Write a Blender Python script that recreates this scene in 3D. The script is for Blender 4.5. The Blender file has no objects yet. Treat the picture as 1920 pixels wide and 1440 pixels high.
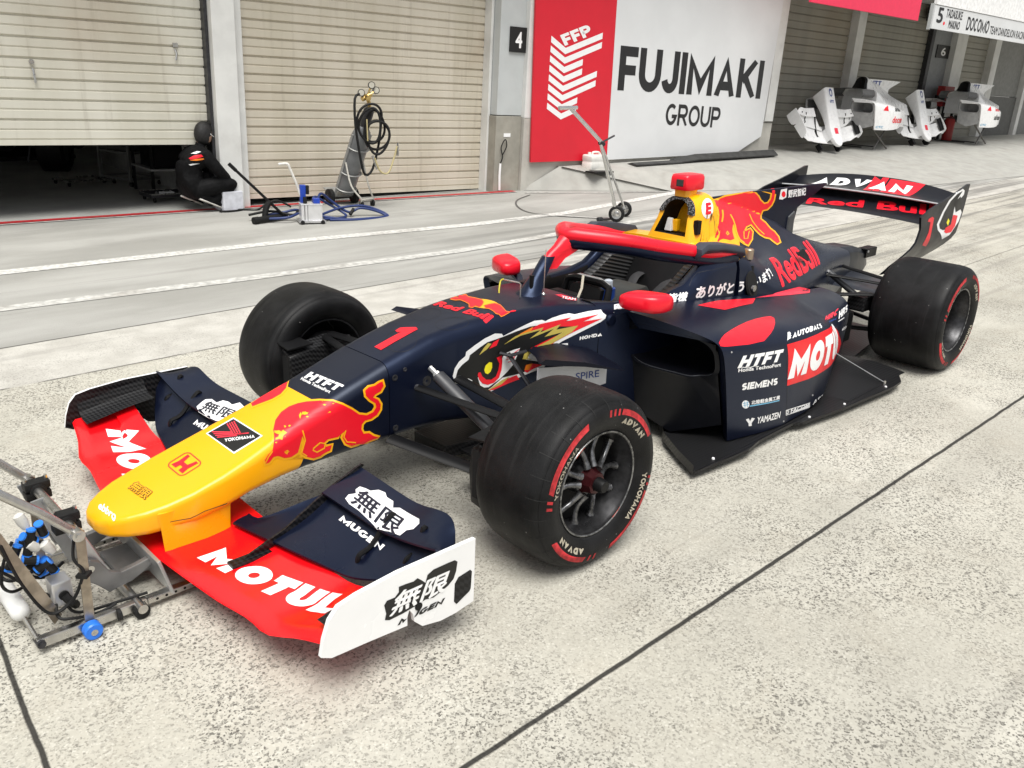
import bpy, bmesh, math, random
from mathutils import Vector, Matrix
from mathutils.bvhtree import BVHTree
random.seed(7)
S = bpy.context.scene
COL = S.collection
# ---------------------------------------------------------------- camera
cam_d = bpy.data.cameras.new("camera"); cam = bpy.data.objects.new("camera", cam_d); COL.objects.link(cam); S.camera = cam
cam_d.sensor_width = 36; cam_d.lens = 29.913; cam_d.clip_end = 600; cam_d.clip_start = .05
yaw, pit, rol = 0.78860, -0.35832, 0.03992
f_ = Vector((math.cos(pit)*math.cos(yaw), math.cos(pit)*math.sin(yaw), math.sin(pit)))
r_ = f_.cross(Vector((0, 0, 1))).normalized(); u_ = r_.cross(f_)
r2, u2 = math.cos(rol)*r_+math.sin(rol)*u_, -math.sin(rol)*r_+math.cos(rol)*u_
M = Matrix((r2, u2, -f_)).transposed().to_4x4(); M.translation = Vector((-1.9468, -2.4751, 1.5619)); cam.matrix_world = M
# ---------------------------------------------------------------- sky, sun, exposure
SUN_EL, SUN_ROT = math.radians(66), math.radians(215)
wd = bpy.data.worlds.new("World"); S.world = wd; wd.use_nodes = True
wn = wd.node_tree; bg = wn.nodes["Background"]
sky = wn.nodes.new("ShaderNodeTexSky"); sky.sky_type = 'NISHITA'; sky.sun_disc = False
sky.sun_elevation = SUN_EL; sky.sun_rotation = SUN_ROT; sky.dust_density = 4; sky.air_density = 1.2
hs = wn.nodes.new("ShaderNodeHueSaturation"); hs.inputs['Saturation'].default_value = .22
wn.links.new(sky.outputs[0], hs.inputs['Color']); mx = wn.nodes.new('ShaderNodeMix'); mx.data_type = 'RGBA'; mx.inputs[0].default_value = .22; mx.inputs[7].default_value = (5, 5.1, 5.3, 1)
wn.links.new(hs.outputs[0], mx.inputs[6]); wn.links.new(mx.outputs[2], bg.inputs['Color']); bg.inputs['Strength'].default_value = .09
sl = bpy.data.lights.new("sun", 'SUN'); sun = bpy.data.objects.new("sun", sl); COL.objects.link(sun)
sl.energy = 2.7; sl.angle = math.radians(38); sl.color = (1, .98, .93)
# Nishita: rotation 0 puts the sun towards +Y, growing clockwise
sd = Vector((math.sin(SUN_ROT)*math.cos(SUN_EL), math.cos(SUN_ROT)*math.cos(SUN_EL), math.sin(SUN_EL)))
sun.rotation_euler = (-sd).to_track_quat('-Z', 'Y').to_euler(); sun.location = sd*30
S.view_settings.view_transform = 'Standard'; S.view_settings.look = 'None'; S.view_settings.exposure = 0.62; S.view_settings.gamma = 1
S.cycles.max_bounces = 6; S.cycles.use_denoising = True
# ---------------------------------------------------------------- materials
class NT:
    def __init__(s, m): s.t = m.node_tree; s.n = s.t.nodes; s.b = s.n['Principled BSDF']
    def new(s, ty, **k):
        o = s.n.new('ShaderNode'+ty)
        for a, v in k.items(): setattr(o, a, v)
        return o
    def put(s, i, v):
        if hasattr(v, 'default_value') or hasattr(v, 'is_linked'): s.t.links.new(v, i)
        else: i.default_value = v
    def math(s, op, a, b=0., c=0., clamp=False):
        o = s.new('Math', operation=op, use_clamp=clamp)
        for i, v in enumerate((a, b, c)): s.put(o.inputs[i], v)
        return o.outputs[0]
    def mix(s, f, a, b, mode='MIX'):
        o = s.new('Mix', data_type='RGBA', blend_type=mode)
        s.put(o.inputs[0], f); s.put(o.inputs[6], a if not isinstance(a, tuple) else (*a[:3], 1)); s.put(o.inputs[7], b if not isinstance(b, tuple) else (*b[:3], 1))
        return o.outputs[2]
    def coord(s, scale=None, rot=None):
        tc = s.new('TexCoord'); o = tc.outputs['Object']
        if scale or rot:
            m = s.new('Mapping'); s.t.links.new(o, m.inputs[0])
            if scale: m.inputs['Scale'].default_value = scale
            if rot: m.inputs['Rotation'].default_value = rot
            o = m.outputs[0]
        return o
    def noise(s, scale, detail=3, co=None, rough=.55):
        o = s.new('TexNoise'); o.inputs['Scale'].default_value = scale; o.inputs['Detail'].default_value = detail; o.inputs['Roughness'].default_value = rough
        s.t.links.new(co if co else s.coord(), o.inputs['Vector']); return o.outputs[0]
    def ramp(s, v, a, b, va=0., vb=1.):
        o = s.new('MapRange', interpolation_type='SMOOTHSTEP'); s.put(o.inputs[0], v)
        for i, x in enumerate((a, b, va, vb)): o.inputs[i+1].default_value = x
        return o.outputs[0]
    def xyz(s, co=None):
        o = s.new('SeparateXYZ'); s.t.links.new(co if co else s.coord(), o.inputs[0]); return o.outputs
    def bump(s, h, strength=.3, dist=.01):
        o = s.new('Bump'); o.inputs['Strength'].default_value = strength; o.inputs['Distance'].default_value = dist
        s.t.links.new(h, o.inputs['Height']); s.t.links.new(o.outputs[0], s.b.inputs['Normal'])
MATS = {}
def P(name, col, rough=.5, metal=0., var=.12, vs=14., spec=None, coat=0., bump=None, dirt=0.):
    if name in MATS: return MATS[name]
    m = bpy.data.materials.new(name); m.use_nodes = True; q = NT(m); b = q.b
    b.inputs['Metallic'].default_value = metal
    if spec is not None: b.inputs['Specular IOR Level'].default_value = spec
    if coat: b.inputs['Coat Weight'].default_value = coat; b.inputs['Coat Roughness'].default_value = .08
    n = q.noise(vs, 4)
    c = q.mix(q.ramp(n, .3, .7), tuple(x*(1-var) for x in col), tuple(min(1, x*(1+var)) for x in col))
    if dirt:
        d = q.ramp(q.noise(2.3, 6), .5, .72); c = q.mix(q.math('MULTIPLY', d, dirt), c, (.16, .13, .10))
    q.put(b.inputs['Base Color'], c)
    q.put(b.inputs['Roughness'], q.ramp(q.noise(vs*.6, 5), .3, .7, max(.02, rough-.06), min(1, rough+.06)))
    if bump: q.bump(q.noise(bump[0], 4), bump[1])
    MATS[name] = m; return m
def carbon():
    if 'carbon_fibre' in MATS: return MATS['carbon_fibre']
    m = P('carbon_fibre', (.012, .012, .013), .38, var=0); q = NT(m)
    co = q.coord((1, 1, 1), (0, 0, math.radians(45))); x = q.xyz(co)
    w = 260.
    sx = q.math('SINE', q.math('MULTIPLY', x[0], w)); sy = q.math('SINE', q.math('MULTIPLY', q.math('ADD', x[1], x[2]), w))
    k = q.ramp(q.math('MULTIPLY', sx, sy), -.2, .2)
    q.put(q.b.inputs['Base Color'], q.mix(k, (.004, .004, .0045), (.018, .018, .019))); q.b.inputs['Specular IOR Level'].default_value = .24; q.put(q.b.inputs['Roughness'], q.ramp(k, 0, 1, .32, .48))
    return m
NAVY = P('navy_satin_paint', (.0030, .0045, .0130), .33, var=.06, vs=3, spec=.5, bump=(900, .03)); NAVY.node_tree.nodes['Principled BSDF'].inputs['Specular Tint'].default_value = (.48, .62, 1, 1)
RED = P('red_satin_paint', (.80, .006, .022), .32, var=.04, vs=5)
REDG = P('red_gloss_paint', (.76, .004, .008), .24, var=.03, vs=5, coat=.15)
YEL = P('yellow_paint', (.88, .42, .002), .28, var=.03, vs=5, coat=.2)
NAVYM = P('matt_navy_paint', (.004, .005, .011), .45, var=.06, vs=3, spec=.16)
WHITE = P('white_paint', (.80, .80, .80), .25, var=.03, vs=5)
WDEC = P('white_vinyl', (.82, .82, .82), .4, var=.02)
RDEC = P('red_vinyl', (.80, .006, .02), .4, var=.02)
PINKD = P('pale_red_vinyl', (.80, .03, .06), .4, var=.02)
YDEC = P('yellow_vinyl', (.88, .42, .006), .4, var=.02)
ODEC = P('orange_vinyl', (.86, .22, .01), .4, var=.02)
GOLD = P('gold_vinyl', (.50, .40, .08), .4, var=.03)
BDEC = P('black_vinyl', (.004, .004, .004), .45, var=.02)
BLUED = P('blue_vinyl', (.02, .05, .25), .4, var=.02)
GDEC = P('grey_vinyl', (.30, .30, .31), .4, var=.02)
LBLUE = P('light_blue_vinyl', (.15, .42, .62), .4, var=.02)
TAN = P('tyre_lettering', (.40, .36, .28), .7, var=.2, vs=60)
TRED = P('tyre_red_band', (.36, .014, .018), .65, var=.35, vs=50)
CARBON = carbon()
BLACK = P('matte_black', (.004, .004, .0045), .5, var=.1, spec=.25)
DARKM = P('dark_metal', (.05, .05, .055), .4, .6, var=.2, vs=30)
STEEL = P('bare_steel', (.55, .54, .52), .28, 1., var=.12, vs=25)
ALU = P('machined_aluminium', (.68, .68, .69), .33, .9, var=.06, vs=20)
RUBBER = P('black_rubber', (.007, .007, .007), .6, var=.2, vs=40, spec=.3)
def tyre_mat():
    m = P('slick_tyre_rubber', (.0065, .0065, .007), .50, var=.5, vs=11, spec=.21); q = NT(m)
    n = q.noise(260, 3); q.bump(n, .35, .002)
    v = q.new('TexVoronoi'); v.inputs['Scale'].default_value = 42; q.t.links.new(q.coord(), v.inputs['Vector'])
    k = q.math('MULTIPLY', q.math('LESS_THAN', v.outputs['Distance'], .10), q.math('GREATER_THAN', q.xyz(v.outputs['Color'])[0], .90))
    old = q.b.inputs['Base Color'].links[0].from_socket; sc_ = q.noise(1, 5, q.coord((3, 40, 3)))
    c = q.mix(q.math('MULTIPLY', q.ramp(sc_, .52, .72), .5), old, (.022, .022, .022)); q.put(q.b.inputs['Base Color'], q.mix(q.math('MULTIPLY', k, .8), c, (.22, .22, .21)))
    return m
TYRE = tyre_mat()
# ---------------------------------------------------------------- mesh helpers
class MB:
    def __init__(s): s.v = []; s.f = []; s.m = []; s.cur = 0
    def add(s, vs, fs):
        o = len(s.v); s.v += [tuple(p) for p in vs]
        for f in fs: s.f.append([i+o for i in f]); s.m.append(s.cur)
        return s
    def box(s, lo, hi, mtx=None):
        x0, y0, z0 = lo; x1, y1, z1 = hi
        v = [(x0, y0, z0), (x1, y0, z0), (x1, y1, z0), (x0, y1, z0), (x0, y0, z1), (x1, y0, z1), (x1, y1, z1), (x0, y1, z1)]
        if mtx: v = [mtx @ Vector(p) for p in v]
        return s.add(v, [(0, 3, 2, 1), (4, 5, 6, 7), (0, 1, 5, 4), (1, 2, 6, 5), (2, 3, 7, 6), (3, 0, 4, 7)])
    def rings(s, R, closed=True, cap=True, loop=False):
        n = len(R[0]); o = [p for r in R for p in r]; fs = []
        k = len(R); kk = k if loop else k-1
        for i in range(kk):
            a, b = i*n, ((i+1) % k)*n
            for j in range(n if closed else n-1):
                j2 = (j+1) % n; fs.append((a+j, a+j2, b+j2, b+j))
        if cap and closed and not loop:
            fs.append(tuple(range(n))[::-1]); fs.append(tuple(range((k-1)*n, k*n)))
        return s.add(o, fs)
    def tube(s, pts, r, n=8, cap=True, loop=False, flat=1.):
        pts = [Vector(p) for p in pts]; R = []; N = len(pts)
        prev = None
        for i, p in enumerate(pts):
            a = pts[(i-1) % N] if (i or loop) else p; b = pts[(i+1) % N] if (i < N-1 or loop) else p
            d = (b-a).normalized()
            if prev is None:
                up = Vector((0, 0, 1)) if abs(d.z) < .9 else Vector((1, 0, 0))
                x = d.cross(up).normalized()
            else: x = (prev-d*prev.dot(d)).normalized()
            prev = x; y = d.cross(x)
            rr = r[i] if isinstance(r, (list, tuple)) else r
            R.append([p+x*rr*math.cos(t*2*math.pi/n)+y*rr*flat*math.sin(t*2*math.pi/n) for t in range(n)])
        return s.rings(R, True, cap, loop)
    def lathe(s, prof, n=48, axis='y', c=(0, 0, 0), closed=False, mtx=None):
        R = []
        for (a, r) in prof:
            ring = []
            for k in range(n):
                t = 2*math.pi*k/n; u, w = r*math.cos(t), r*math.sin(t)
                p = {'y': (u, a, w), 'z': (u, w, a), 'x': (a, u, w)}[axis]
                p = Vector(p)+Vector(c)
                ring.append(mtx @ p if mtx else p)
            R.append(ring)
        return s.rings(R, True, not closed, closed)
    def prism(s, poly, d, mtx=None):
        a = [Vector((x, y, 0)) for x, y in poly]; b = [Vector((x, y, d)) for x, y in poly]
        if mtx: a = [mtx @ p for p in a]; b = [mtx @ p for p in b]
        return s.rings([a, b])
    def plate(s, top, th):     # closed outline of 3D points thickened downwards
        top = [Vector(p) for p in top]; bot = [p-Vector((0, 0, th)) for p in top]
        return s.rings([bot, top])
    def grid(s, G, th=0., nrm=None):    # grid of points -> sheet, optionally thickened along -nrm
        k, n = len(G), len(G[0])
        if not th: return s.rings(G, False, False)
        off = Vector(nrm)*th
        R = [[Vector(p) for p in g]+[Vector(p)-off for p in reversed(g)] for g in G]
        return s.rings(R)
def obj(name, mb, mats, parent=None, smooth=35, bevel=0., seg=2):
    me = bpy.data.meshes.new(name); me.from_pydata(mb.v, [], mb.f)
    mats = mats if isinstance(mats, (list, tuple)) else [mats]
    for m in mats: me.materials.append(m)
    for p, i in zip(me.polygons, mb.m): p.material_index = min(i, len(mats)-1)
    bm = bmesh.new(); bm.from_mesh(me); bmesh.ops.remove_doubles(bm, verts=bm.verts, dist=1e-5)
    bmesh.ops.recalc_face_normals(bm, faces=bm.faces)
    if bevel:
        es = [e for e in bm.edges if len(e.link_faces) == 2 and e.calc_face_angle(0) > .6]
        if es: bmesh.ops.bevel(bm, geom=es, offset=bevel, segments=seg, affect='EDGES', profile=.6, clamp_overlap=True)
    bm.to_mesh(me); bm.free()
    if smooth:
        me.shade_smooth(); me.set_sharp_from_angle(angle=math.radians(smooth))
    o = bpy.data.objects.new(name, me); COL.objects.link(o)
    if parent: o.parent = parent
    return o
def tag(o, label, cat, group=None):
    o['label'] = label; o['category'] = cat
    if group: o['group'] = group
    return o
def struct(name, mb, mats, smooth=0):
    o = obj(name, mb, mats, smooth=smooth); o['kind'] = 'structure'; return o
def thing(name, label, cat, loc=(0, 0, 0), group=None, mtx=None):
    o = bpy.data.objects.new(name, None); COL.objects.link(o); o.empty_display_size = .1
    o.matrix_world = mtx if mtx is not None else Matrix.Translation(Vector(loc))
    return tag(o, label, cat, group)
def arc(c, r, a0, a1, n, ax='xy', z=0):
    return [(c[0]+r*math.cos(a0+(a1-a0)*i/n), c[1]+r*math.sin(a0+(a1-a0)*i/n), z) for i in range(n+1)]
def crom(pts, k=6, loop=False):      # Catmull-Rom through points
    pts = [Vector(p) for p in pts]; N = len(pts); out = []
    for i in range(N if loop else N-1):
        p0 = pts[(i-1) % N] if (i or loop) else pts[0]; p1 = pts[i]; p2 = pts[(i+1) % N]; p3 = pts[(i+2) % N] if (i+2 < N or loop) else pts[-1]
        for j in range(k):
            t = j/k
            out.append(.5*((2*p1)+(p2-p0)*t+(2*p0-5*p1+4*p2-p3)*t*t+(3*p1-p0-3*p2+p3)*t**3))
    if not loop: out.append(pts[-1])
    return out
# ---- flat shapes (text, polygons) laid on a surface and joined to its mesh
def glyph(ch, t):
    """heavy block letters as centre lines: width, list of (points, closed)"""
    h = t/2; q = lambda cx, cy, rx, ry, a0, a1, n=7: [(cx+rx*math.cos(math.radians(a0+(a1-a0)*i/n)), cy+ry*math.sin(math.radians(a0+(a1-a0)*i/n))) for i in range(n+1)]
    T, m = 1-h, .5; w = .78
    r = .26
    if ch == 'M': w = 1.06; return w, [([(h, 0), (h, 1), (w/2, .16), (w-h, 1), (w-h, 0)], 0)]
    if ch == 'N': w = .84; return w, [([(h, 0), (h, 1), (w-h, 0), (w-h, 1)], 0)]
    if ch == 'A': w = .92; return w, [([(h*1.1, 0), (w/2, 1), (w-h*1.1, 0)], 0), ([(w*.26, .27), (w*.74, .27)], 0)]
    if ch == 'V': w = .92; return w, [([(h*1.1, 1), (w/2, 0), (w-h*1.1, 1)], 0)]
    if ch == 'O': w = .92; return w, [(q(w/2, .5, w/2-h, .5-h, 0, 360, 28)[:-1], 1)]
    if ch == 'D': return .84, [([(h, h), (h, T), (.38, T)]+q(.84-h-.34, m, .34, m-h, 78, -78, 10)+[(.38, h)], 1)]
    if ch == 'T': w = .72; return w, [([(0, T), (w, T)], 0), ([(w/2, 0), (w/2, T)], 0)]
    if ch == 'L': w = .62; return w, [([(h, 1), (h, h), (w, h)], 0)]
    if ch == 'I': return t, [([(h, 0), (h, 1)], 0)]
    if ch == 'H': w = .82; return w, [([(h, 0), (h, 1)], 0), ([(w-h, 0), (w-h, 1)], 0), ([(h, m), (w-h, m)], 0)]
    if ch == 'E': w = .66; return w, [([(w, T), (h, T), (h, h), (w, h)], 0), ([(h, m), (w*.93, m)], 0)]
    if ch == 'F': w = .64; return w, [([(w, T), (h, T), (h, 0)], 0), ([(h, .47), (w*.92, .47)], 0)]
    if ch == 'U': w = .82; return w, [([(h, 1)]+q(w/2, h+.30, w/2-h, .30, 180, 360, 12)+[(w-h, 1)], 0)]
    if ch == 'J': w = .60; return w, [([(w-h, 1)]+q(w/2-.02, h+.24, w/2-h+.02, .24, 0, -168, 10), 0)]
    if ch == 'K': w = .84; return w, [([(h, 0), (h, 1)], 0), ([(w-h*.8, 1), (t*.9, .44)], 0), ([(w*.40, .52), (w-h*.7, 0)], 0)]
    if ch == 'Y': w = .84; return w, [([(h, 1), (w/2, .45), (w-h, 1)], 0), ([(w/2, 0), (w/2, .5)], 0)]
    if ch == 'Z': w = .76; return w, [([(0, T), (w-h*.6, T), (h*.6, h), (w, h)], 0)]
    if ch == 'C': w = .84; return w, [(q(w/2, m, w/2-h, m-h, 48, 312, 20), 0)]
    if ch == 'G': w = .88; return w, [(q(w/2, m, w/2-h, m-h, 48, 340, 20)+[(w-h, .42), (w*.55, .42)], 0)]
    if ch == 'S': w = .74; return w, [(q(w/2, .5+(m-h)/2, w/2-h, (m-h)/2, 35, 270, 11)+q(w/2, h+(m-h)/2, w/2-h, (m-h)/2, 90, -145, 11)[1:], 0)]
    if ch in 'PRB':
        p = [([(h, 0), (h, T), (.42, T)]+q(.78-h-.22, T-(T-.46)/2, .22, (T-.46)/2, 88, -88, 8)+[(h, .46)], 0)]
        if ch == 'R': p.append(([(.40, .46), (.82-h, 0)], 0))
        if ch == 'B': p.append(([(.42, .46)]+q(.80-h-.22, h+(.46-h)/2, .22, (.46-h)/2, 88, -88, 8)+[(h, h)], 0))
        return .80, p
    return .35, []
HEAVY = dict(MOTUL=.33, ADVAN=.30, MUGEN=.27, HTFT=.27, SIEMENS=.26, HONDA=.26, FUJIMAKI=.225, GROUP=.175, AUTOBACS=.26, YOKOHAMA=.21, DOCOMO=.19, NTT=.25, HRC=.28, HRS=.26, FFP=.26)
def heavy(text):
    t = HEAVY[text]; x = 0; bm = bmesh.new(); z = 0
    for ch in text:
        w, paths = glyph(ch, t)
        for pts, closed in paths:
            P_ = [Vector(p) for p in pts]; n = len(P_); L, R = [], []; z += .00004
            for i in range(n):
                a = P_[(i-1) % n] if (i or closed) else None; c = P_[(i+1) % n] if (i < n-1 or closed) else None
                d1 = (P_[i]-a).normalized() if a is not None else None; d2 = (c-P_[i]).normalized() if c is not None else None
                d1 = d1 if d1 is not None else d2; d2 = d2 if d2 is not None else d1
                n1, n2 = Vector((-d1.y, d1.x)), Vector((-d2.y, d2.x)); mt = n1+n2
                mt = mt.normalized() if mt.length > .05 else n1
                k = min(3.2, 1/max(.2, mt.dot(n1)))*t/2
                for S_, sg in ((L, 1), (R, -1)):
                    p = P_[i]+mt*k*sg; S_.append(bm.verts.new((x+p.x, min(1, max(0, p.y)), z)))
            for i in range(n if closed else n-1):
                j = (i+1) % n
                try: bm.faces.new((L[i], R[i], R[j], L[j]))
                except ValueError: pass
        x += w+.075
    me = bpy.data.meshes.new('t'); bm.to_mesh(me); bm.free(); return me
def flat_mesh(shapes=None, text=None, bold=0.02):
    ex = 0
    if text in HEAVY: return heavy(text)
    if text is not None:
        cu = bpy.data.curves.new('t', 'FONT'); cu.body = text; cu.size = 1; cu.offset = 0; ex = bold*.9; cu.resolution_u = 3
    else:
        cu = bpy.data.curves.new('t', 'CURVE'); cu.dimensions = '2D'; cu.fill_mode = 'BOTH'
        for pts in shapes:
            sp = cu.splines.new('POLY'); sp.points.add(len(pts)-1); sp.use_cyclic_u = True
            for p, q in zip(sp.points, pts): p.co = (q[0], q[1], 0, 1)
    o = bpy.data.objects.new('t', cu); COL.objects.link(o)
    dg = bpy.context.evaluated_depsgraph_get(); me = bpy.data.meshes.new_from_object(o.evaluated_get(dg))
    bpy.data.objects.remove(o); bpy.data.curves.remove(cu)
    if ex > 0:       # heavier strokes: slightly shifted copies, each a hair above the last
        bm = bmesh.new()
        for k in range(7):
            a = math.pi*2*k/6; n0 = len(bm.verts); bm.from_mesh(me); bm.verts.ensure_lookup_table()
            for v in bm.verts[n0:]: v.co += Vector((ex*math.cos(a)*(k < 6), ex*math.sin(a)*(k < 6), .00003*k))
        bm.to_mesh(me); bm.free()
    return me
def cutgrid(bm, L):
    for ax in (0, 1):
        if not bm.verts: return
        lo = min(v.co[ax] for v in bm.verts); hi = max(v.co[ax] for v in bm.verts)
        k = int((hi-lo)/L)
        for i in range(1, k+1):
            no = Vector((0, 0, 0)); no[ax] = 1; co = Vector((0, 0, 0)); co[ax] = lo+(hi-lo)*i/(k+1)
            bmesh.ops.bisect_plane(bm, geom=bm.verts[:]+bm.edges[:]+bm.faces[:], dist=1e-6, plane_co=co, plane_no=no)
def wmat(o): return (wmat(o.parent) @ o.matrix_parent_inverse @ o.matrix_basis) if o.parent else o.matrix_basis.copy()
def append_to(o, bm, m):
    """join a bmesh (world coordinates) to the mesh of o with material m"""
    me = o.data
    if m.name not in [x.name for x in me.materials]: me.materials.append(m)
    idx = [x.name for x in me.materials].index(m.name)
    inv = wmat(o).inverted()
    for v in bm.verts: v.co = inv @ v.co
    for f in bm.faces: f.material_index = idx; f.smooth = True
    b2 = bmesh.new(); b2.from_mesh(me)
    tmp = bpy.data.meshes.new('tmp'); bm.to_mesh(tmp); b2.from_mesh(tmp); b2.to_mesh(me); b2.free(); bpy.data.meshes.remove(tmp)
BV = {}
def bvh_of(objs):
    k = tuple(o.name for o in objs)
    if k not in BV:
        vs, fs = [], []
        for o in objs:
            mw = wmat(o)
            b = len(vs); vs += [mw @ v.co for v in o.data.vertices]; fs += [[b+i for i in p.vertices] for p in o.data.polygons]
        BV[k] = BVHTree.FromPolygons(vs, fs)
    return BV[k]
def stick(host, targets, m, corners, me, lift=.0012, L=.02, fit=True, reach=.25):
    """lay flat mesh me on targets. corners = 3D points LL, LR, UL of its bounding box (fit) or of the unit frame"""
    A, B, C = (Vector(c) for c in corners); U, V = B-A, C-A; N = U.cross(V).normalized()
    bm = bmesh.new(); bm.from_mesh(me)
    if not bm.verts: bm.free(); return
    if fit:
        x0 = min(v.co.x for v in bm.verts); x1 = max(v.co.x for v in bm.verts); y0 = min(v.co.y for v in bm.verts); y1 = max(v.co.y for v in bm.verts)
    else: x0, x1, y0, y1 = 0, 1, 0, 1
    ul, vl = U.length, V.length
    for v in bm.verts: v.co = Vector(((v.co.x-x0)/(x1-x0)*ul, (v.co.y-y0)/(y1-y0)*vl, v.co.z))
    cutgrid(bm, L)
    T = bvh_of(targets) if targets else None; bad = []
    un, vn = U/ul, V/vl
    for v in bm.verts:
        p = A+un*v.co.x+vn*v.co.y; z = v.co.z
        if T:
            h, nn, i, d = T.ray_cast(p+N*reach, -N, reach*2)
            if h is None: bad.append(v); v.co = p; continue
            if nn.dot(N) < 0: nn = -nn
            v.co = h+nn*(lift+z)
        else: v.co = p+N*(lift+z)
    if bad: bmesh.ops.delete(bm, geom=bad, context='VERTS')
    lim = max(.03, L*3.2); fs_ = [f for f in bm.faces if any(e.calc_length() > lim for e in f.edges)] if T else []
    if fs_: bmesh.ops.delete(bm, geom=fs_, context='FACES')
    append_to(host, bm, m); bm.free()
# ================================================================ SETTING
TH = math.radians(-4.54)
t_ = Vector((math.cos(TH), math.sin(TH), -.02)).normalized(); n_ = Vector((-math.sin(TH), math.cos(TH), 0)); h_ = t_.cross(n_)
WM = Matrix((t_, n_, h_)).transposed().to_4x4(); WM.translation = Vector((6.03, 5.49, 0))     # building frame: along, into, up
def W(s, n, h): return WM @ Vector((s, n, h))
def Wg(s, n, z): p = WM @ Vector((s, n, 0)); return Vector((p.x, p.y, z))
PZ = .33                                                             # height of the raised apron by bays 5 and 6
# ---- pit lane surface
def lane_mat():
    m = bpy.data.materials.new('pit_lane_concrete'); m.use_nodes = True; q = NT(m)
    co = q.coord(); x = q.xyz(co)
    y1 = q.math('ADD', x[1], q.math('MULTIPLY', x[0], .012))
    far = q.math('GREATER_THAN', y1, 2.625)
    strip = q.math('SUBTRACT', q.math('GREATER_THAN', y1, 1.955), far)
    big = q.noise(.9, 5); mid = q.noise(5, 5); fine = q.noise(95, 3, rough=.7)
    vo = q.new('TexVoronoi'); vo.inputs['Scale'].default_value = 185; q.t.links.new(co, vo.inputs['Vector'])
    vc = q.xyz(vo.outputs['Color'])[0]
    vo2 = q.new('TexVoronoi'); vo2.inputs['Scale'].default_value = 105; q.t.links.new(co, vo2.inputs['Vector'])
    vc2 = q.xyz(vo2.outputs['Color'])[1]
    near = q.mix(q.ramp(big, .3, .7), (.42, .402, .345), (.52, .502, .44))
    near = q.mix(q.math('MULTIPLY', q.ramp(mid, .50, .70), .35), near, (.38, .35, .29))
    patch = q.math('MULTIPLY', q.ramp(q.noise(1.7, 4), .34, .62, .30, 1.), q.ramp(q.noise(7, 3), .3, .6, .6, 1.))                              # worn patches show more aggregate
    pits = q.math('MULTIPLY', q.ramp(vc, .66, .74), q.ramp(fine, .42, .56)); pits = q.math('MULTIPLY', pits, patch)
    near = q.mix(q.math('MULTIPLY', pits, .95), near, (.035, .032, .027))
    near = q.mix(q.math('MULTIPLY', q.ramp(vc2, .80, .9), q.math('MULTIPLY', patch, .55)), near, (.05, .045, .04))
    near = q.mix(q.math('MULTIPLY', q.ramp(q.noise(.55, 5), .44, .62), .30), near, (.25, .235, .20)); near = q.mix(q.math('MULTIPLY', q.ramp(vc, .0, .16, 1, 0), .35), near, (.64, .625, .56))
    nx = q.coord((.5, 2.4, 1), (0, 0, math.radians(-3))); near = q.mix(q.math('MULTIPLY', q.ramp(q.noise(1.2, 5, nx), .46, .68), .28), near, (.22, .21, .18))
    near = q.mix(q.math('MULTIPLY', q.math('LESS_THAN', x[1], -1.33), .12), near, (.20, .19, .165))
    fx = q.coord((.45, 1.6, 1), (0, 0, math.radians(5)))
    fstain = q.noise(1.1, 6, fx)
    fc = q.mix(q.ramp(fstain, .34, .68), (.285, .281, .26), (.385, .38, .357))
    fc = q.mix(q.math('MULTIPLY', q.ramp(q.noise(230, 2), .52, .66), .3), fc, (.17, .165, .155))
    fc = q.mix(q.math('MULTIPLY', q.ramp(q.noise(1.1, 6), .56, .70), .30), fc, (.22, .215, .20))
    stc = q.mix(q.ramp(mid, .3, .7), (.40, .385, .35), (.50, .485, .445))
    stc = q.mix(q.math('MULTIPLY', pits, .45), stc, (.12, .11, .10))
    c = q.mix(strip, near, stc); c = q.mix(far, c, fc)
    # tyre rubber laid along the lane
    tx = q.coord((.16, 5.2, 1), (0, 0, math.radians(1.5))); tn = q.noise(1.3, 5, tx, .6)
    zone = q.math('MULTIPLY', q.ramp(x[1], -.3, 1.2), q.ramp(x[0], 1.5, 4.2)); zone = q.math('MULTIPLY', zone, q.ramp(x[1], 4.2, 3.0))
    c = q.mix(q.math('MULTIPLY', q.math('MULTIPLY', q.ramp(tn, .47, .62), zone), .62), c, (.10, .098, .092))
    bx = q.coord((.25, 8, 1)); c = q.mix(q.math('MULTIPLY', q.ramp(q.noise(.8, 3, bx), .60, .68), .22), c, (.14, .13, .12))
    wob = q.math('MULTIPLY', q.math('SUBTRACT', q.noise(6, 4), .5), .012)
    def joint(v, wd):
        return q.ramp(q.math('ABSOLUTE', q.math('ADD', v, wob)), wd, wd*.45)
    j = joint(q.math('ADD', q.math('ADD', x[1], 1.322), q.math('MULTIPLY', x[0], .015)), .010)
    j2 = q.math('MULTIPLY', joint(q.math('SUBTRACT', y1, 1.955), .012), q.ramp(mid, .35, .5))
    j3 = joint(q.math('SUBTRACT', y1, 2.625), .012)
    j4 = q.math('MULTIPLY', joint(q.math('ADD', q.math('ADD', x[0], 1.556), q.math('MULTIPLY', x[1], -.087)), .009), q.math('LESS_THAN', x[1], 1.955))
    j5 = q.math('MULTIPLY', joint(q.math('SUBTRACT', x[1], .12), .008), q.math('GREATER_THAN', x[0], 3.6))
    jj = q.math('MAXIMUM', q.math('MAXIMUM', j, q.math('MULTIPLY', j2, .7)), q.math('MAXIMUM', q.math('MAXIMUM', q.math('MULTIPLY', j3, .8), j4), q.math('MULTIPLY', j5, .6)))
    c = q.mix(q.math('MULTIPLY', jj, .92), c, (.008, .0075, .007))
    q.put(q.b.inputs['Base Color'], c); q.put(q.b.inputs['Roughness'], q.ramp(mid, .3, .7, .78, .95)); q.b.inputs['Specular IOR Level'].default_value = .3
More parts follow.
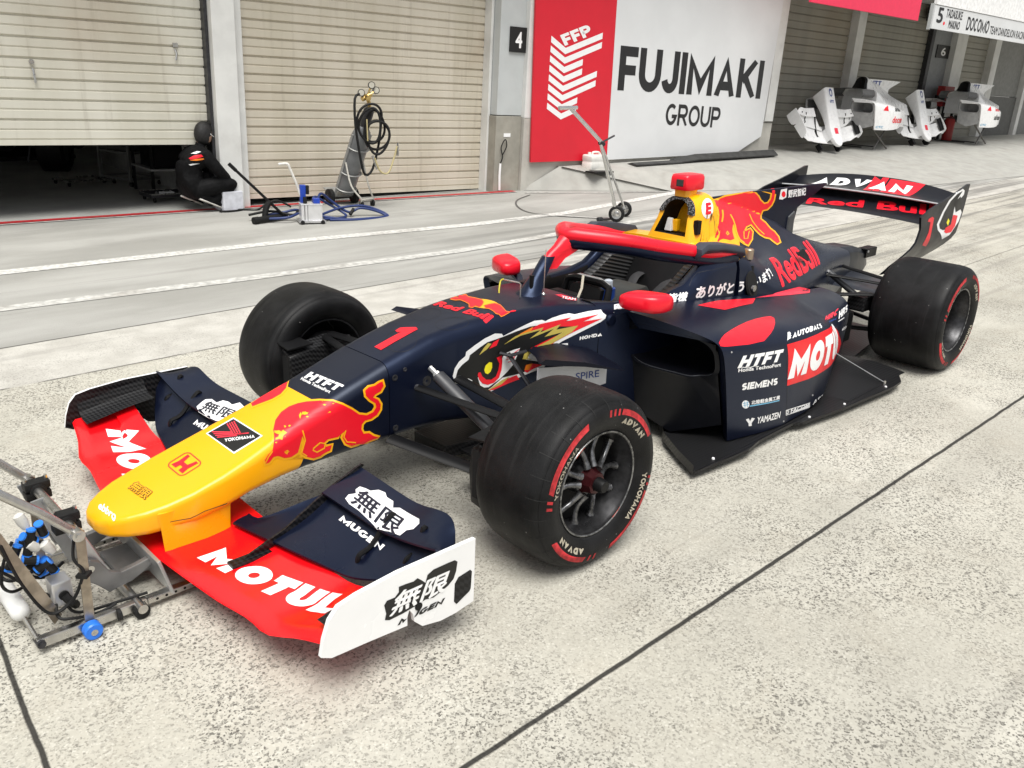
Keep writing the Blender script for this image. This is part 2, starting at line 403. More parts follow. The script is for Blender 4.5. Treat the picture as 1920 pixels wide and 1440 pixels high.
    hh = q.math('SUBTRACT', q.math('MULTIPLY', fine, .5), q.math('ADD', pits, q.math('MULTIPLY', jj, 3)))
    q.bump(hh, .45, .0035)
    return m
LANE = lane_mat()
b = MB(); b.add([(-120, -120, 0), (160, -120, 0), (160, 140, 0), (-120, 140, 0)], [(0, 1, 2, 3)]); struct('ground', b, LANE)
APRON = P('apron_concrete', (.33, .325, .30), .88, var=.08, vs=5, dirt=.2, bump=(160, .15))
b = MB()
A0, A1, A2 = Wg(.75, .15, PZ-.035), Wg(2.06, -.74, .004), Wg(.14, .22, .004)
B0, B1 = Wg(6.4, .15, PZ), Wg(6.4, -2.1, .004); C0, C1, C2 = Wg(40, .1, PZ), Wg(40, -3.2, .004), Wg(40, 3, PZ)
D0, D2 = Wg(.75, .6, PZ-.035), Wg(6.4, 3, PZ)
b.add([A2, A1, A0], [(0, 1, 2)]); b.add([A0, A1, B1, B0], [(0, 1, 2, 3)]); b.add([B0, B1, C1, C0], [(0, 1, 2, 3)]); b.add([D0, A0, B0, D2], [(0, 1, 2, 3)]); b.add([D2, B0, C0, C2], [(0, 1, 2, 3)])
struct('apron', b, APRON)
LINE = P('worn_white_road_paint', (.52, .515, .49), .8, var=.25, vs=26, dirt=.3)
LINEF = P('faded_white_road_paint', (.45, .445, .42), .85, var=.25, vs=18, dirt=.35)
def strip(name, pts, w, m, z=.004):
    b = MB(); L, R = [], []
    pts = [Vector((*p[:2], p[2] if len(p) > 2 else z)) for p in pts]
    for i, p in enumerate(pts):
        d = (pts[min(i+1, len(pts)-1)]-pts[max(i-1, 0)]); d.z = 0; d.normalize(); k = Vector((-d.y, d.x, 0))*w/2
        L.append(p+k); R.append(p-k)
    b.rings([L, R], False, False); return struct(name, b, m)
strip('pit_lane_line', [(-4, 4.82), (-.354, 4.478), (1.94, 4.36), (3.9, 4.12), (5.34, 4.1), (8.1, 4.5), (10.8, 4.5), (15.5, 4.38), (40, 3.2)], .15, LINE)
strip('pit_lane_line', [(-5, 3.7), (-.62, 3.462), (.852, 3.328), (2.937, 3.195), (4.115, 3.25), (5.9, 3.32), (12, 3.1), (40, 1.6)], .13, LINEF)
strip('pit_lane_line', [(4.4, 4.13), (5.1, 4.04), (5.45, 3.58)], .05, LINEF, .008)
strip('apron_line', [(6.07, 5.50), (7.0, 5.0), (7.97, 4.56)], .045, LINEF, .008)
strip('apron_line', [A0+Vector((.03, -.02, .006)), A1+Vector((0, 0, .008))], .07, LINEF)
GROOVE = P('dark_slot_in_concrete', (.09, .085, .08), .9)
strip('drain_groove', crom([(6.0, 5.33), (5.55, 5.1), (5.2, 4.75), (5.0, 4.35), (5.1, 4.0), (5.3, 3.75)], 8), .022, GROOVE, .006)
REDL = P('worn_red_line_paint', (.42, .012, .018), .55, var=.3, vs=30, dirt=.25)
strip('garage_line', [(-5, 7.0), (.18, 6.5), (2.62, 6.2), (6.03, 5.66)], .10, REDL, .012)
strip('garage_line_edge', [(-5, 6.93), (.18, 6.43), (2.62, 6.135), (6.03, 5.60)], .035, LINEF, .008)
def gfloor_mat():
    m = P('polished_garage_floor', (.55, .55, .52), .2, var=.12, vs=1.5, spec=.6); return m
b = MB(); b.add([Wg(-14, .50, .004), Wg(-.05, .50, .004), Wg(-.05, 9, .004), Wg(-14, 9, .004)], [(0, 1, 2, 3)]); struct('garage_floor', b, gfloor_mat())

# ================================================================ PIT BUILDING
def shutter_mat(name, a, bcol, top_shade):
    m = bpy.data.materials.new(name); m.use_nodes = True; q = NT(m); x = q.xyz()
    vn = q.noise(1, 5, q.coord((3, 3, .35))); c = q.mix(q.ramp(vn, .3, .7), a, bcol)
    st = q.math('MULTIPLY', q.ramp(q.noise(.55, 4), .46, .70), q.ramp(x[2], .7, 2.0))  # shade under the overhang put into the colour: patchy, darker and browner towards the top
    c = q.mix(q.math('MULTIPLY', st, top_shade), c, (.30, .21, .12))
    c = q.mix(q.math('MULTIPLY', q.ramp(q.noise(1, 6, q.coord((14, 14, .8))), .55, .75), .25), c, (.22, .18, .13))
    q.put(q.b.inputs['Base Color'], c); q.put(q.b.inputs['Roughness'], .5); return m
SH1 = shutter_mat('cream_shutter_steel', (.57, .55, .465), (.65, .63, .55), .5)
SH2 = shutter_mat('tan_shutter_steel', (.53, .485, .39), (.61, .56, .47), .75)
SH3 = shutter_mat('grey_shutter_steel', (.24, .232, .20), (.29, .28, .24), .3)
GREYP = P('grey_green_panel', (.47, .49, .49), .45, var=.05, vs=3)
WALLP = P('off_white_painted_steel', (.66, .66, .64), .45, var=.06, vs=4, dirt=.2)
CONC = P('bare_concrete', (.30, .285, .245), .9, var=.16, vs=3, dirt=.45, bump=(60, .25))
CONCL = P('light_concrete', (.44, .425, .385), .9, var=.13, vs=3, dirt=.35, bump=(60, .25))
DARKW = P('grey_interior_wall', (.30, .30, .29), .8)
bld = thing('pit_building', 'long pit building of roller shuttered garages with grey pillars and an overhanging upper floor', 'building', mtx=WM)
def wb(name, lo, hi, m, parent=bld, bevel=.004): b = MB(); b.box(lo, hi); return obj(name, b, m, parent, 0, bevel, 1)
def shutter(s0, s1, n, h0, h1, m, parent=bld, per=.178):
    b = MB(); prof = []; k = int((h1-h0)/per)+1
    h = h0; prof.append((n, h0))
    while h < h1:
        hm = h+per*.5
        for (dn, hh) in ((-.012, h+.012), (-.014, hm-.012), (-.002, hm-.006), (-.002, hm), (-.012, hm+.010), (-.014, h+per-.016), (.010, h+per-.010), (.010, h+per-.001)):
            prof.append((n+dn, hh))
        h += per
    R = [[(s, a, c) for (a, c) in prof] for s in (s0, s1)]
    b.rings(R, False, False); b.box((s0, n-.022, h0-.05), (s1, n+.02, h0)); return obj('roller_shutter', b, m, parent, 0)
sh_a = shutter(-12, -3.80, .55, .64, 3.6, SH1); sh_b = shutter(-3.50, -.10, .55, .06, 3.6, SH2)
b = MB(); b.tube([(-5.475, .528, 1.27), (-5.47, .515, 1.26), (-5.465, .51, 1.14)], .011, 6); b.tube([(-5.475, .53, 1.32), (-5.475, .515, 1.32)], .022, 10); obj('shutter_handle', b, STEEL, sh_a)
b = MB(); b.tube([(-4.18, .528, 1.50), (-4.17, .515, 1.46), (-4.185, .51, 1.40)], .010, 6); b.box((-4.20, .520, 1.52), (-4.15, .534, 1.56)); obj('shutter_handle', b, STEEL, sh_a)
wb('pillar', (-3.865, .35, -.15), (-3.625, .72, 3.6), WALLP)
wb('guide_rail', (-3.625, .44, -.1), (-3.52, .60, 3.6), WALLP); wb('guide_rail', (-.10, .44, -.1), (-.045, .60, 3.6), STEEL); wb('guide_rail', (-3.90, .44, .0), (-3.868, .60, 3.6), DARKM)
wb('guide_rail', (-.325, .40, -.1), (-.285, .54, 3.6), WALLP)
wb('wall_panel', (-.28, .27, .955), (.165, .8, 3.6), GREYP); wb('pillar_base', (-.30, .25, -.15), (.12, .8, .945), CONC)
wb('corner_post', (.125, .20, .93), (.24, .8, 3.6), WALLP); wb('base_wall', (.123, .20, -.2), (5.62, .8, .925), CONCL)
wb('wall', (.245, .23, .93), (5.45, .8, 3.6), WALLP)
wb('corner_post', (5.36, .165, .95), (5.58, 1.3, 3.6), WALLP)
wb('ceiling_beam', (-12, .60, 3.0), (-.05, .75, 3.6), WALLP)
# interior of the open bay
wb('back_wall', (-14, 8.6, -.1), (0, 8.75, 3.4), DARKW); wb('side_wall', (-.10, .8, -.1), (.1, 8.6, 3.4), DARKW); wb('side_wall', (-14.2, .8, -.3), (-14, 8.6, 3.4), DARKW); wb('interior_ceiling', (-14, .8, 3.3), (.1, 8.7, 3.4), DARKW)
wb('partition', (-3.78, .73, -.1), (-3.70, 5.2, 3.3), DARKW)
# right hand bays
s5 = shutter(5.6, 9.25, 1.2, .45, 3.35, SH3, per=.26); s6 = shutter(9.5, 12.45, 1.2, .50, 3.35, SH3, per=.26); s7 = shutter(13.95, 15.55, 1.2, .55, 3.35, SH3, per=.26)
wb('pillar', (9.22, 1.02, .3), (9.50, 1.22, 3.4), WALLP); wb('guide_rail', (12.42, 1.08, .4), (12.56, 1.22, 3.4), DARKM); wb('wall_panel', (12.57, 1.12, .4), (13.42, 1.4, 3.4), P('slate_grey_panel', (.22, .23, .24), .5, var=.06))
wb('pillar', (13.42, .98, .3), (13.93, 1.4, 3.4), WALLP); wb('pillar', (15.55, 1.02, .3), (15.86, 1.22, 3.4), WALLP)
DK = P('dim_grey_panel', (.20, .20, .19), .6, var=.1)
wb('wall_panel', (15.87, 1.16, 1.62), (17.75, 1.4, 3.4), DK); wb('wall_panel', (15.87, 1.13, .4), (17.75, 1.4, 1.61), P('dim_dark_panel', (.11, .11, .105), .6, var=.1)); wb('guide_rail', (17.76, 1.02, .4), (17.95, 1.3, 3.4), WALLP)
wb('wall_panel', (17.96, 1.16, .4), (30, 1.4, 3.4), DK)
GANTRY = P('grey_soffit', (.42, .42, .40), .7, var=.08)
wb('soffit', (5.3, -.78, 3.36), (30, 1.4, 3.5), GANTRY); wb('soffit', (-14, -.35, 3.62), (5.3, .9, 3.8), GANTRY)
wb('upper_floor', (5.3, -.74, 3.51), (30, 1.4, 7.5), WALLP); wb('upper_floor', (-14, -.33, 3.81), (5.29, 1.2, 7.5), WALLP)
wb('end_wall', (5.46, .82, .3), (5.58, 1.3, 3.4), WALLP); wb('roof_slab', (-14, 1.2, 7.4), (30, 9, 7.6), GANTRY)
# chalky pipe and socket on the pillar base
b = MB(); b.tube([(-.215, .235, .36), (-.222, .232, .2), (-.21, .235, .02)], .016, 8); obj('conduit', b, WDEC, bld)
b = MB(); b.tube(crom([(-.215, .236, .36), (-.19, .225, .44), (-.22, .225, .56), (-.16, .225, .66), (-.13, .225, .58), (-.19, .225, .47)], 5), .007, 6); obj('wire', b, RUBBER, bld)
b = MB(); b.box((-.17, .244, .69), (-.06, .2495, .735)); wr = obj('notice', b, WDEC, bld, 0); 
# ---- signs
def wcorn(s0, h0, s1, h1, n, tilt=0): return [W(s0, n, h0), W(s1, n, h0+tilt), W(s0, n, h1)]
T_ = lambda s, bold=.02: flat_mesh(text=s, bold=bold)
sg = thing('number_sign', 'black square sign with a white number 4 on the grey pillar panel', 'sign', mtx=WM)
b = MB(); b.box((-.135, .245, 1.715), (.14, .268, 2.01)); pl = obj('plate', b, BDEC, sg, 0, .003, 1)
stick(pl, None, WDEC, wcorn(-.055, 1.765, .055, 1.955, .2445), T_('4', .03))
def num6(s0, h0, n, label, w=.60, h=.27):
    sg = thing('number_sign', label, 'sign', mtx=WM)
    b = MB(); b.box((s0, n, h0), (s0+w, n+.02, h0+h)); pl = obj('plate', b, BDEC, sg, 0, .003, 1)
    stick(pl, None, WDEC, wcorn(s0+.2, h0+.05, s0+.42, h0+h-.05, n-.001), T_('6', .02))
num6(12.80, 2.33, 1.098, 'black sign with a white number 6 on the slate wall under the white team banner')
num6(12.0, 3.02, 1.07, 'black sign with a white number 6 partly hidden behind the end of the pink banner', .55, .3)
# big hoarding
hd = thing('advertising_hoarding', 'large red and white sponsor hoarding with big black lettering on the wall beside bay 4', 'sign', mtx=WM)
b = MB(); b.prism([(.235, .375), (1.655, .385), (1.59, 2.46), (1.5, 4.2), (.10, 4.2)], .03, Matrix(((1, 0, 0, 0), (0, 0, 1, .15), (0, 1, 0, 0), (0, 0, 0, 1))))
HRED = P('hoarding_red', (.62, .008, .025), .4, var=.03, vs=3); HWH = P('hoarding_white', (.66, .67, .68), .35, var=.03, vs=2)
hr = obj('red_panel', b, HRED, hd, 0)
b = MB(); b.prism([(1.66, .385), (4.66, .446), (5.285, .71), (5.36, 2.8), (5.36, 4.2), (1.50, 4.2), (1.592, 2.46)], .03, Matrix(((1, 0, 0, 0), (0, 0, 1, .15), (0, 1, 0, 0), (0, 0, 0, 1))))
hw = obj('white_panel', b, HWH, hd, 0)
NT_ = P('black_sign_lettering', (.012, .012, .014), .4)
stick(hw, None, NT_, [W(1.745, .149, 1.325), W(5.10, .149, 1.300), W(1.738, .149, 1.905)], T_('FUJIMAKI', .065))
stick(hw, None, NT_, [W(2.82, .149, .872), W(4.12, .149, .838), W(2.82, .149, 1.178)], T_('GROUP', .035))
# chevron tower mark with letters on its roof
def poly_on(host, m, polys, n=.149, lift=.0008):
    for pg in polys:
        me = flat_mesh(shapes=[pg]); xs = [p[0] for p in pg]; ys = [p[1] for p in pg]
        stick(host, None, m, wcorn(min(xs), min(ys), max(xs), max(ys), n), me, lift)
def chev(y, th, right, lx=.455, mx=.715):
    hl = lambda x: y+(mx-x)*.50; hr_ = lambda x: y+(x-mx)*.35
    return [(lx, hl(lx)), (mx, y), (right, hr_(right)), (right, hr_(right)+th), (mx, y+th), (lx, hl(lx)+th)]
poly_on(hr, WDEC, [chev(1.735-.116*i, .076, r) for i, r in enumerate((1.37, 1.37, 1.04, 1.04, 1.32, 1.31, .99, .98))])
stick(hr, None, WDEC, [W(.70, .149, 1.835), W(1.19, .149, 2.005), W(.60, .149, 1.955)], T_('FFP'), .0012)
# pink banner, white team banner
def banner(name, label, s0, s1, h0, h1, n, m):
    t = thing(name, label, 'banner', mtx=WM); b = MB(); b.box((s0, n, h0), (s1, n+.04, h1)); return t, obj('panel', b, m, t, 0)
PINK = P('pink_red_banner_vinyl', (.76, .03, .09), .4, var=.03)
banner('sponsor_banner', 'plain pink red banner hung under the edge of the upper floor', 4.60, 7.86, 2.68, 3.7, -.84, PINK)
tb, tp = banner('team_banner', 'white team name banner with black lettering over the far right bay', 8.38, 16, 2.60, 2.975, -.84, HWH)
wb2 = MB(); wb2.box((8.38, -.85, 2.985), (16, -.80, 4.4)); obj('header_board', wb2, P('bright_white_board', (.82, .82, .82), .4), tb, 0)
wb2 = MB(); wb2.box((8.36, -.82, 2.58), (8.375, -.76, 3.0)); obj('edge_strip', wb2, GREYP, tb, 0)
q_ = -.841
stick(tp, None, NT_, wcorn(8.50, 2.70, 8.72, 2.95, q_), T_('5', .03))
poly_on(tp, RDEC, [[(8.80+.035*math.cos(a*.5), 2.71+.03*math.sin(a*.5)) for a in range(12)]], q_)
stick(tp, None, NT_, wcorn(8.82, 2.81, 9.45, 2.95, q_), T_('TADASUKE', .03)); stick(tp, None, NT_, wcorn(8.98, 2.645, 9.42, 2.78, q_), T_('MAKINO', .03))
stick(tp, None, NT_, wcorn(9.68, 2.665, 10.62, 2.89, q_), T_('DOCOMO', .02)); stick(tp, None, NT_, wcorn(10.68, 2.67, 12.4, 2.81, q_), T_('TEAM DANDELION RACING', .015))
stick(tp, None, NT_, wcorn(12.55, 2.66, 12.8, 2.9, q_), T_('6', .03))
# ================================================================ RACE CAR  (x to the rear, -y its left side, origin under the front axle)
car = thing('race_car', 'dark navy single seater race car with yellow nose, red halo and slick tyres', 'race car')
def rsec(x, w, h, b, rt=.05, rb=.03, k=5, bw=None):
    """rounded box section at x: half width w, top h, bottom b"""
    bw = bw or w; out = []
    for (cx, cz, r, a0) in ((w-rt, h-rt, rt, 0), (-(w-rt), h-rt, rt, 90), (-(bw-rb), b+rb, rb, 180), (bw-rb, b+rb, rb, 270)):
        for i in range(k+1):
            a = math.radians(a0+90*i/k); out.append((x, cx+r*math.cos(a), cz+r*math.sin(a)))
    return out
def lerp_table(tab, xs):
    out = []
    for x in xs:
        for a, b in zip(tab, tab[1:]):
            if a[0] <= x <= b[0]+1e-9:
                t = (x-a[0])/(b[0]-a[0]); out.append((x,)+tuple(p+(q-p)*t for p, q in zip(a[1:], b[1:]))); break
    return out
NOSE = [(-1.258, .030, .232, .208), (-1.25, .055, .244, .200), (-1.23, .085, .253, .194), (-1.19, .115, .262, .190), (-1.14, .140, .272, .190), (-1.08, .156, .283, .192), (-1.0, .169, .302, .198), (-.9, .172, .331, .214), (-.82, .169, .357, .235), (-.7, .160, .400, .250), (-.6, .155, .436, .256), (-.5, .153, .472, .258), (-.4, .154, .508, .261), (-.262, .157, .554, .266)]
CH = [(-.2585, .157, .555, .266), (-.15, .158, .587, .268), (-.05, .158, .613, .264), (.05, .161, .630, .255), (.15, .173, .643, .242), (.25, .184, .650, .226), (.35, .196, .653, .205), (.5, .219, .652, .17), (.6, .240, .647, .14), (.7, .266, .638, .11), (.78, .290, .629, .09)]
def smooth_tab(T, n):
    pts = [Vector(p[:2]+(0,)) for p in T]
    xs = [T[0][0]+(T[-1][0]-T[0][0])*i/n for i in range(n+1)]
    return lerp_table(T, sorted(set([round(x, 4) for x in xs]+[p[0] for p in T])))
def nose_r(x, w, h, b): return min(.020+.030*min(1, max(0, (x+1.0)/.55)), .40*(h-b), .42*w)
def nose_paint():
    m = bpy.data.materials.new('yellow_to_navy_nose_paint'); m.use_nodes = True; q = NT(m); x = q.xyz()
    e = q.math('ADD', x[0], q.math('MULTIPLY', q.math('SUBTRACT', .50, x[2]), .55))
    k = q.math('LESS_THAN', e, -.505)
    n = q.noise(4, 3); yel = q.mix(n, (.86, .39, .002), (.90, .43, .003)); q.put(q.b.inputs['Base Color'], q.mix(k, (.0030, .0045, .0130), yel))
    q.put(q.b.inputs['Roughness'], q.ramp(k, 0, 1, .36, .27)); q.b.inputs['Specular IOR Level'].default_value = .45; q.b.inputs['Specular Tint'].default_value = (.7, .8, 1, 1); return m
NP = nose_paint()
b = MB(); b.rings([rsec(x, w, h, z, nose_r(x, w, h, z), min(.03, .3*(h-z))) for x, w, h, z in smooth_tab(NOSE, 40)])
nose = obj('nose_cone', b, NP, car, 50)
for sy in (-1, 1):     # wing pillars under the nose
    b = MB(); R = []
    for z, x0, x1, yo in ((.262, -1.115, -.872, .155), (.215, -1.108, -.884, .152), (.15, -1.104, -.888, .150), (.098, -1.100, -.890, .150)):
        R.append([(x0, sy*yo, z), (x0+.02, sy*(yo+.004), z), (x1-.02, sy*(yo+.004), z), (x1, sy*yo, z), (x1-.02, sy*(yo-.02), z), (x0+.02, sy*(yo-.02), z)])
    b.rings(R); obj('wing_pillar', b, YEL, nose, 60)
b = MB(); b.rings([rsec(x, w, h, z, .055, .03) for x, w, h, z in smooth_tab(CH, 30)]); chassis = obj('chassis', b, NAVY, car, 50)
# cockpit tub
TUB = [(.74, .279, .634, .16, .640, .40), (.85, .306, .622, .225, .628, .20), (1.0, .332, .618, .250, .625, .15), (1.15, .345, .620, .262, .628, .15), (1.28, .352, .640, .268, .650, .15), (1.34, .354, .672, .270, .684, .15), (1.42, .354, .730, .272, .742, .15), (1.5, .352, .745, .270, .755, .15), (1.66, .350, .742, .262, .756, .3)]
R = []
for x, wo, zs, wi, zr, fl in TUB:
    half = [(wo*.93, .07), (wo, .14), (wo+.004, .35), (wo, zs-.05), (wo-.012, zs-.022), (wo-.032, zs-.004), ((wo+wi)/2, zr), (wi+.012, zr), (wi, zr-.012), (wi-.006, zr-.05), (wi-.015, (zr+fl)/2), (wi-.03, fl+.02), (wi-.06, fl)]
    R.append([(x, -y, z) for y, z in half]+[(x, y, z) for y, z in reversed(half)])
b = MB(); b.rings(R); tub = obj('cockpit_tub', b, [NAVY, BLACK], car, 50)
for p in tub.data.polygons:
    c = p.center; 
    if abs(c.y) < .262 and c.z < .615 and c.z > .12 or (abs(c.y) < .25 and c.z < .72 and c.z > .12): p.material_index = 1
# cockpit interior
b = MB()
for sy in (-1, 1): b.rings([[(x, sy*(.255), z0), (x, sy*(.255), z1), (x, sy*.205, z1-.01), (x, sy*.195, z0)] for x, z0, z1 in ((1.18, .42, .585), (1.30, .42, .64), (1.42, .44, .715), (1.64, .44, .735))])
b.box((1.56, -.2, .42), (1.64, .2, .735))
def ribs(mm):
    m = P('ribbed_black_pad', (.012, .012, .013), .5); q = NT(m); x = q.xyz()
    w = q.math('SINE', q.math('MULTIPLY', q.math('ADD', x[2], q.math('MULTIPLY', x[0], .25)), 330)); q.put(q.b.inputs['Base Color'], q.mix(q.ramp(w, -.6, .6), (.004, .004, .004), (.030, .030, .032))); q.bump(w, .6, .004); return m
pad = obj('headrest_pad', b, ribs(0), car, 40, .012)
b = MB(); b.rings([[(x, -w, z), (x, w, z), (x, w*.9, z+.02), (x, -w*.9, z+.02)] for x, w, z in ((1.0, .15, .22), (1.25, .18, .24), (1.4, .19, .36), (1.52, .19, .60), (1.56, .18, .68))]); seat = obj('seat', b, BLACK, car, 40)
b = MB()
for y0 in (-.09, .09):
    b.tube(crom([(1.50, y0*1.1, .60), (1.44, y0, .585), (1.36, y0*.8, .52), (1.30, y0*.9, .47), (1.22, y0*.4, .44)], 5), .024, 6, flat=.25)
obj('harness', b, P('dark_webbing', (.02, .02, .022), .85), seat)
b = MB(); b.tube(crom([(1.36, -.03, .57), (1.33, -.045, .545), (1.30, -.05, .50), (1.335, -.07, .48)], 5), .018, 6, flat=.3); obj('harness_strap', b, P('olive_strap', (.36, .34, .10), .8), seat)
b = MB(); b.rings([[(x, -w, z0), (x, w, z0), (x, w*.8, z1), (x, -w*.8, z1)] for x, w, z0, z1 in ((1.08, .12, .44, .545), (1.16, .135, .45, .595), (1.30, .12, .45, .60), (1.36, .1, .45, .55))]); obj('leg_pad', b, P('dark_grey_pad', (.03, .032, .03), .6), seat, 30, .01)
sw = MB(); cx, cz = .955, .565
pts = [(-.13, .03), (-.125, .075), (-.08, .088), (.08, .088), (.125, .075), (.13, .03), (.13, -.04), (.095, -.07), (-.095, -.07), (-.13, -.04)]
sw.tube([(cx+z*.30, y, cz+z) for y, z in pts], .017, 8, loop=True)
sw.rings([[(cx+z*.30+dx, y*.72, cz+z*.78) for y, z in pts] for dx in (-.012, .012)])
steer = obj('steering_wheel', sw, BLACK, car, 40)
b = MB(); b.tube([(cx+.03, -.125, cz+.085), (cx+.035, -.06, cz+.103), (cx+.035, .06, cz+.103), (cx+.03, .125, cz+.085)], .007, 6); b.box((cx+.012, -.05, cz-.01), (cx+.026, .05, cz+.045)); obj('wheel_trim', b, ALU, steer)
b = MB(); b.lathe([(-.03, 0), (-.03, .035), (.05, .035), (.05, 0)], 14, 'z', (1.10, -.02, .555)); hyd = obj('drink_bottle', b, P('dark_blue_plastic', (.015, .06, .30), .35), car)
b = MB(); b.lathe([(.051, 0), (.051, .022), (.085, .020), (.09, .012), (.09, 0)], 12, 'z', (1.10, -.02, .555)); obj('bottle_cap', b, P('pale_plastic', (.55, .60, .66), .35), hyd)
b = MB(); b.box((.76, -.13, .50), (.84, .13, .60)); b.box((.80, -.08, .585), (.86, .08, .625)); obj('dashboard', b, BLACK, car, 0, .012)
b = MB(); b.tube([(.775, -.12, .63), (.79, -.125, .67), (.80, -.12, .725)], .006, 6); obj('hose_stub', b, P('ivory_tube', (.55, .52, .42), .6), car)
# ---- engine cover
EC = [
 (1.69, [(0, .775), (.05, .775), (.095, .775), (.125, .774), (.18, .770), (.27, .757), (.338, .715), (.357, .56), (.36, .30)]),
 (1.765, [(0, 1.000), (.045, .988), (.082, .945), (.108, .86), (.17, .772), (.272, .748), (.342, .70), (.362, .555), (.37, .30)]),
 (1.85, [(0, .970), (.042, .960), (.080, .915), (.112, .835), (.18, .758), (.28, .722), (.350, .655), (.378, .535), (.385, .30)]),
 (2.0, [(0, .938), (.026, .915), (.066, .858), (.115, .775), (.19, .708), (.285, .657), (.352, .59), (.395, .505), (.40, .30)]),
 (2.3, [(0, .872), (.018, .845), (.052, .785), (.10, .722), (.17, .668), (.25, .615), (.318, .55), (.372, .475), (.375, .26)]),
 (2.6, [(0, .775), (.022, .757), (.05, .718), (.095, .672), (.15, .632), (.212, .583), (.265, .52), (.300, .44), (.29, .22)]),
 (2.8, [(0, .690), (.028, .683), (.055, .662), (.095, .630), (.14, .600), (.185, .558), (.225, .50), (.245, .42), (.23, .22)]),
 (3.0, [(0, .632), (.032, .629), (.062, .620), (.098, .600), (.135, .573), (.168, .532), (.190, .475), (.198, .40), (.19, .24)]),
 (3.25, [(0, .575), (.035, .573), (.068, .567), (.10, .553), (.125, .532), (.142, .50), (.150, .45), (.150, .38), (.14, .28)]),
 (3.42, [(0, .540), (.035, .539), (.066, .535), (.092, .525), (.110, .508), (.120, .48), (.122, .44), (.120, .38), (.11, .32)])]
def eset(xs):
    out = []
    for x in xs:
        for a, c in zip(EC, EC[1:]):
            if a[0] <= x <= c[0]+1e-9:
                t = (x-a[0])/(c[0]-a[0]); tt = t
                out.append((x, [(p[0]+(q[0]-p[0])*tt, p[1]+(q[1]-p[1])*tt) for p, q in zip(a[1], c[1])])); break
    return out
def fine_half(h, k=3): return [(p.x, p.y) for p in crom([(y, z, 0) for y, z in h], k)]
def ec_rings(secs):
    R = []
    for x, h in secs:
        h = fine_half(h); R.append([(x, -y, z) for y, z in reversed(h)]+[(x, y, z) for y, z in h[1:]])
    return R
xs = [1.69, 1.765]+[1.75+.05*i for i in range(1, 34)]+[3.42]
b = MB(); b.rings(ec_rings(eset(xs)), True); engine = obj('engine_cover', b, [NAVY, YEL], car, 60)
for p in engine.data.polygons:
    if p.center.x < 1.90-.0*p.center.z and p.center.z > .735: p.material_index = 1
# shark fin
b = MB(); FIN = [(1.88, .940), (1.90, .962), (2.25, .966), (2.77, .962), (3.16, .958), (3.17, .950), (2.80, .82), (2.745, .79), (2.735, .64), (2.5, .70), (2.2, .82)]
b.rings([[(x, s*.007, z) for x, z in FIN] for s in (-1, 1)]); fin = obj('shark_fin', b, NAVY, engine, 0, .003, 1)
b = MB(); b.rings([[(x, s*.016, z) for x, z in ((2.735, .60), (2.735, .79), (2.80, .82), (2.815, .58))] for s in (-1, 1)]); obj('fin_post', b, P('grey_composite', (.06, .063, .066), .45), engine, 0, .008)
# ---- airbox tower with mouth
def arch(x0, z0, w0, zt, k=14, x1=None, p=2.3):
    out = [(x0, -w0, z0)]
    for i in range(k+1):
        a = math.pi-math.pi*i/k; c, s = math.cos(a), math.sin(a)
        yy = math.copysign(abs(c)**(2/p), c)*w0*.80; zz = zt-(zt-z0)*.52+(zt-z0)*.52*abs(s)**(2/p)
        f = (zz-z0)/(zt-z0); out.append((x0+(x1-x0)*f, yy, zz))
    out.append((x0, w0, z0)); return out
o1 = arch(1.64, .775, .150, .997, x1=1.68); o0 = arch(1.565, .772, .128, .988, x1=1.645); o2 = arch(1.572, .806, .094, .972, x1=1.640); o3 = arch(1.74, .80, .080, .955, x1=1.76)
mid = arch(1.64, .775, .148, .998, x1=1.70)
b = MB(); b.rings([arch(1.79, .775, .150, .998, x1=1.80), mid, o0, o2], True, False); air = obj('airbox', b, YEL, engine, 60)
b = MB(); b.rings([o2, o3], True, False); b.add([p for p in o3], [tuple(range(len(o3)))]); obj('intake', b, BLACK, air, 60)
pts = o2[2:-2]; b = MB(); R = []
for p, q in zip(o0[2:-2], o2[2:-2]):
    P0, P1 = Vector(p), Vector(q); dx = Vector((-.010, 0, 0)); R.append([P0+dx*.2+(P0-P1)*.12, P0+dx+(P0-P1)*.02, P1+dx, P1+Vector((.03, 0, 0)), P0+Vector((.03, 0, 0))+(P0-P1)*.12])
def band_mat():
    m = P('perforated_black_band', (.012, .012, .012), .3); q = NT(m); v = q.new('TexVoronoi'); v.inputs['Scale'].default_value = 150; q.t.links.new(q.coord(), v.inputs['Vector'])
    q.put(q.b.inputs['Base Color'], q.mix(q.ramp(v.outputs['Distance'], .3, .5), (.22, .22, .22), (.008, .008, .008))); return m
b.rings(R); obj('intake_band', b, band_mat(), air, 40)
b = MB(); b.rings([[(1.61, .02, .812), (1.61, .062, .812), (1.625, .058, .875), (1.625, .03, .875)], [(1.64, .02, .812), (1.64, .062, .812), (1.64, .058, .875), (1.64, .03, .875)]]); obj('roll_hoop_leg', b, P('pale_roll_hoop', (.55, .55, .53), .4), air, 0, .004)
b = MB(); b.box((1.63, .0, .812), (1.66, .03, .87)); obj('roll_hoop_stay', b, YEL, air, 0, .004)
b = MB(); b.rings([[(x, -.1365+(.885-z)*-.06, z) for x, z in ((1.605, .818), (1.635, .818), (1.64, .885), (1.612, .885))], [(x, -.11, z) for x, z in ((1.605, .818), (1.635, .818), (1.64, .885), (1.612, .885))]]); obj('side_slot', b, BLACK, air, 0)
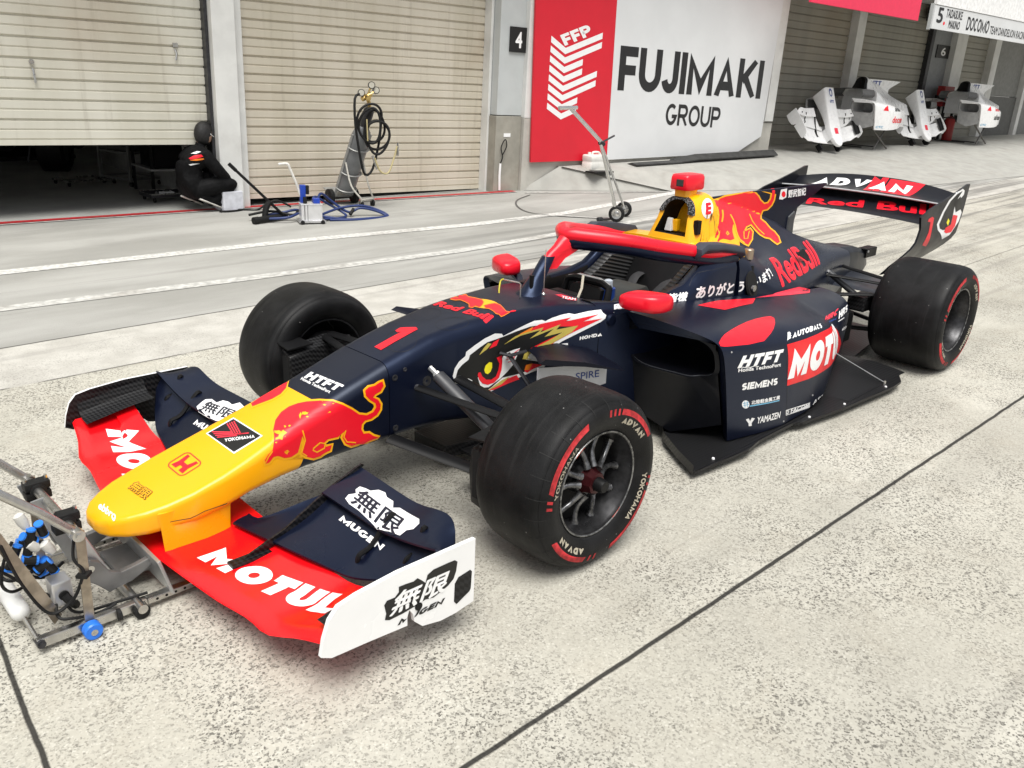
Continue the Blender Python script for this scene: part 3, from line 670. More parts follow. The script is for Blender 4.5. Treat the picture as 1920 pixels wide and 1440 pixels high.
# deck behind the driver
b = MB(); R = []
for x, w, z in ((1.40, .285, .752), (1.47, .292, .763), (1.56, .296, .772), (1.66, .300, .777)): R.append([(x, -w, z-.016), (x, -w+.02, z), (x, -.16, z+.008), (x, .16, z+.008), (x, w-.02, z), (x, w, z-.016), (x, w-.02, z-.03), (x, -w+.02, z-.03)])
b.rings(R[2:]); deck = obj('headrest_deck', b, YEL, engine, 50)
# camera pod
b = MB(); b.rings([[(1.665+dx*f, y*f, z) for dx, y in ((-.045, -.038), (-.02, -.046), (.06, -.048), (.09, -.03), (.09, .03), (.06, .048), (-.02, .046), (-.045, .038))] for z, f in ((.985, .8), (1.01, .82), (1.022, .9))]); obj('pod_stem', b, YEL, car, 50)
b = MB(); b.rings([[(1.665+dx*f, y*f, z) for dx, y in ((-.06, -.045), (-.045, -.056), (.075, -.058), (.115, -.035), (.115, .035), (.075, .058), (-.045, .056), (-.06, .045))] for z, f in ((1.018, .93), (1.026, 1), (1.075, .97), (1.088, .90), (1.092, .78))]); pod = obj('camera_pod', b, RED, car, 50)
b = MB(); b.box((1.604, -.030, 1.036), (1.612, .012, 1.070)); obj('camera_lens', b, P('dark_glass', (.01, .012, .012), .08, spec=.8), pod, 0, .003)
# ---- halo
def hring(c, u, v, a, bq, n=14): return [c+u*(a*math.cos(2*math.pi*i/n))+v*(bq*math.sin(2*math.pi*i/n)) for i in range(n)]
HL = [(.800, 0, .870), (.835, -.042, .868), (.925, -.130, .858), (1.03, -.203, .842), (1.15, -.256, .817), (1.30, -.292, .790), (1.45, -.311, .764), (1.58, -.318, .749), (1.68, -.316, .742)]
full = [Vector((x, -y, z)) for x, y, z in reversed(HL[1:])]+[Vector(p) for p in HL]
full = crom(full, 5)
def halo_sweep(mbu, sizes, dz=0):
    R = []; N = len(full)
    for i, p in enumerate(full):
        d = (full[min(i+1, N-1)]-full[max(i-1, 0)]).normalized(); s = Vector((0, 0, 1)).cross(d).normalized(); up = d.cross(s)
        f = abs(i/(N-1)-.5)*2; a, bq = sizes(f); R.append(hring(p+up*dz, s, up, a, bq))
    mbu.rings(R)
b = MB(); halo_sweep(b, lambda f: (.026 if f > .1 else .02, (.036 if f < .93 else .030) if f > .1 else .022), -.012); halo = obj('halo', b, NAVY, car, 60)
b = MB()
def hs(f): return (.033*(1 if f > .12 else .55+.45*f/.12), .031*(1 if f < .74 else max(.10, 1-(f-.74)/.24))*(1 if f > .1 else .7+.3*f/.1))
halo_sweep(b, hs, .014); obj('halo_fairing', b, RED, halo, 60)
b = MB(); R = []
for x, z, l, w in ((.575, .640, .105, .056), (.60, .665, .085, .042), (.645, .725, .068, .027), (.70, .80, .062, .022), (.745, .850, .060, .017), (.79, .885, .055, .02)):
    R.append([(x-l*.5, -w*.3, z), (x-l*.25, -w, z), (x+l*.35, -w, z), (x+l*.6, 0, z), (x+l*.35, w, z), (x-l*.25, w, z), (x-l*.5, w*.3, z)])
b.rings(R[:4]); obj('halo_pillar', b, NAVY, halo, 60)
b = MB(); G = []
for z, xa, xb, w in ((.745, .640, .735, .024), (.785, .668, .780, .028), (.815, .702, .845, .040), (.838, .738, .915, .062), (.860, .762, .965, .090), (.878, .780, .985, .100), (.888, .800, .95, .07)):
    G.append([(xa, -.010, z), (xa+.02, -.018-.1*w, z), (xb-.45*(xb-xa), -w*.62, z), (xb, -w, z), (xb+.012, -w*.55, z), (xb-.02, 0, z), (xb+.012, w*.55, z), (xb, w, z), (xb-.45*(xb-xa), w*.62, z), (xa+.02, .018+.1*w, z), (xa, .010, z)])
b.rings(G); obj('halo_nose', b, RED, halo, 60)
for sy in (-1, 1):
    b = MB(); b.rings([[(x, sy*.30, z), (x, sy*.355, z-.004), (x, sy*.362, z-.03), (x, sy*.335, z-.055), (x, sy*.29, z-.05)] for x, z in ((1.33, .818), (1.38, .838), (1.52, .824), (1.69, .792), (1.71, .775))])
    obj('halo_pad', b, P('slate_pad', (.035, .040, .055), .5, var=.06), halo, 40, .008)
# ---- sidepods
SP = [(.93, [(.30, .598), (.42, .590), (.56, .570), (.66, .550), (.705, .530), (.728, .495), (.733, .40), (.728, .20), (.720, .055)]),
      (1.05, [(.33, .600), (.44, .588), (.58, .568), (.675, .548), (.722, .522), (.745, .480), (.75, .39), (.745, .20), (.735, .055)]),
      (1.25, [(.34, .592), (.46, .578), (.60, .556), (.69, .535), (.742, .505), (.765, .460), (.772, .37), (.768, .20), (.758, .055)]),
      (1.5, [(.355, .568), (.47, .560), (.61, .540), (.705, .518), (.757, .485), (.782, .440), (.793, .35), (.792, .20), (.785, .055)]),
      (1.75, [(.37, .545), (.48, .536), (.61, .515), (.70, .492), (.755, .458), (.782, .412), (.792, .33), (.79, .19), (.78, .065)]),
      (1.95, [(.385, .520), (.48, .508), (.59, .482), (.675, .456), (.73, .420), (.757, .375), (.766, .30), (.762, .19), (.752, .085)]),
      (2.12, [(.385, .500), (.46, .482), (.54, .450), (.61, .420), (.665, .385), (.695, .345), (.705, .28), (.70, .19), (.69, .10)]),
      (2.25, [(.38, .488), (.44, .472), (.51, .446), (.565, .420), (.612, .385), (.638, .345), (.648, .28), (.645, .19), (.635, .11)]),
      (2.42, [(.36, .470), (.42, .460), (.47, .446), (.515, .430), (.556, .402), (.580, .362), (.588, .29), (.585, .19), (.575, .11)]),
      (2.62, [(.33, .448), (.38, .443), (.425, .434), (.465, .420), (.498, .395), (.515, .36), (.52, .29), (.515, .19), (.51, .10)])]
def sp_sec(x):
    for a, c in zip(SP, SP[1:]):
        if a[0] <= x <= c[0]+1e-9:
            t = (x-a[0])/(c[0]-a[0]); t2 = t; return [(p[0]+(q[0]-p[0])*t2, p[1]+(q[1]-p[1])*t2) for p, q in zip(a[1], c[1])]
def front_x(y, z): return .875+.10*max(0, (y-.30)/.42)**1.3+.33*max(0, .55-z)*(1 if y > .6 else .55)     # swept mouth plane
pods = []
for sy in (-1, 1):
    R = []; xs = [.93+.0475*i for i in range(36)]; xs[-1] = 2.62
    for i, x in enumerate(xs):
        sec = fine_half(sp_sec(x), 3)
        if x < 1.35:
            k = ((1.35-x)/(1.35-.93)); sec2 = [((front_x(y, z)-.93)*k+x, y, z) for y, z in sec]
        else: sec2 = [(x, y, z) for y, z in sec]
        R.append([(a, sy*y, z) for a, y, z in sec2])
    b = MB(); b.rings(R, False, False)
    # rear opening lip and mouth rim
    f = R[0]; lip = []
    yin, zb = .335, .345
    n = len(f)
    # mouth: outer top edge (f[0..m]) down the outboard edge, rim turned inwards
    top = [Vector(p) for p in f]
    inner = []
    for p in top:
        y, z = abs(p.y), p.z; y2 = min(max(y, yin+.03), .690); z2 = min(max(z, .06), z)-.026 if y < .67 else z
        inner.append(Vector((p.x+.022, sy*(min(y2, .688)), min(z2, .528))))
    b.rings([top, inner], False, False)
    pod_ = obj('sidepod', b, NAVY, car, 60); pods.append(pod_)
    # mouth frame: front wall with a rounded opening
    b = MB(); K = 40; out_, inn = [], []
    oy0, oy1, oz0, oz1 = .30, .690, .055, .545
    def fp(y, z, d=0.): return Vector((front_x(y, z)+.020+d, sy*y, z))
    hole = []
    ctr = (.50, .452)
    for i in range(K):
        a = 2*math.pi*i/K; c, s = math.cos(a), math.sin(a); e = 2/3.2
        zc = .447 ; hy = .188; hz = .096+.014*(c < 0)*abs(c)
        y = .497+math.copysign(abs(c)**e, c)*hy; z = zc+.0-.055*(y-.50)+math.copysign(abs(s)**e, s)*hz; hole.append((y, z))
        # outer boundary by ray to the rectangle
        dy, dz = y-.497, z-zc; t = 9
        if dy > 1e-6: t = min(t, (oy1-.497)/dy)
        if dy < -1e-6: t = min(t, (oy0-.497)/dy)
        topz = lambda yy: .560-.09*max(0, (yy-.35))
        if dz > 1e-6: t = min(t, (topz(y)-.012-zc)/dz)
        if dz < -1e-6: t = min(t, (oz0-zc)/dz)
        out_.append((.497+dy*t, zc+dz*t))
    b.rings([[fp(y, z) for y, z in out_], [fp(y, z, .004) for y, z in [(h[0]+(h[0]-.497)*.07, h[1]+(h[1]-.447)*.16) for h in hole]], [fp(y, z, -.006) for y, z in hole], [fp(y, z, .03) for y, z in [(.497+(h[0]-.497)*.97, .447+(h[1]-.447)*.95) for h in hole]], [fp(.497+(y-.497)*.8, .447+(z-.447)*.8, .35) for y, z in hole]], True, False)
    b.add([fp(.497+(y-.497)*.8, .447+(z-.447)*.8, .35) for y, z in hole], [tuple(range(K))])
    obj('inlet_duct', b, P('black_satin_panel', (.005, .0055, .008), .36, spec=.22), pod_, 50)
    b = MB(); b.rings([[fp(y, z, .007-.0) for y, z in h2] for h2 in ([(y, z) for y, z in hole if z < .40 and y > .30], [(y, z+.004) for y, z in hole if z < .40 and y > .30])], False, False)
    obj('inlet_lip', b, P('pale_lip_edge', (.25, .26, .28), .3, .5), pod_)  # thin paler strip along the lower edge of the mouth
    # closing panel at the back
    b = MB(); b.add([Vector((x+.002, y, z)) for x, y, z in R[-1]]+[Vector((2.622, sy*.25, .08)), Vector((2.622, sy*.25, .44))], [tuple(range(len(R[-1])+2))]); obj('outlet_panel', b, BLACK, pod_, 0)
podL, podR = pods
# dark core under the covers
b = MB(); b.rings([[(x, -w, .07), (x, w, .07), (x, w, h), (x, -w, h)] for x, w, h in ((1.66, .34, .50), (2.2, .34, .44), (2.8, .20, .40), (3.40, .11, .36))]); obj('engine_block', b, BLACK, car, 0)
# ---- floor
FL = [(1.16, -.30), (1.12, -.37), (.96, -.51), (.86, -.66), (.790, -.785), (.83, -.795), (1.148, -.825), (1.27, -.803), (1.42, -.800), (1.575, -.800), (1.62, -.825), (1.95, -.865), (2.465, -.895), (2.58, -.885), (2.70, -.82), (2.78, -.70), (2.80, -.52), (3.3, -.44), (3.5, -.40)]
def zfl(x, y): return .050-.012*max(0, (1.1-x))*2+.0*y
oL = [(x, y, zfl(x, y)) for x, y in FL]+[(x, -y, zfl(x, y)) for x, y in reversed(FL)]
b = MB(); b.plate(oL, .014); floor = obj('floor', b, CARBON, car, 0)
for sy in (-1, 1):
    b = MB(); b.rings([[(x, sy*y, zfl(x, y)+dz) for (x, y) in ((.790, .785), (.86, .66), (.96, .51), (1.12, .37))] for dz in (.0, .026)], False, False); obj('floor_fence', b, CARBON, floor)
b = MB(); b.rings([[(x, -w, z), (x, w, z), (x, w, z+.05), (x, -w, z+.05)] for x, w, z in ((.05, .10, .075), (.3, .13, .06), (1.2, .16, .045))]); b.rings([[(x, -.26, .085), (x, .26, .085), (x, .26, .097), (x, -.26, .097)] for x in (.12, .26)]); obj('splitter', b, CARBON, car, 0, .004)
for sy in (-1, 1):      # raised diffuser humps ahead of the rear tyres
    b = MB(); b.rings([[(x, sy*y, z) for y, z in ((.46, .05+h*.3), (.56, .05+h*.75), (.66, .05+h), (.76, .05+h*.6), (.84, .052))] for x, h in ((2.05, .0), (2.25, .035), (2.45, .06), (2.62, .05), (2.74, .02))], False, False); obj('floor_bulge', b, CARBON, floor, 60)
for (x0, y0, z0, x1, y1, z1) in ((2.22, -.60, .24, 2.46, -.845, .058),):
    b = MB(); b.tube([(x0, y0, z0), (x1, y1, z1)], .0035, 6); b.lathe([(-.01, .009), (.012, .006)], 8, 'z', (x1, y1, z1)); obj('floor_stay', b, STEEL, floor)
for x, y in ((.95, -.775), (2.42, -.87), (2.0, -.845), (1.7, -.815)):
    b = MB(); b.lathe([(-.002, 0), (-.002, .007), (.004, .006), (.004, 0)], 8, 'z', (x, y, zfl(x, y)+.001)); obj('floor_bolt', b, WDEC, floor)
# ---- front wing
wing = None
def lex(y): a = abs(y); return -1.142+.135*(a/.94)**1.25+(.018*math.exp(-((a-.70)/.07)**2)*-1)
def lez(y): a = abs(y); return .122-.018*min(1, a/.45)+.080*max(0, (a-.45)/.49)**1.7-.012*math.exp(-((a-.70)/.09)**2)
WY = .0      # the wing sits a touch to the right of the axle line
ys = [-.918+1.836*i/44 for i in range(45)]
R = []
for y in ys:
    x0, z0 = lex(y), lez(y); a = abs(y); zc = max(.098, z0)+.012; up = .055*max(0, (a-.62)/.32)**1.5
    prof = [(x0, z0), (x0+.012, z0+.012), (x0+.06, z0+.014+.0), (x0+.16, zc+up*.4), (-.87, zc+.010+up*.5), (-.79, zc+.022+up*.5), (-.785, zc+.014+up*.5), (-.87, zc-.006+up*.5), (x0+.16, zc-.02), (x0+.03, z0-.010)]
    R.append([(x, y+WY, z) for x, z in prof])
b = MB(); b.rings(R); main = obj('front_wing', b, REDG, car, 50)
def flapsurf(name, ys_, fLE, fTE, mat, parent, camber=.03, th=.008):
    R = []
    for y in ys_:
        (x0, z0), (x1, z1) = fLE(abs(y)), fTE(abs(y)); top = []; bot = []
        for i in range(9):
            t = i/8; x = x0+(x1-x0)*t; z = z0+(z1-z0)*t-camber*math.sin(math.pi*t)*(x1-x0)/.35; top.append((x, y+WY, z+th*math.sin(math.pi*min(1, t+.12)))); bot.append((x, y+WY, z-th*.4))
        R.append(top+bot[::-1])
    b = MB(); b.rings(R); return obj(name, b, mat, parent, 50)
def f1le(a): return (-.888+.115*max(0, (a-.16)/.55)+.06*max(0, (a-.68)/.25)**1.3, .152+.004*a+.085*max(0, (a-.64)/.29)**1.4)
def f1te(a):
    w = min(1, max(0, (a-.20)/.15)); w = w*w*(3-2*w)
    return (-.83+.20*w, .17+.078*w+.06*max(0, (a-.62)/.31)**1.5)
def f2le(a): return (f1te(a)[0]-.035, f1te(a)[1]+.012)
def f2te(a): return (-.515-.02*max(0, (a-.34)/.4)+.015*max(0, (a-.75)/.15)-.09*max(0, (a-.80)/.13)**2, .306+.030*math.exp(-((a-.80)/.10)**2)-.05*max(0, (a-.84)/.08)**2)
for sy in (-1, 1):
    flapsurf('flap', [sy*(.165+.750*i/30) for i in range(31)], f1le, f1te, NAVY, main)
    flapsurf('upper_flap', [sy*(.345+.570*i/26) for i in range(27)], f2le, f2te, NAVY, main, .012)
    yk = sy*.345+WY
    b = MB(); o_ = [(-.985, .128), (-.945, .135), (-.80, .185), (-.64, .270), (-.515, .318), (-.505, .312), (-.62, .225), (-.80, .150), (-.98, .112)]
    b.rings([[(x, yk+d, z) for x, z in o_] for d in (-.004, .004)]); b.box((-.99, yk-.018, .122), (-.86, yk+.018, .132)); obj('wing_fence', b, CARBON, main, 0)
    for yy in (.645, .80):
        (xa, za), (xb, zb) = f1le(yy), f2le(yy); y3 = sy*yy+WY
        b = MB(); b.tube(crom([(xa+.05, y3, za+.012), (xa+.055, y3, za+.045), (xa+.10, y3, za+.062), (xb+.05, y3, zb+.030), (xb+.065, y3, zb+.010)], 5), .008, 6); obj('gurney_bracket', b, BLACK, main)
    # endplate
    EP = [(-1.040, .172), (-1.030, .22), (-1.012, .268), (-.985, .297), (-.93, .308), (-.80, .318), (-.53, .315), (-.532, .108), (-.60, .098), (-.655, .098), (-.72, .112), (-.748, .14), (-.752, .165), (-.765, .185), (-.772, .165), (-.772, .138), (-.90, .149), (-1.01, .156)]
    EP = [(x, z-.008) for x, z in EP]
    b = MB(); yo = sy*.928+WY; R = []
    for d in (0, sy*-.013): R.append([(x, yo+d, z) for x, z in EP])
    b.rings(R[:1]*1+R[1:]); ep = obj('endplate', b, [WHITE, CARBON], main, 0)
    for p in ep.data.polygons:
        if p.normal.y*sy < -.5: p.material_index = 1
    b = MB(); b.rings([[(x, yo+sy*.0015*k, z) for x, z in ((-.607, .132), (-.598, .120), (-.55, .142), (-.545, .150), (-.542, .205), (-.548, .212), (-.592, .206), (-.605, .190))] for k in (0, 1)]); obj('vent', b, CARBON, ep, 0)
    b = MB(); b.tube([(-.735, yo+sy*.004, .176), (-.735, yo+sy*.001, .176)], .012, 12); b.tube([(-.765, yo+sy*.001, .19), (-.755, yo+sy*.0, .215)], .004, 5); obj('fastener', b, BLACK, ep)
    # curved foot under the endplate edge
    b = MB(); b.rings([[(x, yo-sy*.013, z+.045), (x, yo-sy*.025, z+.012), (x, yo-sy*.055, z-.006), (x, yo-sy*.105, z-.010)] for x, z in ((-.985, .204), (-.90, .222), (-.80, .240), (-.72, .25))], False, False); obj('endplate_foot', b, CARBON, main)
# ---- rear wing
rw_main = None
def rwsec(y, x0, z0, ch, ang, cam_, th):
    top, bot = [], []
    for i in range(11):
        t = i/10; cz = -cam_*math.sin(math.pi*t); tt = th*(math.sin(math.pi*min(1, t**.6))); X, Z = t*ch, cz
        c, s = math.cos(ang), math.sin(ang); top.append((x0+X*c-(Z+tt)*s, y, z0+X*s+(Z+tt)*c)); bot.append((x0+X*c-(Z-tt*.6)*s, y, z0+X*s+(Z-tt*.6)*c))
    return top+bot[::-1][1:-1]
b = MB(); b.rings([rwsec(-.555+1.11*i/24, 3.42, .772-.022*abs((i-12)/12)**2, .35, .27, .025, .012) for i in range(25)]); rwing = obj('rear_wing', b, P('black_satin_wing', (.006, .0065, .010), .36, var=.05, spec=.3), car, 50)
b = MB(); R = []
for i in range(25):
    y = -.55+1.1*i/24; f = abs(y)/.55; R.append(rwsec(y, 3.62+.02*f, .872-.018*f*f, .285-.05*f**3, .30-.10*f**2.2, .03, .008))
b.rings(R); rflap = obj('rear_flap', b, P('black_satin_wing', (0, 0, 0)), rwing, 50)
b = MB(); b.tube([(3.618+.02*abs(y/.55), y, .872-.018*(y/.55)**2+.004) for y in [-.55+1.1*i/16 for i in range(17)]], .006, 6); obj('flap_edge', b, P('pale_edge', (.45, .46, .47), .4), rwing)
for sy in (-1, 1):
    EPR = [(3.27, .835), (3.40, .853), (3.70, .910), (3.85, .945), (3.965, .972), (3.975, .965), (3.955, .80), (3.90, .645), (3.80, .575), (3.70, .535), (3.55, .44), (3.28, .44), (3.20, .52), (3.235, .60), (3.29, .68), (3.31, .74)]
    def yb(z): return sy*(.56-.17*max(0, (.66-z)/.22)**1.4)
    zs = []
    # subdivide the outline vertically so the foot can curve in
    b = MB(); strips = 14; rows = []
    import bisect
    def span(z):
        xs_ = []
        for (xa, za), (xb, zb) in zip(EPR, EPR[1:]+EPR[:1]):
            if (za-z)*(zb-z) <= 0 and abs(za-zb) > 1e-9: xs_.append(xa+(xb-xa)*(z-za)/(zb-za))
        return min(xs_), max(xs_)
    for i in range(strips+1):
        z = .4405+(.966-.4405)*i/strips; x0, x1 = span(z); rows.append((x0, x1, z))
    b.rings([[(x0, yb(z), z), (x1, yb(z), z), (x1, yb(z)-sy*.012, z), (x0, yb(z)-sy*.012, z)] for x0, x1, z in rows])
    o = obj('rear_endplate', b, P('black_satin_wing', (0, 0, 0)), rwing, 40)
    if sy < 0: rep = o
b = MB(); R = [rwsec(-.50+1.0*i/12, 3.10, .36, .40, .06, .015, .018) for i in range(13)]; b.rings(R); obj('beam_wing', b, P('slate_satin', (.024, .027, .036), .42), rwing, 50)
b = MB(); b.rings([[(x, -w, z0), (x, w, z0), (x, w*.9, z1-.03), (x, w*.6, z1), (x, -w*.6, z1), (x, -w*.9, z1-.03)] for x, w, z0, z1 in ((3.38, .12, .33, .545), (3.55, .115, .34, .535), (3.70, .10, .36, .50), (3.80, .075, .38, .44))]); crash = obj('crash_structure', b, P('slate_satin', (0, 0, 0)), car, 30, .006)
b = MB(); b.box((3.70, -.10, .44), (3.86, -.03, .50)); obj('rain_light', b, BLACK, crash, 0, .004)
b = MB(); b.tube([(3.715, -.102, .485), (3.715, -.108, .485)], .009, 8); obj('bolt', b, WDEC, crash)
# ================================================================ WHEELS
def tyre_prof(w, R, lip=.183):
    """(y, r) from the outer face inwards; y = 0 outer bulge, w inner bulge"""
    p = [(.030, lip-.004), (.022, lip+.002), (.012, lip+.014), (.004, lip+.036), (.0, lip+.058), (.004, R-.042), (.010, R-.030), (.0125, R-.0275), (.018, R-.0215), (.020, R-.0215), (.023, R-.0165), (.034, R-.009), (.055, R-.0035), (.085, R-.001), (w/2, R)]
    return p+[(w-a, r) for a, r in reversed(p[:-1])]
def make_wheel(cx, yo, sy, w, R, rear):
    """yo outer face |y|; sy side"""
    Y = lambda a: sy*(yo-a)
    prof = [(.022, .183), (.022, .1745), (.034, .1735), (.060, .160), (.125, .1565), (.20, .156), (w-.05, .165), (w-.022, .176), (w-.022, .183), (w-.035, .183), (w-.06, .170), (.18, .163), (.07, .168), (.035, .183)]
    b = MB(); b.lathe([(Y(a), r) for a, r in prof], 64, 'y', (cx, 0, R), closed=True)
    GUN = P('gunmetal_magnesium', (.055, .055, .058), .33, .75, var=.25, vs=40)
    wh = obj('wheel', b, GUN, car, 40)
    b = MB(); b.lathe([(Y(a), r) for a, r in tyre_prof(w, R)], 96, 'y', (cx, 0, R), closed=True); ty = obj('tyre', b, TYRE, wh, 25)
    d = .088 if not rear else .26
    b = MB()
    for k in range(10):
        a = 2*math.pi*(k//2)/5+math.radians(20+(13 if k % 2 else -13)); a2 = 2*math.pi*(k//2)/5+math.radians(20+(21 if k % 2 else -21))
        p0 = Vector((cx+.050*math.cos(a*.5+a2*.5), Y(d-.030), R+.050*math.sin(a*.5+a2*.5))); p1 = Vector((cx+.10*math.cos(a), Y(d-.012), R+.10*math.sin(a))); p2 = Vector((cx+.158*math.cos(a2), Y(d-.005), R+.158*math.sin(a2)))
        b.tube(crom([p0, p1, p2], 5), [.013, .012, .011, .010, .010, .0095, .0095, .0095, .010, .012, .016][:11], 8)
    b.lathe([(Y(d-.02), 0), (Y(d-.02), .055), (Y(d+.02), .058), (Y(d+.02), 0)], 24, 'y', (cx, 0, R))
    obj('spokes', b, P('machined_spoke', (.16, .16, .165), .32, .85, var=.5, vs=60), wh, 50)
    b = MB(); b.lathe([(Y(d+.03), .03), (Y(d+.03), .156), (Y(d+.045), .156), (Y(d+.045), .03)], 40, 'y', (cx, 0, R), closed=True); obj('brake_disc', b, BLACK, wh, 30)
    b = MB(); b.lathe([(Y(d-.018), .050), (Y(d-.035), .042), (Y(d-.060), .037), (Y(d-.062), .026), (Y(d-.045), .024)], 8, 'y', (cx, 0, R)); obj('wheel_nut', b, P('dark_red_anodised', (.045, .005, .007), .35, .5), wh, 20)
    b = MB(); b.lathe([(Y(d-.045), .024), (Y(d-.085), .023), (Y(d-.095), .019), (Y(d-.095), 0)], 20, 'y', (cx, 0, R)); obj('wheel_nut_socket', b, BLACK, wh, 30)
    b = MB(); b.lathe([(Y(.0215), .1765), (Y(.0195), .1785), (Y(.0195), .1815), (Y(.0215), .183)], 64, 'y', (cx, 0, R), closed=True); obj('rim_lip', b, P('scuffed_rim_lip', (.20, .20, .20), .3, .8, var=.6, vs=50), wh)
    if not rear:
        for a0 in (118, 300):
            b = MB(); b.rings([[(cx+r*math.cos(math.radians(a0+i*3)), Y(.0205), R+r*math.sin(math.radians(a0+i*3))) for i in range(6)] for r in (.1755, .182)], False, False); obj('rim_mark', b, P('orange_red_tape', (.75, .05, .02), .4), wh)
    return wh, ty
def ring_text(ty, cx, R, yo, sy, text, mid, r0, r1, span, m, bold=.03, shapes=None, lift=.0012):
    me = flat_mesh(text=text, bold=bold) if text else flat_mesh(shapes=shapes)
    bm = bmesh.new(); bm.from_mesh(me); xs = [v.co.x for v in bm.verts]; y_ = [v.co.y for v in bm.verts]; x0, x1, y0, y1 = min(xs), max(xs), min(y_), max(y_)
    for v in bm.verts: v.co.x = (v.co.x-x0)/(x1-x0)*span; v.co.y = (v.co.y-y0)/(y1-y0)*(r1-r0)*20
    cutgrid(bm, 1.5); T = bvh_of([ty]); bad = []
    for v in bm.verts:
        a = math.radians(mid+(span/2-v.co.x)*(1 if sy < 0 else -1)); r = r0+v.co.y/20
        h, nn, i, dd = T.ray_cast(Vector((cx+r*math.cos(a), sy*(yo+.2), R+r*math.sin(a))), Vector((0, -sy, 0)), .5)
        if h is None: bad.append(v); continue
        v.co = h+Vector((0, sy*lift, 0))+(Vector((math.cos(a), 0, math.sin(a)))*0)
    if bad: bmesh.ops.delete(bm, geom=bad, context='VERTS')
    append_to(ty, bm, m); bm.free()
def bar(a, b_, r0, r1, slant=0): return a, b_, r0, r1
WHL = {}
for nm, cx, yo, w, R, rear in (('front', 0, .9518, .3166, .303, False), ('rear', 3.115, .9446, .4126, .3054, True)):
    for sy in (-1, 1):
        wh, ty = make_wheel(cx, yo, sy, w, R, rear); WHL[(nm, sy)] = ty
        if sy < 0:
            ri, ro = .214, .235
            base = 52 if not rear else 42
            for k, (tx, dm, sp) in enumerate((('ADVAN', 0, 38), ('YOKOHAMA', 98, 46), ('ADVAN', 180, 38), ('YOKOHAMA', 280, 45))):
                ring_text(ty, cx, R, yo, sy, tx, base+dm, ri, ro, sp, TAN, .035)
            for a0, a1 in ((-2, 46), (82, 140), (180, 226), (254, 310)):
                n = 12; mid_ = base-26+a0+(a1-a0)/2+3
                ring_text(ty, cx, R, yo, sy, None, mid_, .243, .262, a1-a0, TRED, shapes=[[(i/n*10, 0) for i in range(n+1)]+[(10+.3-i/n*10, 1) for i in range(n+1)]])
            for a0 in (50, 55, 60, 146, 151, 232, 238, 316, 322):
                ring_text(ty, cx, R, yo, sy, None, base-26+a0+2, .241, .262, 3.2, TRED, shapes=[[(0, 0), (.7, 0), (1, 1), (.3, 1)]])
# radial moulding seams on the visible front shoulder
ty = WHL[('front', -1)]; T = bvh_of([ty]); b = MB()
bm = bmesh.new()
for k in range(26):
    a = math.radians(20+k*13.85); c, s = math.cos(a), math.sin(a); row = []
    for da in (-.004, .004):
        ca, sa = math.cos(a+da), math.sin(a+da); rr = []
        for (yy, r) in ((.004, .262), (.012, .277), (.024, .287), (.04, .2955), (.062, .3005)): rr.append(bm.verts.new((r*ca*1.0028, -(.9518-yy)-.0012, .303+r*sa*1.0028)))
        row.append(rr)
    for i in range(4): bm.faces.new((row[0][i], row[0][i+1], row[1][i+1], row[1][i]))
append_to(ty, bm, P('mould_seam', (.012, .012, .012), .8)); bm.free()
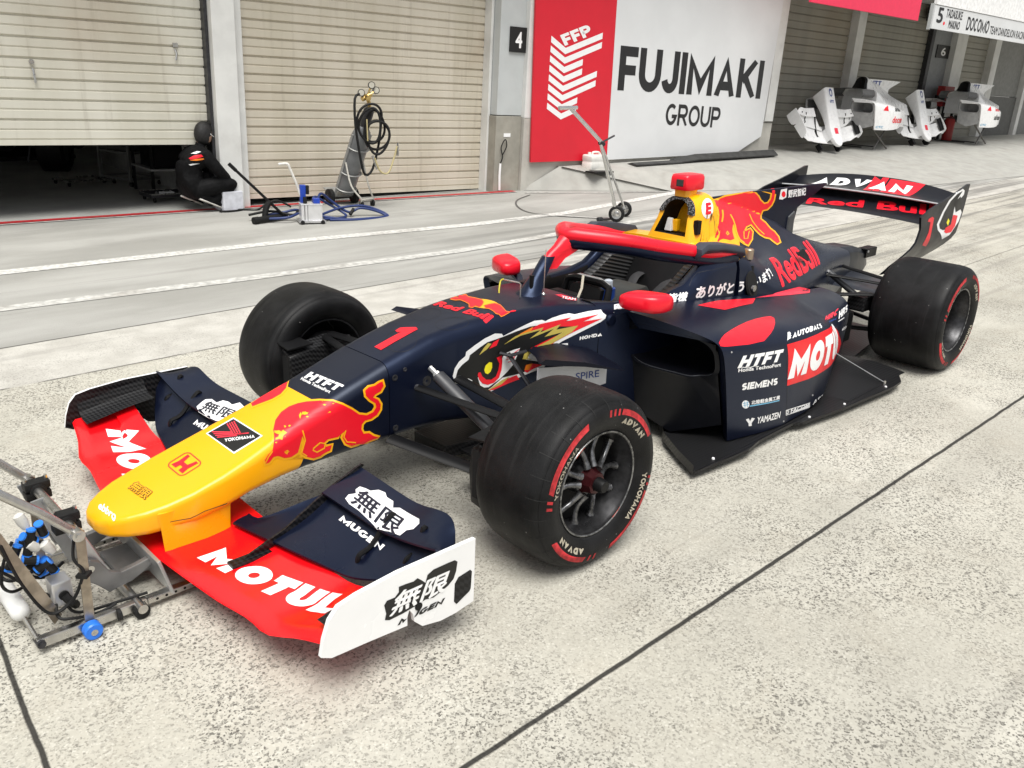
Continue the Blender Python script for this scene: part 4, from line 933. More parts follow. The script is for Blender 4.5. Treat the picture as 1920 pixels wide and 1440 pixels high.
# ================================================================ SUSPENSION, DUCTS, MIRRORS
GREYC = P('grey_carbon_arm', (.035, .036, .04), .42, var=.1)
def arm(name, a, c, r, m=BLACK, flat=.45, parent=car, ends=True):
    a, c = Vector(a), Vector(c); b = MB(); d = c-a
    n = 10; R = []; x = Vector((1, 0, 0)); x = (x-d.normalized()*x.dot(d.normalized())).normalized(); z = d.normalized().cross(x)
    for t in (0, .08, .5, .92, 1): R.append([a+d*t+x*r*math.cos(2*math.pi*i/n)+z*r*flat*math.sin(2*math.pi*i/n) for i in range(n)])
    b.rings(R); o = obj(name, b, m, parent, 50)
    if ends:
        e = MB(); u = d.normalized(); e.tube([a-u*.045, a+u*.012], r*.42, 8); e.tube([a-u*.012, a+u*.002], r*.62, 8); obj('rod_end', e, STEEL if m is GREYC else DARKM, o)
    return o
for sy in (-1, 1):
    y = lambda v: sy*v
    arm('upper_wishbone_arm', (-.135, y(.165), .440), (-.02, y(.66), .415), .021)
    arm('upper_wishbone_arm', (.06, y(.165), .430), (.02, y(.66), .415), .026)
    pr = arm('pushrod', (-.075, y(.205), .485), (-.01, y(.60), .26), .028, GREYC, .8)
    arm('lower_wishbone_arm', (-.262, y(.16), .272), (-.03, y(.66), .185), .032, BLACK, .35, ends=False)
    arm('lower_wishbone_arm', (.22, y(.20), .235), (.02, y(.66), .185), .032, BLACK, .35, ends=False)
    # brake duct ahead of the upright
    b = MB(); R = []
    for x, z0, z1, ya, yb_ in ((-.235, .175, .405, .575, .648), (-.15, .15, .42, .57, .655), (-.02, .16, .43, .60, .66), (.12, .20, .40, .62, .66)):
        R.append([(x, y(ya), z0), (x, y(yb_), z0-.01), (x, y(yb_+.006), z1-.03), (x-.01, y((ya+yb_)/2+.01), z1), (x, y(ya), z1-.03), (x, y(ya-.012), (z0+z1)/2)])
    b.rings(R); dk = obj('brake_duct', b, CARBON, car, 30, .006)
    b = MB(); b.rings([[(x, y(yy), z) for yy, z in ((ya+.01, z0), (yb_-.008, z0), (yb_-.008, z1), (ya+.01, z1))] for x, z0, z1, ya, yb_ in ((-.2375, .20, .375, .575, .648), (-.235, .20, .375, .575, .648))]); obj('duct_mouth', b, P('black_void', (.002, .002, .002), .9), dk, 0)
    b = MB(); b.plate([(-.245, y(.57), .415), (-.25, y(.655), .43), (-.15, y(.66), .435), (-.13, y(.56), .425)], .006); obj('duct_lip', b, BLACK, dk, 0)
    b = MB(); b.lathe([(sy*.62, .0), (sy*.62, .105), (sy*.70, .12), (sy*.72, 0)], 24, 'y', (0, 0, .303)); obj('upright', b, BLACK, car, 30)
    # rear
    arm('rear_upper_wishbone_arm', (2.93, y(.19), .455), (3.06, y(.60), .440), .018); arm('rear_upper_wishbone_arm', (3.28, y(.14), .45), (3.13, y(.60), .440), .020)
    arm('rear_track_rod', (2.62, y(.28), .40), (3.0, y(.60), .40), .022); arm('rear_lower_wishbone_arm', (2.80, y(.22), .18), (3.06, y(.60), .17), .026); arm('rear_lower_wishbone_arm', (3.30, y(.14), .18), (3.13, y(.60), .17), .024)
    arm('rear_pushrod', (2.965, y(.205), .465), (3.07, y(.53), .235), .020, GREYC, .9)
    b = MB(); b.box((2.98, min(y(.50), y(.56)), .18), (3.14, max(y(.50), y(.56)), .40)); b.lathe([(sy*.50, .0), (sy*.50, .13), (sy*.56, .14), (sy*.56, 0)], 20, 'y', (3.115, 0, .305)); obj('rear_upright', b, BLACK, car, 0, .01)
    b = MB(); R = [[(x, y(a), z) for a, z in ((.40, .30), (.505, .30), (.505, .385), (.40, .385))] for x in (2.84, 3.02)]; b.rings(R); obj('rear_brake_duct', b, CARBON, car, 0, .008)
    b = MB(); R = [[(x, y(a), z) for a, z in ((.20, .14), (.46, .12), (.46, .30), (.20, .32))] for x in (2.66, 2.84)]; b.rings(R); obj('exhaust_shroud', b, BLACK, car, 0, .02)
    # mirrors
    b = MB(); R = []
    for k, (x, s) in enumerate(((.790, .42), (.798, .72), (.82, .92), (.86, 1.0), (.896, .98), (.902, .92))):
        R.append([(x+.38*.092*s*math.copysign(abs(math.cos(a))**.5, math.cos(a)), sy*(.418+.092*s*math.copysign(abs(math.cos(a))**.5, math.cos(a))), .662+(.040+.004*math.cos(a))*(s**.8)*math.copysign(abs(math.sin(a))**.6, math.sin(a))+.010*(1-s)) for a in [2*math.pi*i/28 for i in range(28)]])
    b.rings(R); mir = obj('mirror', b, RED, car, 60)
    b = MB(); b.rings([[(.9035+.38*.082*math.copysign(abs(math.cos(a))**.6, math.cos(a))*f, sy*(.418+.082*math.copysign(abs(math.cos(a))**.6, math.cos(a))*f), .662+.030*f*math.copysign(abs(math.sin(a))**.65, math.sin(a))) for a in [2*math.pi*i/24 for i in range(24)]] for f in (.2, 1)], True, True); obj('mirror_glass', b, P('mirror_glass', (.7, .7, .7), .03, 1., var=0), mir)
    b = MB(); b.rings([[(.80, sy*.262, .575), (.83, sy*.272, .575), (.83, sy*.266, .60), (.80, sy*.258, .60)], [(.845, sy*.345, .605), (.895, sy*.345, .605), (.895, sy*.345, .62), (.845, sy*.345, .62)], [(.85, sy*.405, .636), (.90, sy*.405, .636), (.90, sy*.40, .648), (.85, sy*.40, .648)]]); b.lathe([(sy*.285, 0), (sy*.285, .028), (sy*.300, .024), (sy*.302, 0)], 16, 'y', (.80, 0, .563)); obj('mirror_stalk', b, NAVY, mir, 40)
    # winglet and flank plate
    b = MB(); R = []
    for yy, x0, x1, z0, z1 in ((.200, .395, .69, .487, .468), (.30, .335, .71, .500, .440), (.40, .25, .725, .520, .414), (.455, .20, .715, .540, .400)):
        R.append([(x0, y(yy), z0-.05*0), (x0+.03, y(yy), z0+.012), ((x0+x1)/2, y(yy), (z0+z1)/2+.022), (x1, y(yy), z1), ((x0+x1)/2, y(yy), (z0+z1)/2+.004), (x0+.03, y(yy), z0-.012)])
    b.rings(R); obj('winglet', b, NAVYM, car, 60)
    b = MB(); b.rings([[(x, y(.348+d), z) for x, z in ((.30, .38), (.30, .474), (.72, .405), (.72, .315), (.40, .31))] for d in (0, .006)]); fpl = obj('flank_plate', b, P('pale_grey_panel', (.62, .63, .66), .4, var=.03), car, 0)
    if sy < 0: spire = fpl
    b = MB(); b.tube([(.28, y(.205), .50), (.33, y(.30), .36)], .014, 8, flat=.5); b.tube([(.25, y(.19), .503), (.27, y(.225), .497), (.36, y(.225), .497)], .007, 6); obj('winglet_strut', b, DARKM, car)
    b = MB(); b.rings([[(x, y(yy), z) for x, z in ((.02, .10), (.30, .10), (.38, .20), (.36, .215), (.10, .19), (.0, .14))] for yy in (.325, .333)]); b.plate([(-.02, y(.26), .13), (.28, y(.26), .12), (.28, y(.37), .12), (-.02, y(.40), .13)], .008); obj('turning_vane', b, BLACK, car, 0)
    for x, z, r in ((-.235, .500, .012), (-.19, .522, .008), (-.235, .305, .012), (-.09, .455, .02)):
        b = MB(); b.lathe([(sy*.150, r), (sy*.1595, r), (sy*.1605, r*.75), (sy*.1595, r*.45), (sy*.156, .0)], 14, 'y', (x, 0, z)); obj('chassis_bolt', b, DARKM, chassis)
b = MB(); b.tube([(.585, -.02, .655), (.585, -.02, .735)], [.007, .011], 8); obj('antenna', b, BLACK, car)
b = MB(); b.tube([(.625, -.055, .65), (.627, -.055, .845)], .0022, 5); b.lathe([(.648, 0), (.648, .010), (.656, .010), (.662, .004), (.662, 0)], 10, 'z', (.625, -.055, 0)); obj('wire_antenna', b, STEEL, car)
b = MB(); b.tube([(.49, -.05, .652), (.49, -.05, .715), (.487, -.045, .722), (.46, .02, .726)], .0035, 6); pt = obj('pitot_tube', b, STEEL, car)
b = MB(); b.tube(crom([(.46, .02, .728), (.452, .03, .72), (.44, .025, .69), (.435, .02, .672)], 4), .0035, 5); obj('yellow_tie', b, P('yellow_plastic', (.55, .50, .04), .5), pt)
b = MB(); b.tube([(1.805, -.325, .640), (1.81, -.318, .672)], .034, 12, flat=.8); b.tube([(1.80, -.335, .60), (1.813, -.315, .725)], .012, 8); fl = obj('filler_neck', b, BLACK, engine)
b = MB(); b.lathe([(.70, .018), (.70, .024), (.745, .024), (.75, .020), (.75, 0)], 16, 'z', (1.813, -.315, .008)); obj('filler_cap', b, P('brown_metal_cap', (.30, .24, .18), .35, .6), engine)
b = MB(); c0 = Vector((1.785, -.366, .592)); K = 20
b.rings([[c0+Vector((.048*f*math.cos(2*math.pi*i/K), -.004+.020*math.sin(2*math.pi*i/K)*f*1.0+d, .072*f*math.sin(2*math.pi*i/K)+.0)) for i in range(K)] for f, d in ((.3, -.006), (.9, -.006), (1.0, .004))]); obj('filler_recess', b, P('black_void', (.002, .002, .002), .9), engine, 40)
b = MB(); b.lathe([(-.006, .0), (-.006, .016), (.006, .016), (.006, 0)], 10, 'y', (1.77, -.392, .580)); obj('quick_coupling', b, STEEL, engine)
b = MB(); b.rings([[(x, y, z) for x, y, z in ((2.47, -.228, .640), (2.56, -.215, .655), (2.60, -.232, .613), (2.57, -.25, .590))], [(x, y, z) for x, y, z in ((2.47, -.238, .640), (2.56, -.225, .655), (2.60, -.242, .613), (2.57, -.26, .590))]]); obj('bodywork_hole', b, P('black_void', (.002, .002, .002), .9), engine, 0)
SRC = {o.name: o.data.copy() for o in bpy.data.objects if o.type == 'MESH'}     # plain shapes, kept for the spare bodywork
# ================================================================ LIVERY: lettering and emblems laid on the bodywork (millimetres)
BROWND = P('brown_black_vinyl', (.05, .018, .004), .4); YEYE = P('bright_yellow_vinyl', (.85, .75, .01), .4); NAVYV = P('navy_vinyl', (.006, .008, .02), .4); SEAM = P('panel_seam', (.016, .018, .026), .6); REDV = P('deep_red_vinyl', (.74, .006, .012), .35)
PART = dict(nose=nose, chassis=chassis, tub=tub, engine=engine, fin=fin, air=air, podL=podL, main=main, rflap=rflap, rwing=rwing, rep=rep, spire=spire)
for o in main.children:
    sd_ = 'L' if sum(v.co.y for v in o.data.vertices) < 0 else 'R'
    for nm, key in (('upper_flap', 'upflap'), ('flap', 'flap'), ('endplate', 'ep')):
        if o.name.split('.')[0] == nm: PART[key+sd_] = o
LETTERING = [
('nose', 'nose', 'WDEC', 'ebbro', 0.03, 1.2, [[-1227,13,254],[-1218,-94,239],[-1207,43,258]]),
('nose', 'nose', 'BROWND', '無限', 0.075, 1.2, [[-1125,44,275],[-1116,-72,276],[-1086,66,282]]),
('nose', 'nose', 'YDEC', '無限', 0.012, 1.9, [[-1123,41,275],[-1115,-67,277],[-1088,59,281]]),
('nose', 'nose', 'WDEC', 'YOKOHAMA', 0.03, 2.0, [[-814,0,359],[-747,-81,383],[-805,18,362]]),
('nose', 'nose', 'WDEC', 'HTFT', 0.05, 1.2, [[-464,78,485],[-453,-118,487],[-429,83,497]]),
('nose', 'nose', 'WDEC', 'Honda TechnoFort', 0.03, 1.2, [[-478,77,480],[-474,-105,481],[-465,85,485]]),
('chassis', 'chassis,tub,nose', 'RDEC', 'Red Bull', 0.05, 1.2, [[158,117,644],[193,-165,625],[213,128,654]]),
('chassis', 'chassis,tub,nose', 'WDEC', 'HONDA', 0.06, 1.2, [[648,-253,495],[755,-284,501],[649,-253,510]]),
('tub', 'chassis,tub,nose', 'WDEC', 'TEAM', 0.03, 1.8, [[675,-113,640],[702,-170,638],[720,-76,636]]),
('tub', 'tub,engine,chassis', 'WDEC', '医療', 0.045, 1.2, [[813,-290,591],[938,-310,595],[840,-268,622]]),
('tub', 'tub,engine,chassis', 'WDEC', 'の皆様', 0.045, 1.2, [[1084,-325,600],[1256,-351,585],[1117,-298,627]]),
('tub', 'tub,engine,chassis', 'WDEC', 'ありがとう', 0.045, 1.2, [[1324,-354,588],[1730,-360,561],[1333,-343,644]]),
('engine', 'tub,engine,chassis', 'WDEC', 'います!', 0.04, 1.2, [[1803,-366,578],[2042,-341,592],[1808,-361,624]]),
('engine', 'engine', 'PINKD', 'RedBull', 0.04, 1.0, [[2079,-378,532],[2845,-200,526],[2149,-241,653]]),
('engine', 'engine', 'RDEC', 'RedBull', 0.015, 1.7, [[2084,-377,534],[2835,-202,526],[2151,-246,649]]),
('engine', 'engine,fin,air', 'RDEC', 'E', 0.08, 2.0, [[1691,-117,906],[1739,-117,906],[1712,-96,959]]),
('engine', 'engine,air', 'BROWND', '無限', 0.07, 1.2, [[1690,-99,741],[1690,-167,761],[1626,-139,789]]),
('engine', 'engine,air', 'YDEC', '無限', 0.0, 1.8, [[1690,-101,744],[1690,-165,762],[1627,-140,786]]),
('fin', 'fin', 'WDEC', '野尻智紀', 0.04, 1.2, [[2700,-7,900],[2909,-7,901],[2692,-7,947]]),
('podL', 'podL', 'WDEC', 'HTFT', 0.06, 1.2, [[1095,-745,410],[1384,-782,389],[1123,-749,460]]),
('podL', 'podL', 'WDEC', 'Honda TechnoFort', 0.03, 1.2, [[1106,-746,390],[1397,-784,364],[1104,-747,407]]),
('podL', 'podL', 'WDEC', 'SIEMENS', 0.055, 1.2, [[1148,-748,299],[1390,-783,279],[1148,-750,332]]),
('podL', 'podL', 'WDEC', '北陸軽金属工業', 0.03, 1.2, [[1234,-758,214],[1433,-786,199],[1230,-758,235]]),
('podL', 'podL', 'WDEC', 'YAMAZEN', 0.03, 1.2, [[1298,-762,108],[1465,-784,99],[1295,-764,142]]),
('podL', 'podL', 'WDEC', 'AUTOBACS', 0.06, 1.2, [[1492,-769,470],[1846,-736,446],[1527,-751,487]]),
('podL', 'podL', 'WDEC', 'MOTUL', 0.08, 1.8, [[1466,-791,288],[2166,-753,255],[1488,-784,428]]),
('podL', 'podL', 'WDEC', 'HRS', 0.05, 1.2, [[2304,-605,378],[2542,-550,374],[2378,-568,399]]),
('podL', 'podL', 'PINKD', 'HRC', 0.09, 1.2, [[2072,-640,424],[2314,-586,396],[2166,-598,418]]),
('podL', 'podL', 'BLUED', 'HRC', 0.09, 1.2, [[2112,-644,404],[2272,-608,384],[2144,-631,403]]),
('podL', 'podL', 'WDEC', 'ebbro', 0.03, 1.2, [[2370,-605,301],[2767,-475,226],[2361,-606,322]]),
('podL', 'podL', 'WDEC', 'FACOM', 0.04, 1.2, [[1558,-786,99],[1749,-780,79],[1552,-788,123]]),
('podL', 'podL', 'WDEC', 'D', 0.05, 1.2, [[1518,-787,104],[1542,-787,102],[1511,-789,124]]),
('podL', 'podL', 'WDEC', 'ASPHL', 0.04, 1.2, [[1806,-772,70],[2097,-727,50],[1793,-777,99]]),
('main', 'main', 'WDEC', 'MOTUL', 0.09, 1.2, [[-1045,-241,126],[-925,-763,151],[-953,-235,125]]),
('main', 'main', 'WDEC', 'MOTUL', 0.09, 1.2, [[-926,805,164],[-1061,175,68],[-827,733,160]]),
('upflapL', 'upflapL', 'NAVYV', '無限', 0.02, 1.8, [[-644,-469,271],[-665,-730,275],[-578,-444,289]]),
('flapL', 'flapL', 'WDEC', 'MUGEN', 0.06, 1.2, [[-678,-457,216],[-684,-684,214],[-660,-458,227]]),
('upflapR', 'upflapR', 'NAVYV', '無限', 0.02, 1.8, [[-661,533,264],[-629,345,270],[-610,562,282]]),
('flapR', 'flapR', 'WDEC', 'MUGEN', 0.06, 1.2, [[-688,541,209],[-683,329,218],[-666,547,222]]),
('epL', 'epL', 'WDEC', '無限', 0.03, 1.8, [[-835,-928,187],[-644,-928,182],[-806,-928,251]]),
('epL', 'epL', 'BDEC', 'MUGEN', 0.05, 1.2, [[-806,-928,147],[-653,-928,144],[-793,-928,164]]),
('rflap', 'rflap', 'WDEC', 'ADVAN', 0.09, 1.8, [[3737,389,869],[3740,-265,878],[3855,397,907]]),
('rwing', 'rwing', 'RDEC', 'Red Bull', 0.035, 1.2, [[3440,254,773],[3606,-515,789],[3576,308,794]]),
('spire', 'spire', 'BLUED', 'SPIRE', 0.01, 1.2, [[522,-354,374],[670,-354,356],[521,-354,405]]),
]
EMBLEMS = [
('nose', 'nose', 'RDEC', 1.0, [[-991.3,-36.7,281.5],[-908.1,-47.5,309.7],[-991.3,74.2,323.9]], [[[730,72],[784,93],[831,135],[865,194],[884,266],[886,342],[824,970],[807,1046],[774,1111],[727,1160],[672,1186],[614,1188],[150,1103],[96,1080],[50,1036],[17,973],[0,900],[0,823],[75,208],[92,136],[125,74],[170,28],[223,3],[278,0]],[[725,121],[768,137],[805,171],[833,218],[848,275],[849,336],[786,963],[773,1023],[746,1075],[709,1114],[665,1135],[619,1136],[156,1052],[113,1034],[77,998],[50,949],[37,891],[37,829],[111,214],[124,157],[151,108],[186,71],[228,51],[273,48]]]),
('nose', 'nose', 'RDEC', 1.0, [[-980.2,-24.9,290.6],[-916.8,-33.1,312.0],[-980.2,57.0,321.9]], [[[0,793],[34,503],[199,509],[219,332],[60,282],[93,0],[319,103],[674,117],[658,271],[378,314],[349,580],[613,718],[597,877],[245,768]]]),
('nose', 'nose', 'WDEC', 0.8, [[-838.3,-74.3,312.7],[-714.6,-93.3,362.2],[-838.3,108.0,382.9]], [[[0,1903],[267,0],[1346,75],[1053,1953]]]),
('nose', 'nose', 'BDEC', 1.4, [[-833.7,-66.9,317.5],[-719.5,-84.5,363.2],[-833.7,99.1,381.4]], [[[0,1758],[253,0],[1243,54],[967,1779]]]),
('nose', 'nose', 'PINKD', 2.0, [[-817.4,9.9,340.6],[-763.8,1.3,362.7],[-817.4,96.7,374.4]], [[[0,877],[475,278],[497,331],[21,931]],[[548,897],[484,216],[521,218],[586,900]],[[471,150],[539,0],[566,44],[497,194]]]),
('nose', 'nose', 'PINKD', 2.0, [[-818.2,-0.4,339.8],[-756.4,-10.2,365.2],[-818.2,90.6,375.1]], [[[0,822],[495,257],[516,310],[20,877]],[[620,974],[542,239],[579,241],[657,976]],[[531,169],[652,0],[675,51],[554,220]]]),
('nose', 'nose', 'PINKD', 2.0, [[-819.0,-10.4,339.0],[-747.1,-21.9,368.6],[-819.0,87.5,376.9]], [[[0,767],[516,234],[536,288],[19,823]],[[691,1049],[600,261],[637,261],[728,1050]],[[590,189],[765,0],[785,53],[610,243]]]),
('nose', 'nose', 'PINKD', 2.0, [[-819.7,-20.4,338.2],[-737.9,-33.5,372.1],[-819.7,84.4,378.7]], [[[0,712],[536,211],[555,266],[18,768]],[[762,1123],[658,282],[695,281],[799,1123]],[[648,209],[876,0],[896,54],[668,264]]]),
('chassis', 'chassis,tub,nose', 'RDEC', 1.4, [[-202.0,-32.1,539.7],[-33.2,-58.2,611.6],[-202.0,48.8,569.2]], [[[0,413],[44,0],[1794,196],[1853,407],[1415,860],[1167,814],[1145,609],[1285,539]]]),
('chassis', 'chassis,tub,nose', 'BDEC', 0.8, [[21.0,8.8,593.1],[135.0,-5.2,635.4],[21.0,125.3,631.7]], [[[1134,289],[1049,183],[941,97],[817,36],[683,4],[546,0],[412,25],[292,84],[187,169],[102,272],[41,391],[6,519],[0,650],[23,778],[76,896],[153,998],[265,1099],[400,1183],[539,1227],[676,1227],[804,1184],[921,1112],[1034,1032],[1125,929],[1188,809],[1222,678],[1224,544],[1194,411]],[[1122,293],[1039,190],[935,108],[814,50],[685,20],[551,17],[420,42],[303,101],[200,184],[116,285],[56,402],[21,526],[15,653],[37,778],[87,892],[163,990],[268,1083],[399,1163],[534,1203],[667,1201],[791,1158],[910,1093],[1020,1015],[1109,914],[1171,797],[1205,669],[1207,539],[1179,411]]]),
('chassis', 'chassis,tub,nose', 'BDEC', 0.8, [[20.4,-125.9,587.7],[136.4,-147.7,627.3],[20.4,-38.5,635.8]], [[[1203,141],[1147,82],[1062,36],[954,9],[829,0],[688,6],[541,27],[396,64],[261,118],[143,183],[59,276],[9,385],[0,514],[21,636],[72,749],[149,844],[250,917],[373,971],[510,998],[653,994],[794,960],[926,899],[1042,812],[1136,706],[1202,583],[1239,453],[1245,325],[1236,223]],[[1190,145],[1135,87],[1053,44],[947,16],[824,8],[687,15],[543,35],[402,74],[271,127],[154,191],[73,284],[24,391],[15,515],[34,634],[83,744],[158,835],[255,905],[376,956],[509,981],[648,976],[786,942],[915,882],[1028,797],[1121,693],[1186,573],[1222,447],[1230,323],[1221,224]]]),
('chassis', 'chassis,tub,nose', 'BDEC', 0.8, [[-184.0,-109.9,536.0],[-72.9,-131.4,582.6],[-184.0,33.8,602.2]], [[[1070,358],[978,224],[873,123],[757,58],[629,16],[495,0],[364,13],[241,52],[137,127],[58,238],[15,393],[0,566],[15,748],[58,929],[130,1103],[226,1259],[342,1392],[475,1495],[615,1560],[755,1583],[888,1561],[1006,1497],[1102,1392],[1173,1254],[1214,1089],[1224,908],[1201,719],[1149,533]],[[1060,364],[971,233],[867,134],[754,71],[629,31],[499,16],[371,30],[250,68],[150,146],[74,257],[31,409],[16,577],[30,753],[71,929],[140,1097],[233,1247],[345,1375],[474,1474],[610,1535],[746,1556],[876,1533],[991,1469],[1085,1367],[1155,1232],[1196,1072],[1206,896],[1185,713],[1136,533]]]),
('chassis', 'chassis,tub,nose', 'YDEC', 1.0, [[267.8,-73.2,615.1],[370.6,-83.2,645.1],[267.8,58.2,659.1]], [[[878,158],[765,63],[635,9],[498,0],[365,38],[243,119],[139,237],[60,385],[14,554],[0,733],[23,910],[80,1072],[168,1210],[280,1312],[412,1372],[552,1386],[690,1349],[820,1269],[935,1155],[1020,1006],[1066,832],[1075,649],[1045,467],[977,300]]]),
('chassis', 'chassis,tub,nose', 'ODEC', 1.4, [[250.8,-33.5,606.2],[353.5,-43.6,636.5],[250.8,139.4,663.9]], [[[12,1620],[437,1822],[492,1687],[398,1560],[773,1781],[995,1815],[870,1474],[982,1215],[1075,808],[906,476],[569,176],[275,0],[276,253],[62,184],[0,341],[239,646],[290,998],[282,1275],[97,1375]]]),
('chassis', 'chassis,tub,nose', 'ODEC', 1.4, [[271.8,-151.3,615.0],[356.8,-164.8,638.9],[271.8,-42.7,676.2]], [[[196,1222],[497,1247],[785,1218],[828,932],[674,548],[540,242],[640,122],[886,93],[893,90],[787,116],[657,104],[569,74],[251,4],[96,0],[96,138],[0,221],[72,471],[112,783],[22,882]]]),
('chassis', 'chassis,tub,nose', 'RDEC', 1.9, [[257.0,-26.6,608.7],[347.8,-35.5,635.8],[257.0,143.2,664.3]], [[[38,1644],[304,1646],[400,1528],[597,1787],[663,1636],[864,1660],[752,1343],[865,1076],[952,679],[819,415],[527,154],[271,0],[273,248],[50,173],[0,299],[232,595],[288,979],[280,1268],[94,1369]]]),
('chassis', 'chassis,tub,nose', 'RDEC', 1.9, [[275.5,-151.6,619.0],[360.9,-163.9,643.6],[275.5,-46.0,671.7]], [[[172,1169],[426,1180],[700,1147],[736,870],[588,498],[452,180],[570,58],[836,26],[898,69],[773,128],[621,105],[530,73],[215,6],[81,0],[86,132],[0,226],[83,485],[131,821],[47,918]]]),
('nose', 'nose,chassis', 'YDEC', 1.0, [[-754.4,-111.0,262.4],[-277.8,-212.5,287.9],[-754.4,-55.8,481.5]], [[[0,645],[168,817],[334,908],[456,1130],[627,1397],[888,1639],[1206,1826],[1538,1951],[1849,2016],[2122,2040],[2483,2031],[2835,1964],[3151,1780],[3479,1533],[3758,1279],[4024,1182],[4241,1223],[4348,1336],[4333,1428],[4156,1577],[3977,1800],[3962,2049],[4173,2170],[4412,2167],[4595,2236],[4825,2260],[4880,1981],[4717,1776],[4485,1713],[4446,1690],[4589,1604],[4710,1365],[4670,1131],[4496,944],[4232,846],[3984,847],[3883,774],[3850,635],[3895,523],[4094,490],[4281,318],[4529,182],[4421,68],[4049,41],[4049,0],[3693,75],[3610,38],[3316,55],[3045,244],[2911,572],[3025,831],[2856,540],[2467,570],[2351,511],[2368,474],[2644,445],[2542,149],[2295,112],[2115,47],[1826,45],[1550,190],[1316,409],[1386,652],[1484,844],[1498,941],[1435,682],[1334,445],[1037,353],[763,395],[541,545],[425,554],[249,416],[43,417]]]),
('nose', 'nose,chassis', 'RDEC', 1.7, [[-748.4,-113.3,268.9],[-286.4,-208.2,291.6],[-748.4,-63.7,476.8]], [[[0,563],[139,712],[313,813],[440,1064],[604,1334],[852,1555],[1148,1725],[1460,1843],[1755,1906],[2017,1932],[2371,1928],[2728,1856],[3041,1676],[3364,1432],[3656,1167],[3964,1053],[4225,1102],[4365,1251],[4340,1408],[4141,1574],[3983,1770],[3968,1960],[4123,2054],[4362,2048],[4552,2119],[4690,2137],[4722,1965],[4589,1797],[4363,1735],[4265,1643],[4458,1512],[4556,1320],[4524,1126],[4373,963],[4134,874],[3878,875],[3743,777],[3701,594],[3777,404],[4004,366],[4178,206],[4409,79],[4269,80],[3994,66],[3941,57],[3764,0],[3527,74],[3254,87],[3040,234],[2930,501],[3055,715],[2760,566],[2369,596],[2187,502],[2259,348],[2494,344],[2416,168],[2195,136],[2016,75],[1758,72],[1516,197],[1331,370],[1385,563],[1491,773],[1430,991],[1296,671],[1206,457],[948,377],[706,414],[480,566],[320,577],[143,438],[24,437]]]),
('nose', 'nose,chassis', 'YDEC', 2.3, [[-694.4,-147.7,379.0],[-593.7,-171.5,406.4],[-694.4,-92.3,427.1]], [[[40,185],[152,264],[275,260],[324,164],[181,121],[72,0],[0,60]],[[959,628],[1070,733],[1049,616],[910,452]]]),
('nose', 'nose,chassis', 'YDEC', 2.3, [[-626.1,-161.4,302.0],[-603.2,-164.6,302.6],[-626.1,-143.7,398.1]], [[[107,977],[170,608],[0,211],[200,0],[231,31],[50,201],[220,591],[155,976]]]),
('nose', 'nose,chassis', 'YDEC', 2.3, [[-579.9,-153.5,302.5],[-528.7,-161.6,303.8],[-579.9,-147.9,338.1]], [[[58,186],[319,310],[475,230],[434,109],[156,51],[41,143],[68,197],[19,221],[0,124],[162,0],[468,63],[519,246],[304,360],[29,233]]]),
('nose', 'nose,chassis', 'YDEC', 2.3, [[-761.5,-164.7,328.9],[-730.0,-168.3,329.6],[-761.5,-158.3,361.9]], [[[289,336],[114,189],[0,28],[34,0],[146,159],[317,306]]]),
('nose', 'nose,chassis', 'YDEC', 2.3, [[-688.3,-159.4,332.0],[-668.3,-161.9,332.4],[-688.3,-156.7,349.0]], [[[27,93],[115,125],[153,73],[109,47],[30,132],[0,101],[105,0],[202,58],[119,172],[3,140]]]),
('nose', 'nose,chassis', 'YDEC', 2.3, [[-456.1,-154.4,293.1],[-408.1,-163.6,294.6],[-456.1,-145.1,352.8]], [[[96,604],[0,371],[122,133],[483,0],[489,41],[143,165],[44,363],[137,581]]]),
('nose', 'nose', 'YDEC', 1.0, [[-661.5,73.5,399.9],[-509.5,48.5,467.6],[-661.5,135.6,422.8]], [[[51,526],[417,552],[949,532],[1405,519],[1682,662],[1388,196],[1075,14],[725,0],[333,117],[0,211]]]),
('nose', 'nose', 'RDEC', 1.7, [[-653.3,81.6,400.6],[-513.4,60.9,463.8],[-653.3,132.7,417.2]], [[[38,426],[372,502],[913,518],[1379,538],[1549,504],[1315,180],[1019,10],[679,0],[291,123],[0,210]]]),
('chassis', 'chassis,tub,nose', 'WDEC', 1.0, [[57.4,-118.4,323.9],[753.2,-377.6,373.3],[57.4,-68.7,584.5]], [[[0,1127],[103,1412],[315,1648],[607,1809],[643,1965],[1024,2146],[1499,2337],[1977,2448],[2306,2377],[2363,2273],[2885,2406],[3380,2528],[3885,2629],[4260,2598],[4411,2520],[4769,2608],[5220,2651],[5610,2652],[5880,2569],[6640,2589],[7232,2552],[7300,2411],[7442,2298],[7388,2170],[7161,2050],[6663,1905],[6027,1733],[5265,1533],[5010,1441],[5522,1404],[5569,1173],[4756,824],[4306,568],[3728,494],[2843,352],[1907,154],[1294,0],[1208,112],[919,298],[804,367],[756,616],[441,703],[101,807],[51,985]]]),
('chassis', 'chassis,tub,nose', 'BDEC', 1.5, [[64.7,-128.5,343.8],[593.6,-317.5,368.0],[64.7,-98.9,574.4]], [[[0,945],[92,1185],[291,1352],[582,1500],[643,1669],[1059,1874],[1446,2040],[2108,2116],[2781,2228],[3524,2325],[4154,2302],[4600,2284],[5613,2266],[5622,1991],[5116,1822],[4425,1578],[3598,1344],[3288,966],[3925,762],[4186,572],[3546,476],[2916,426],[2164,431],[1670,158],[1424,50],[1121,0],[914,165],[781,355],[728,633],[554,744],[251,672],[24,763]]]),
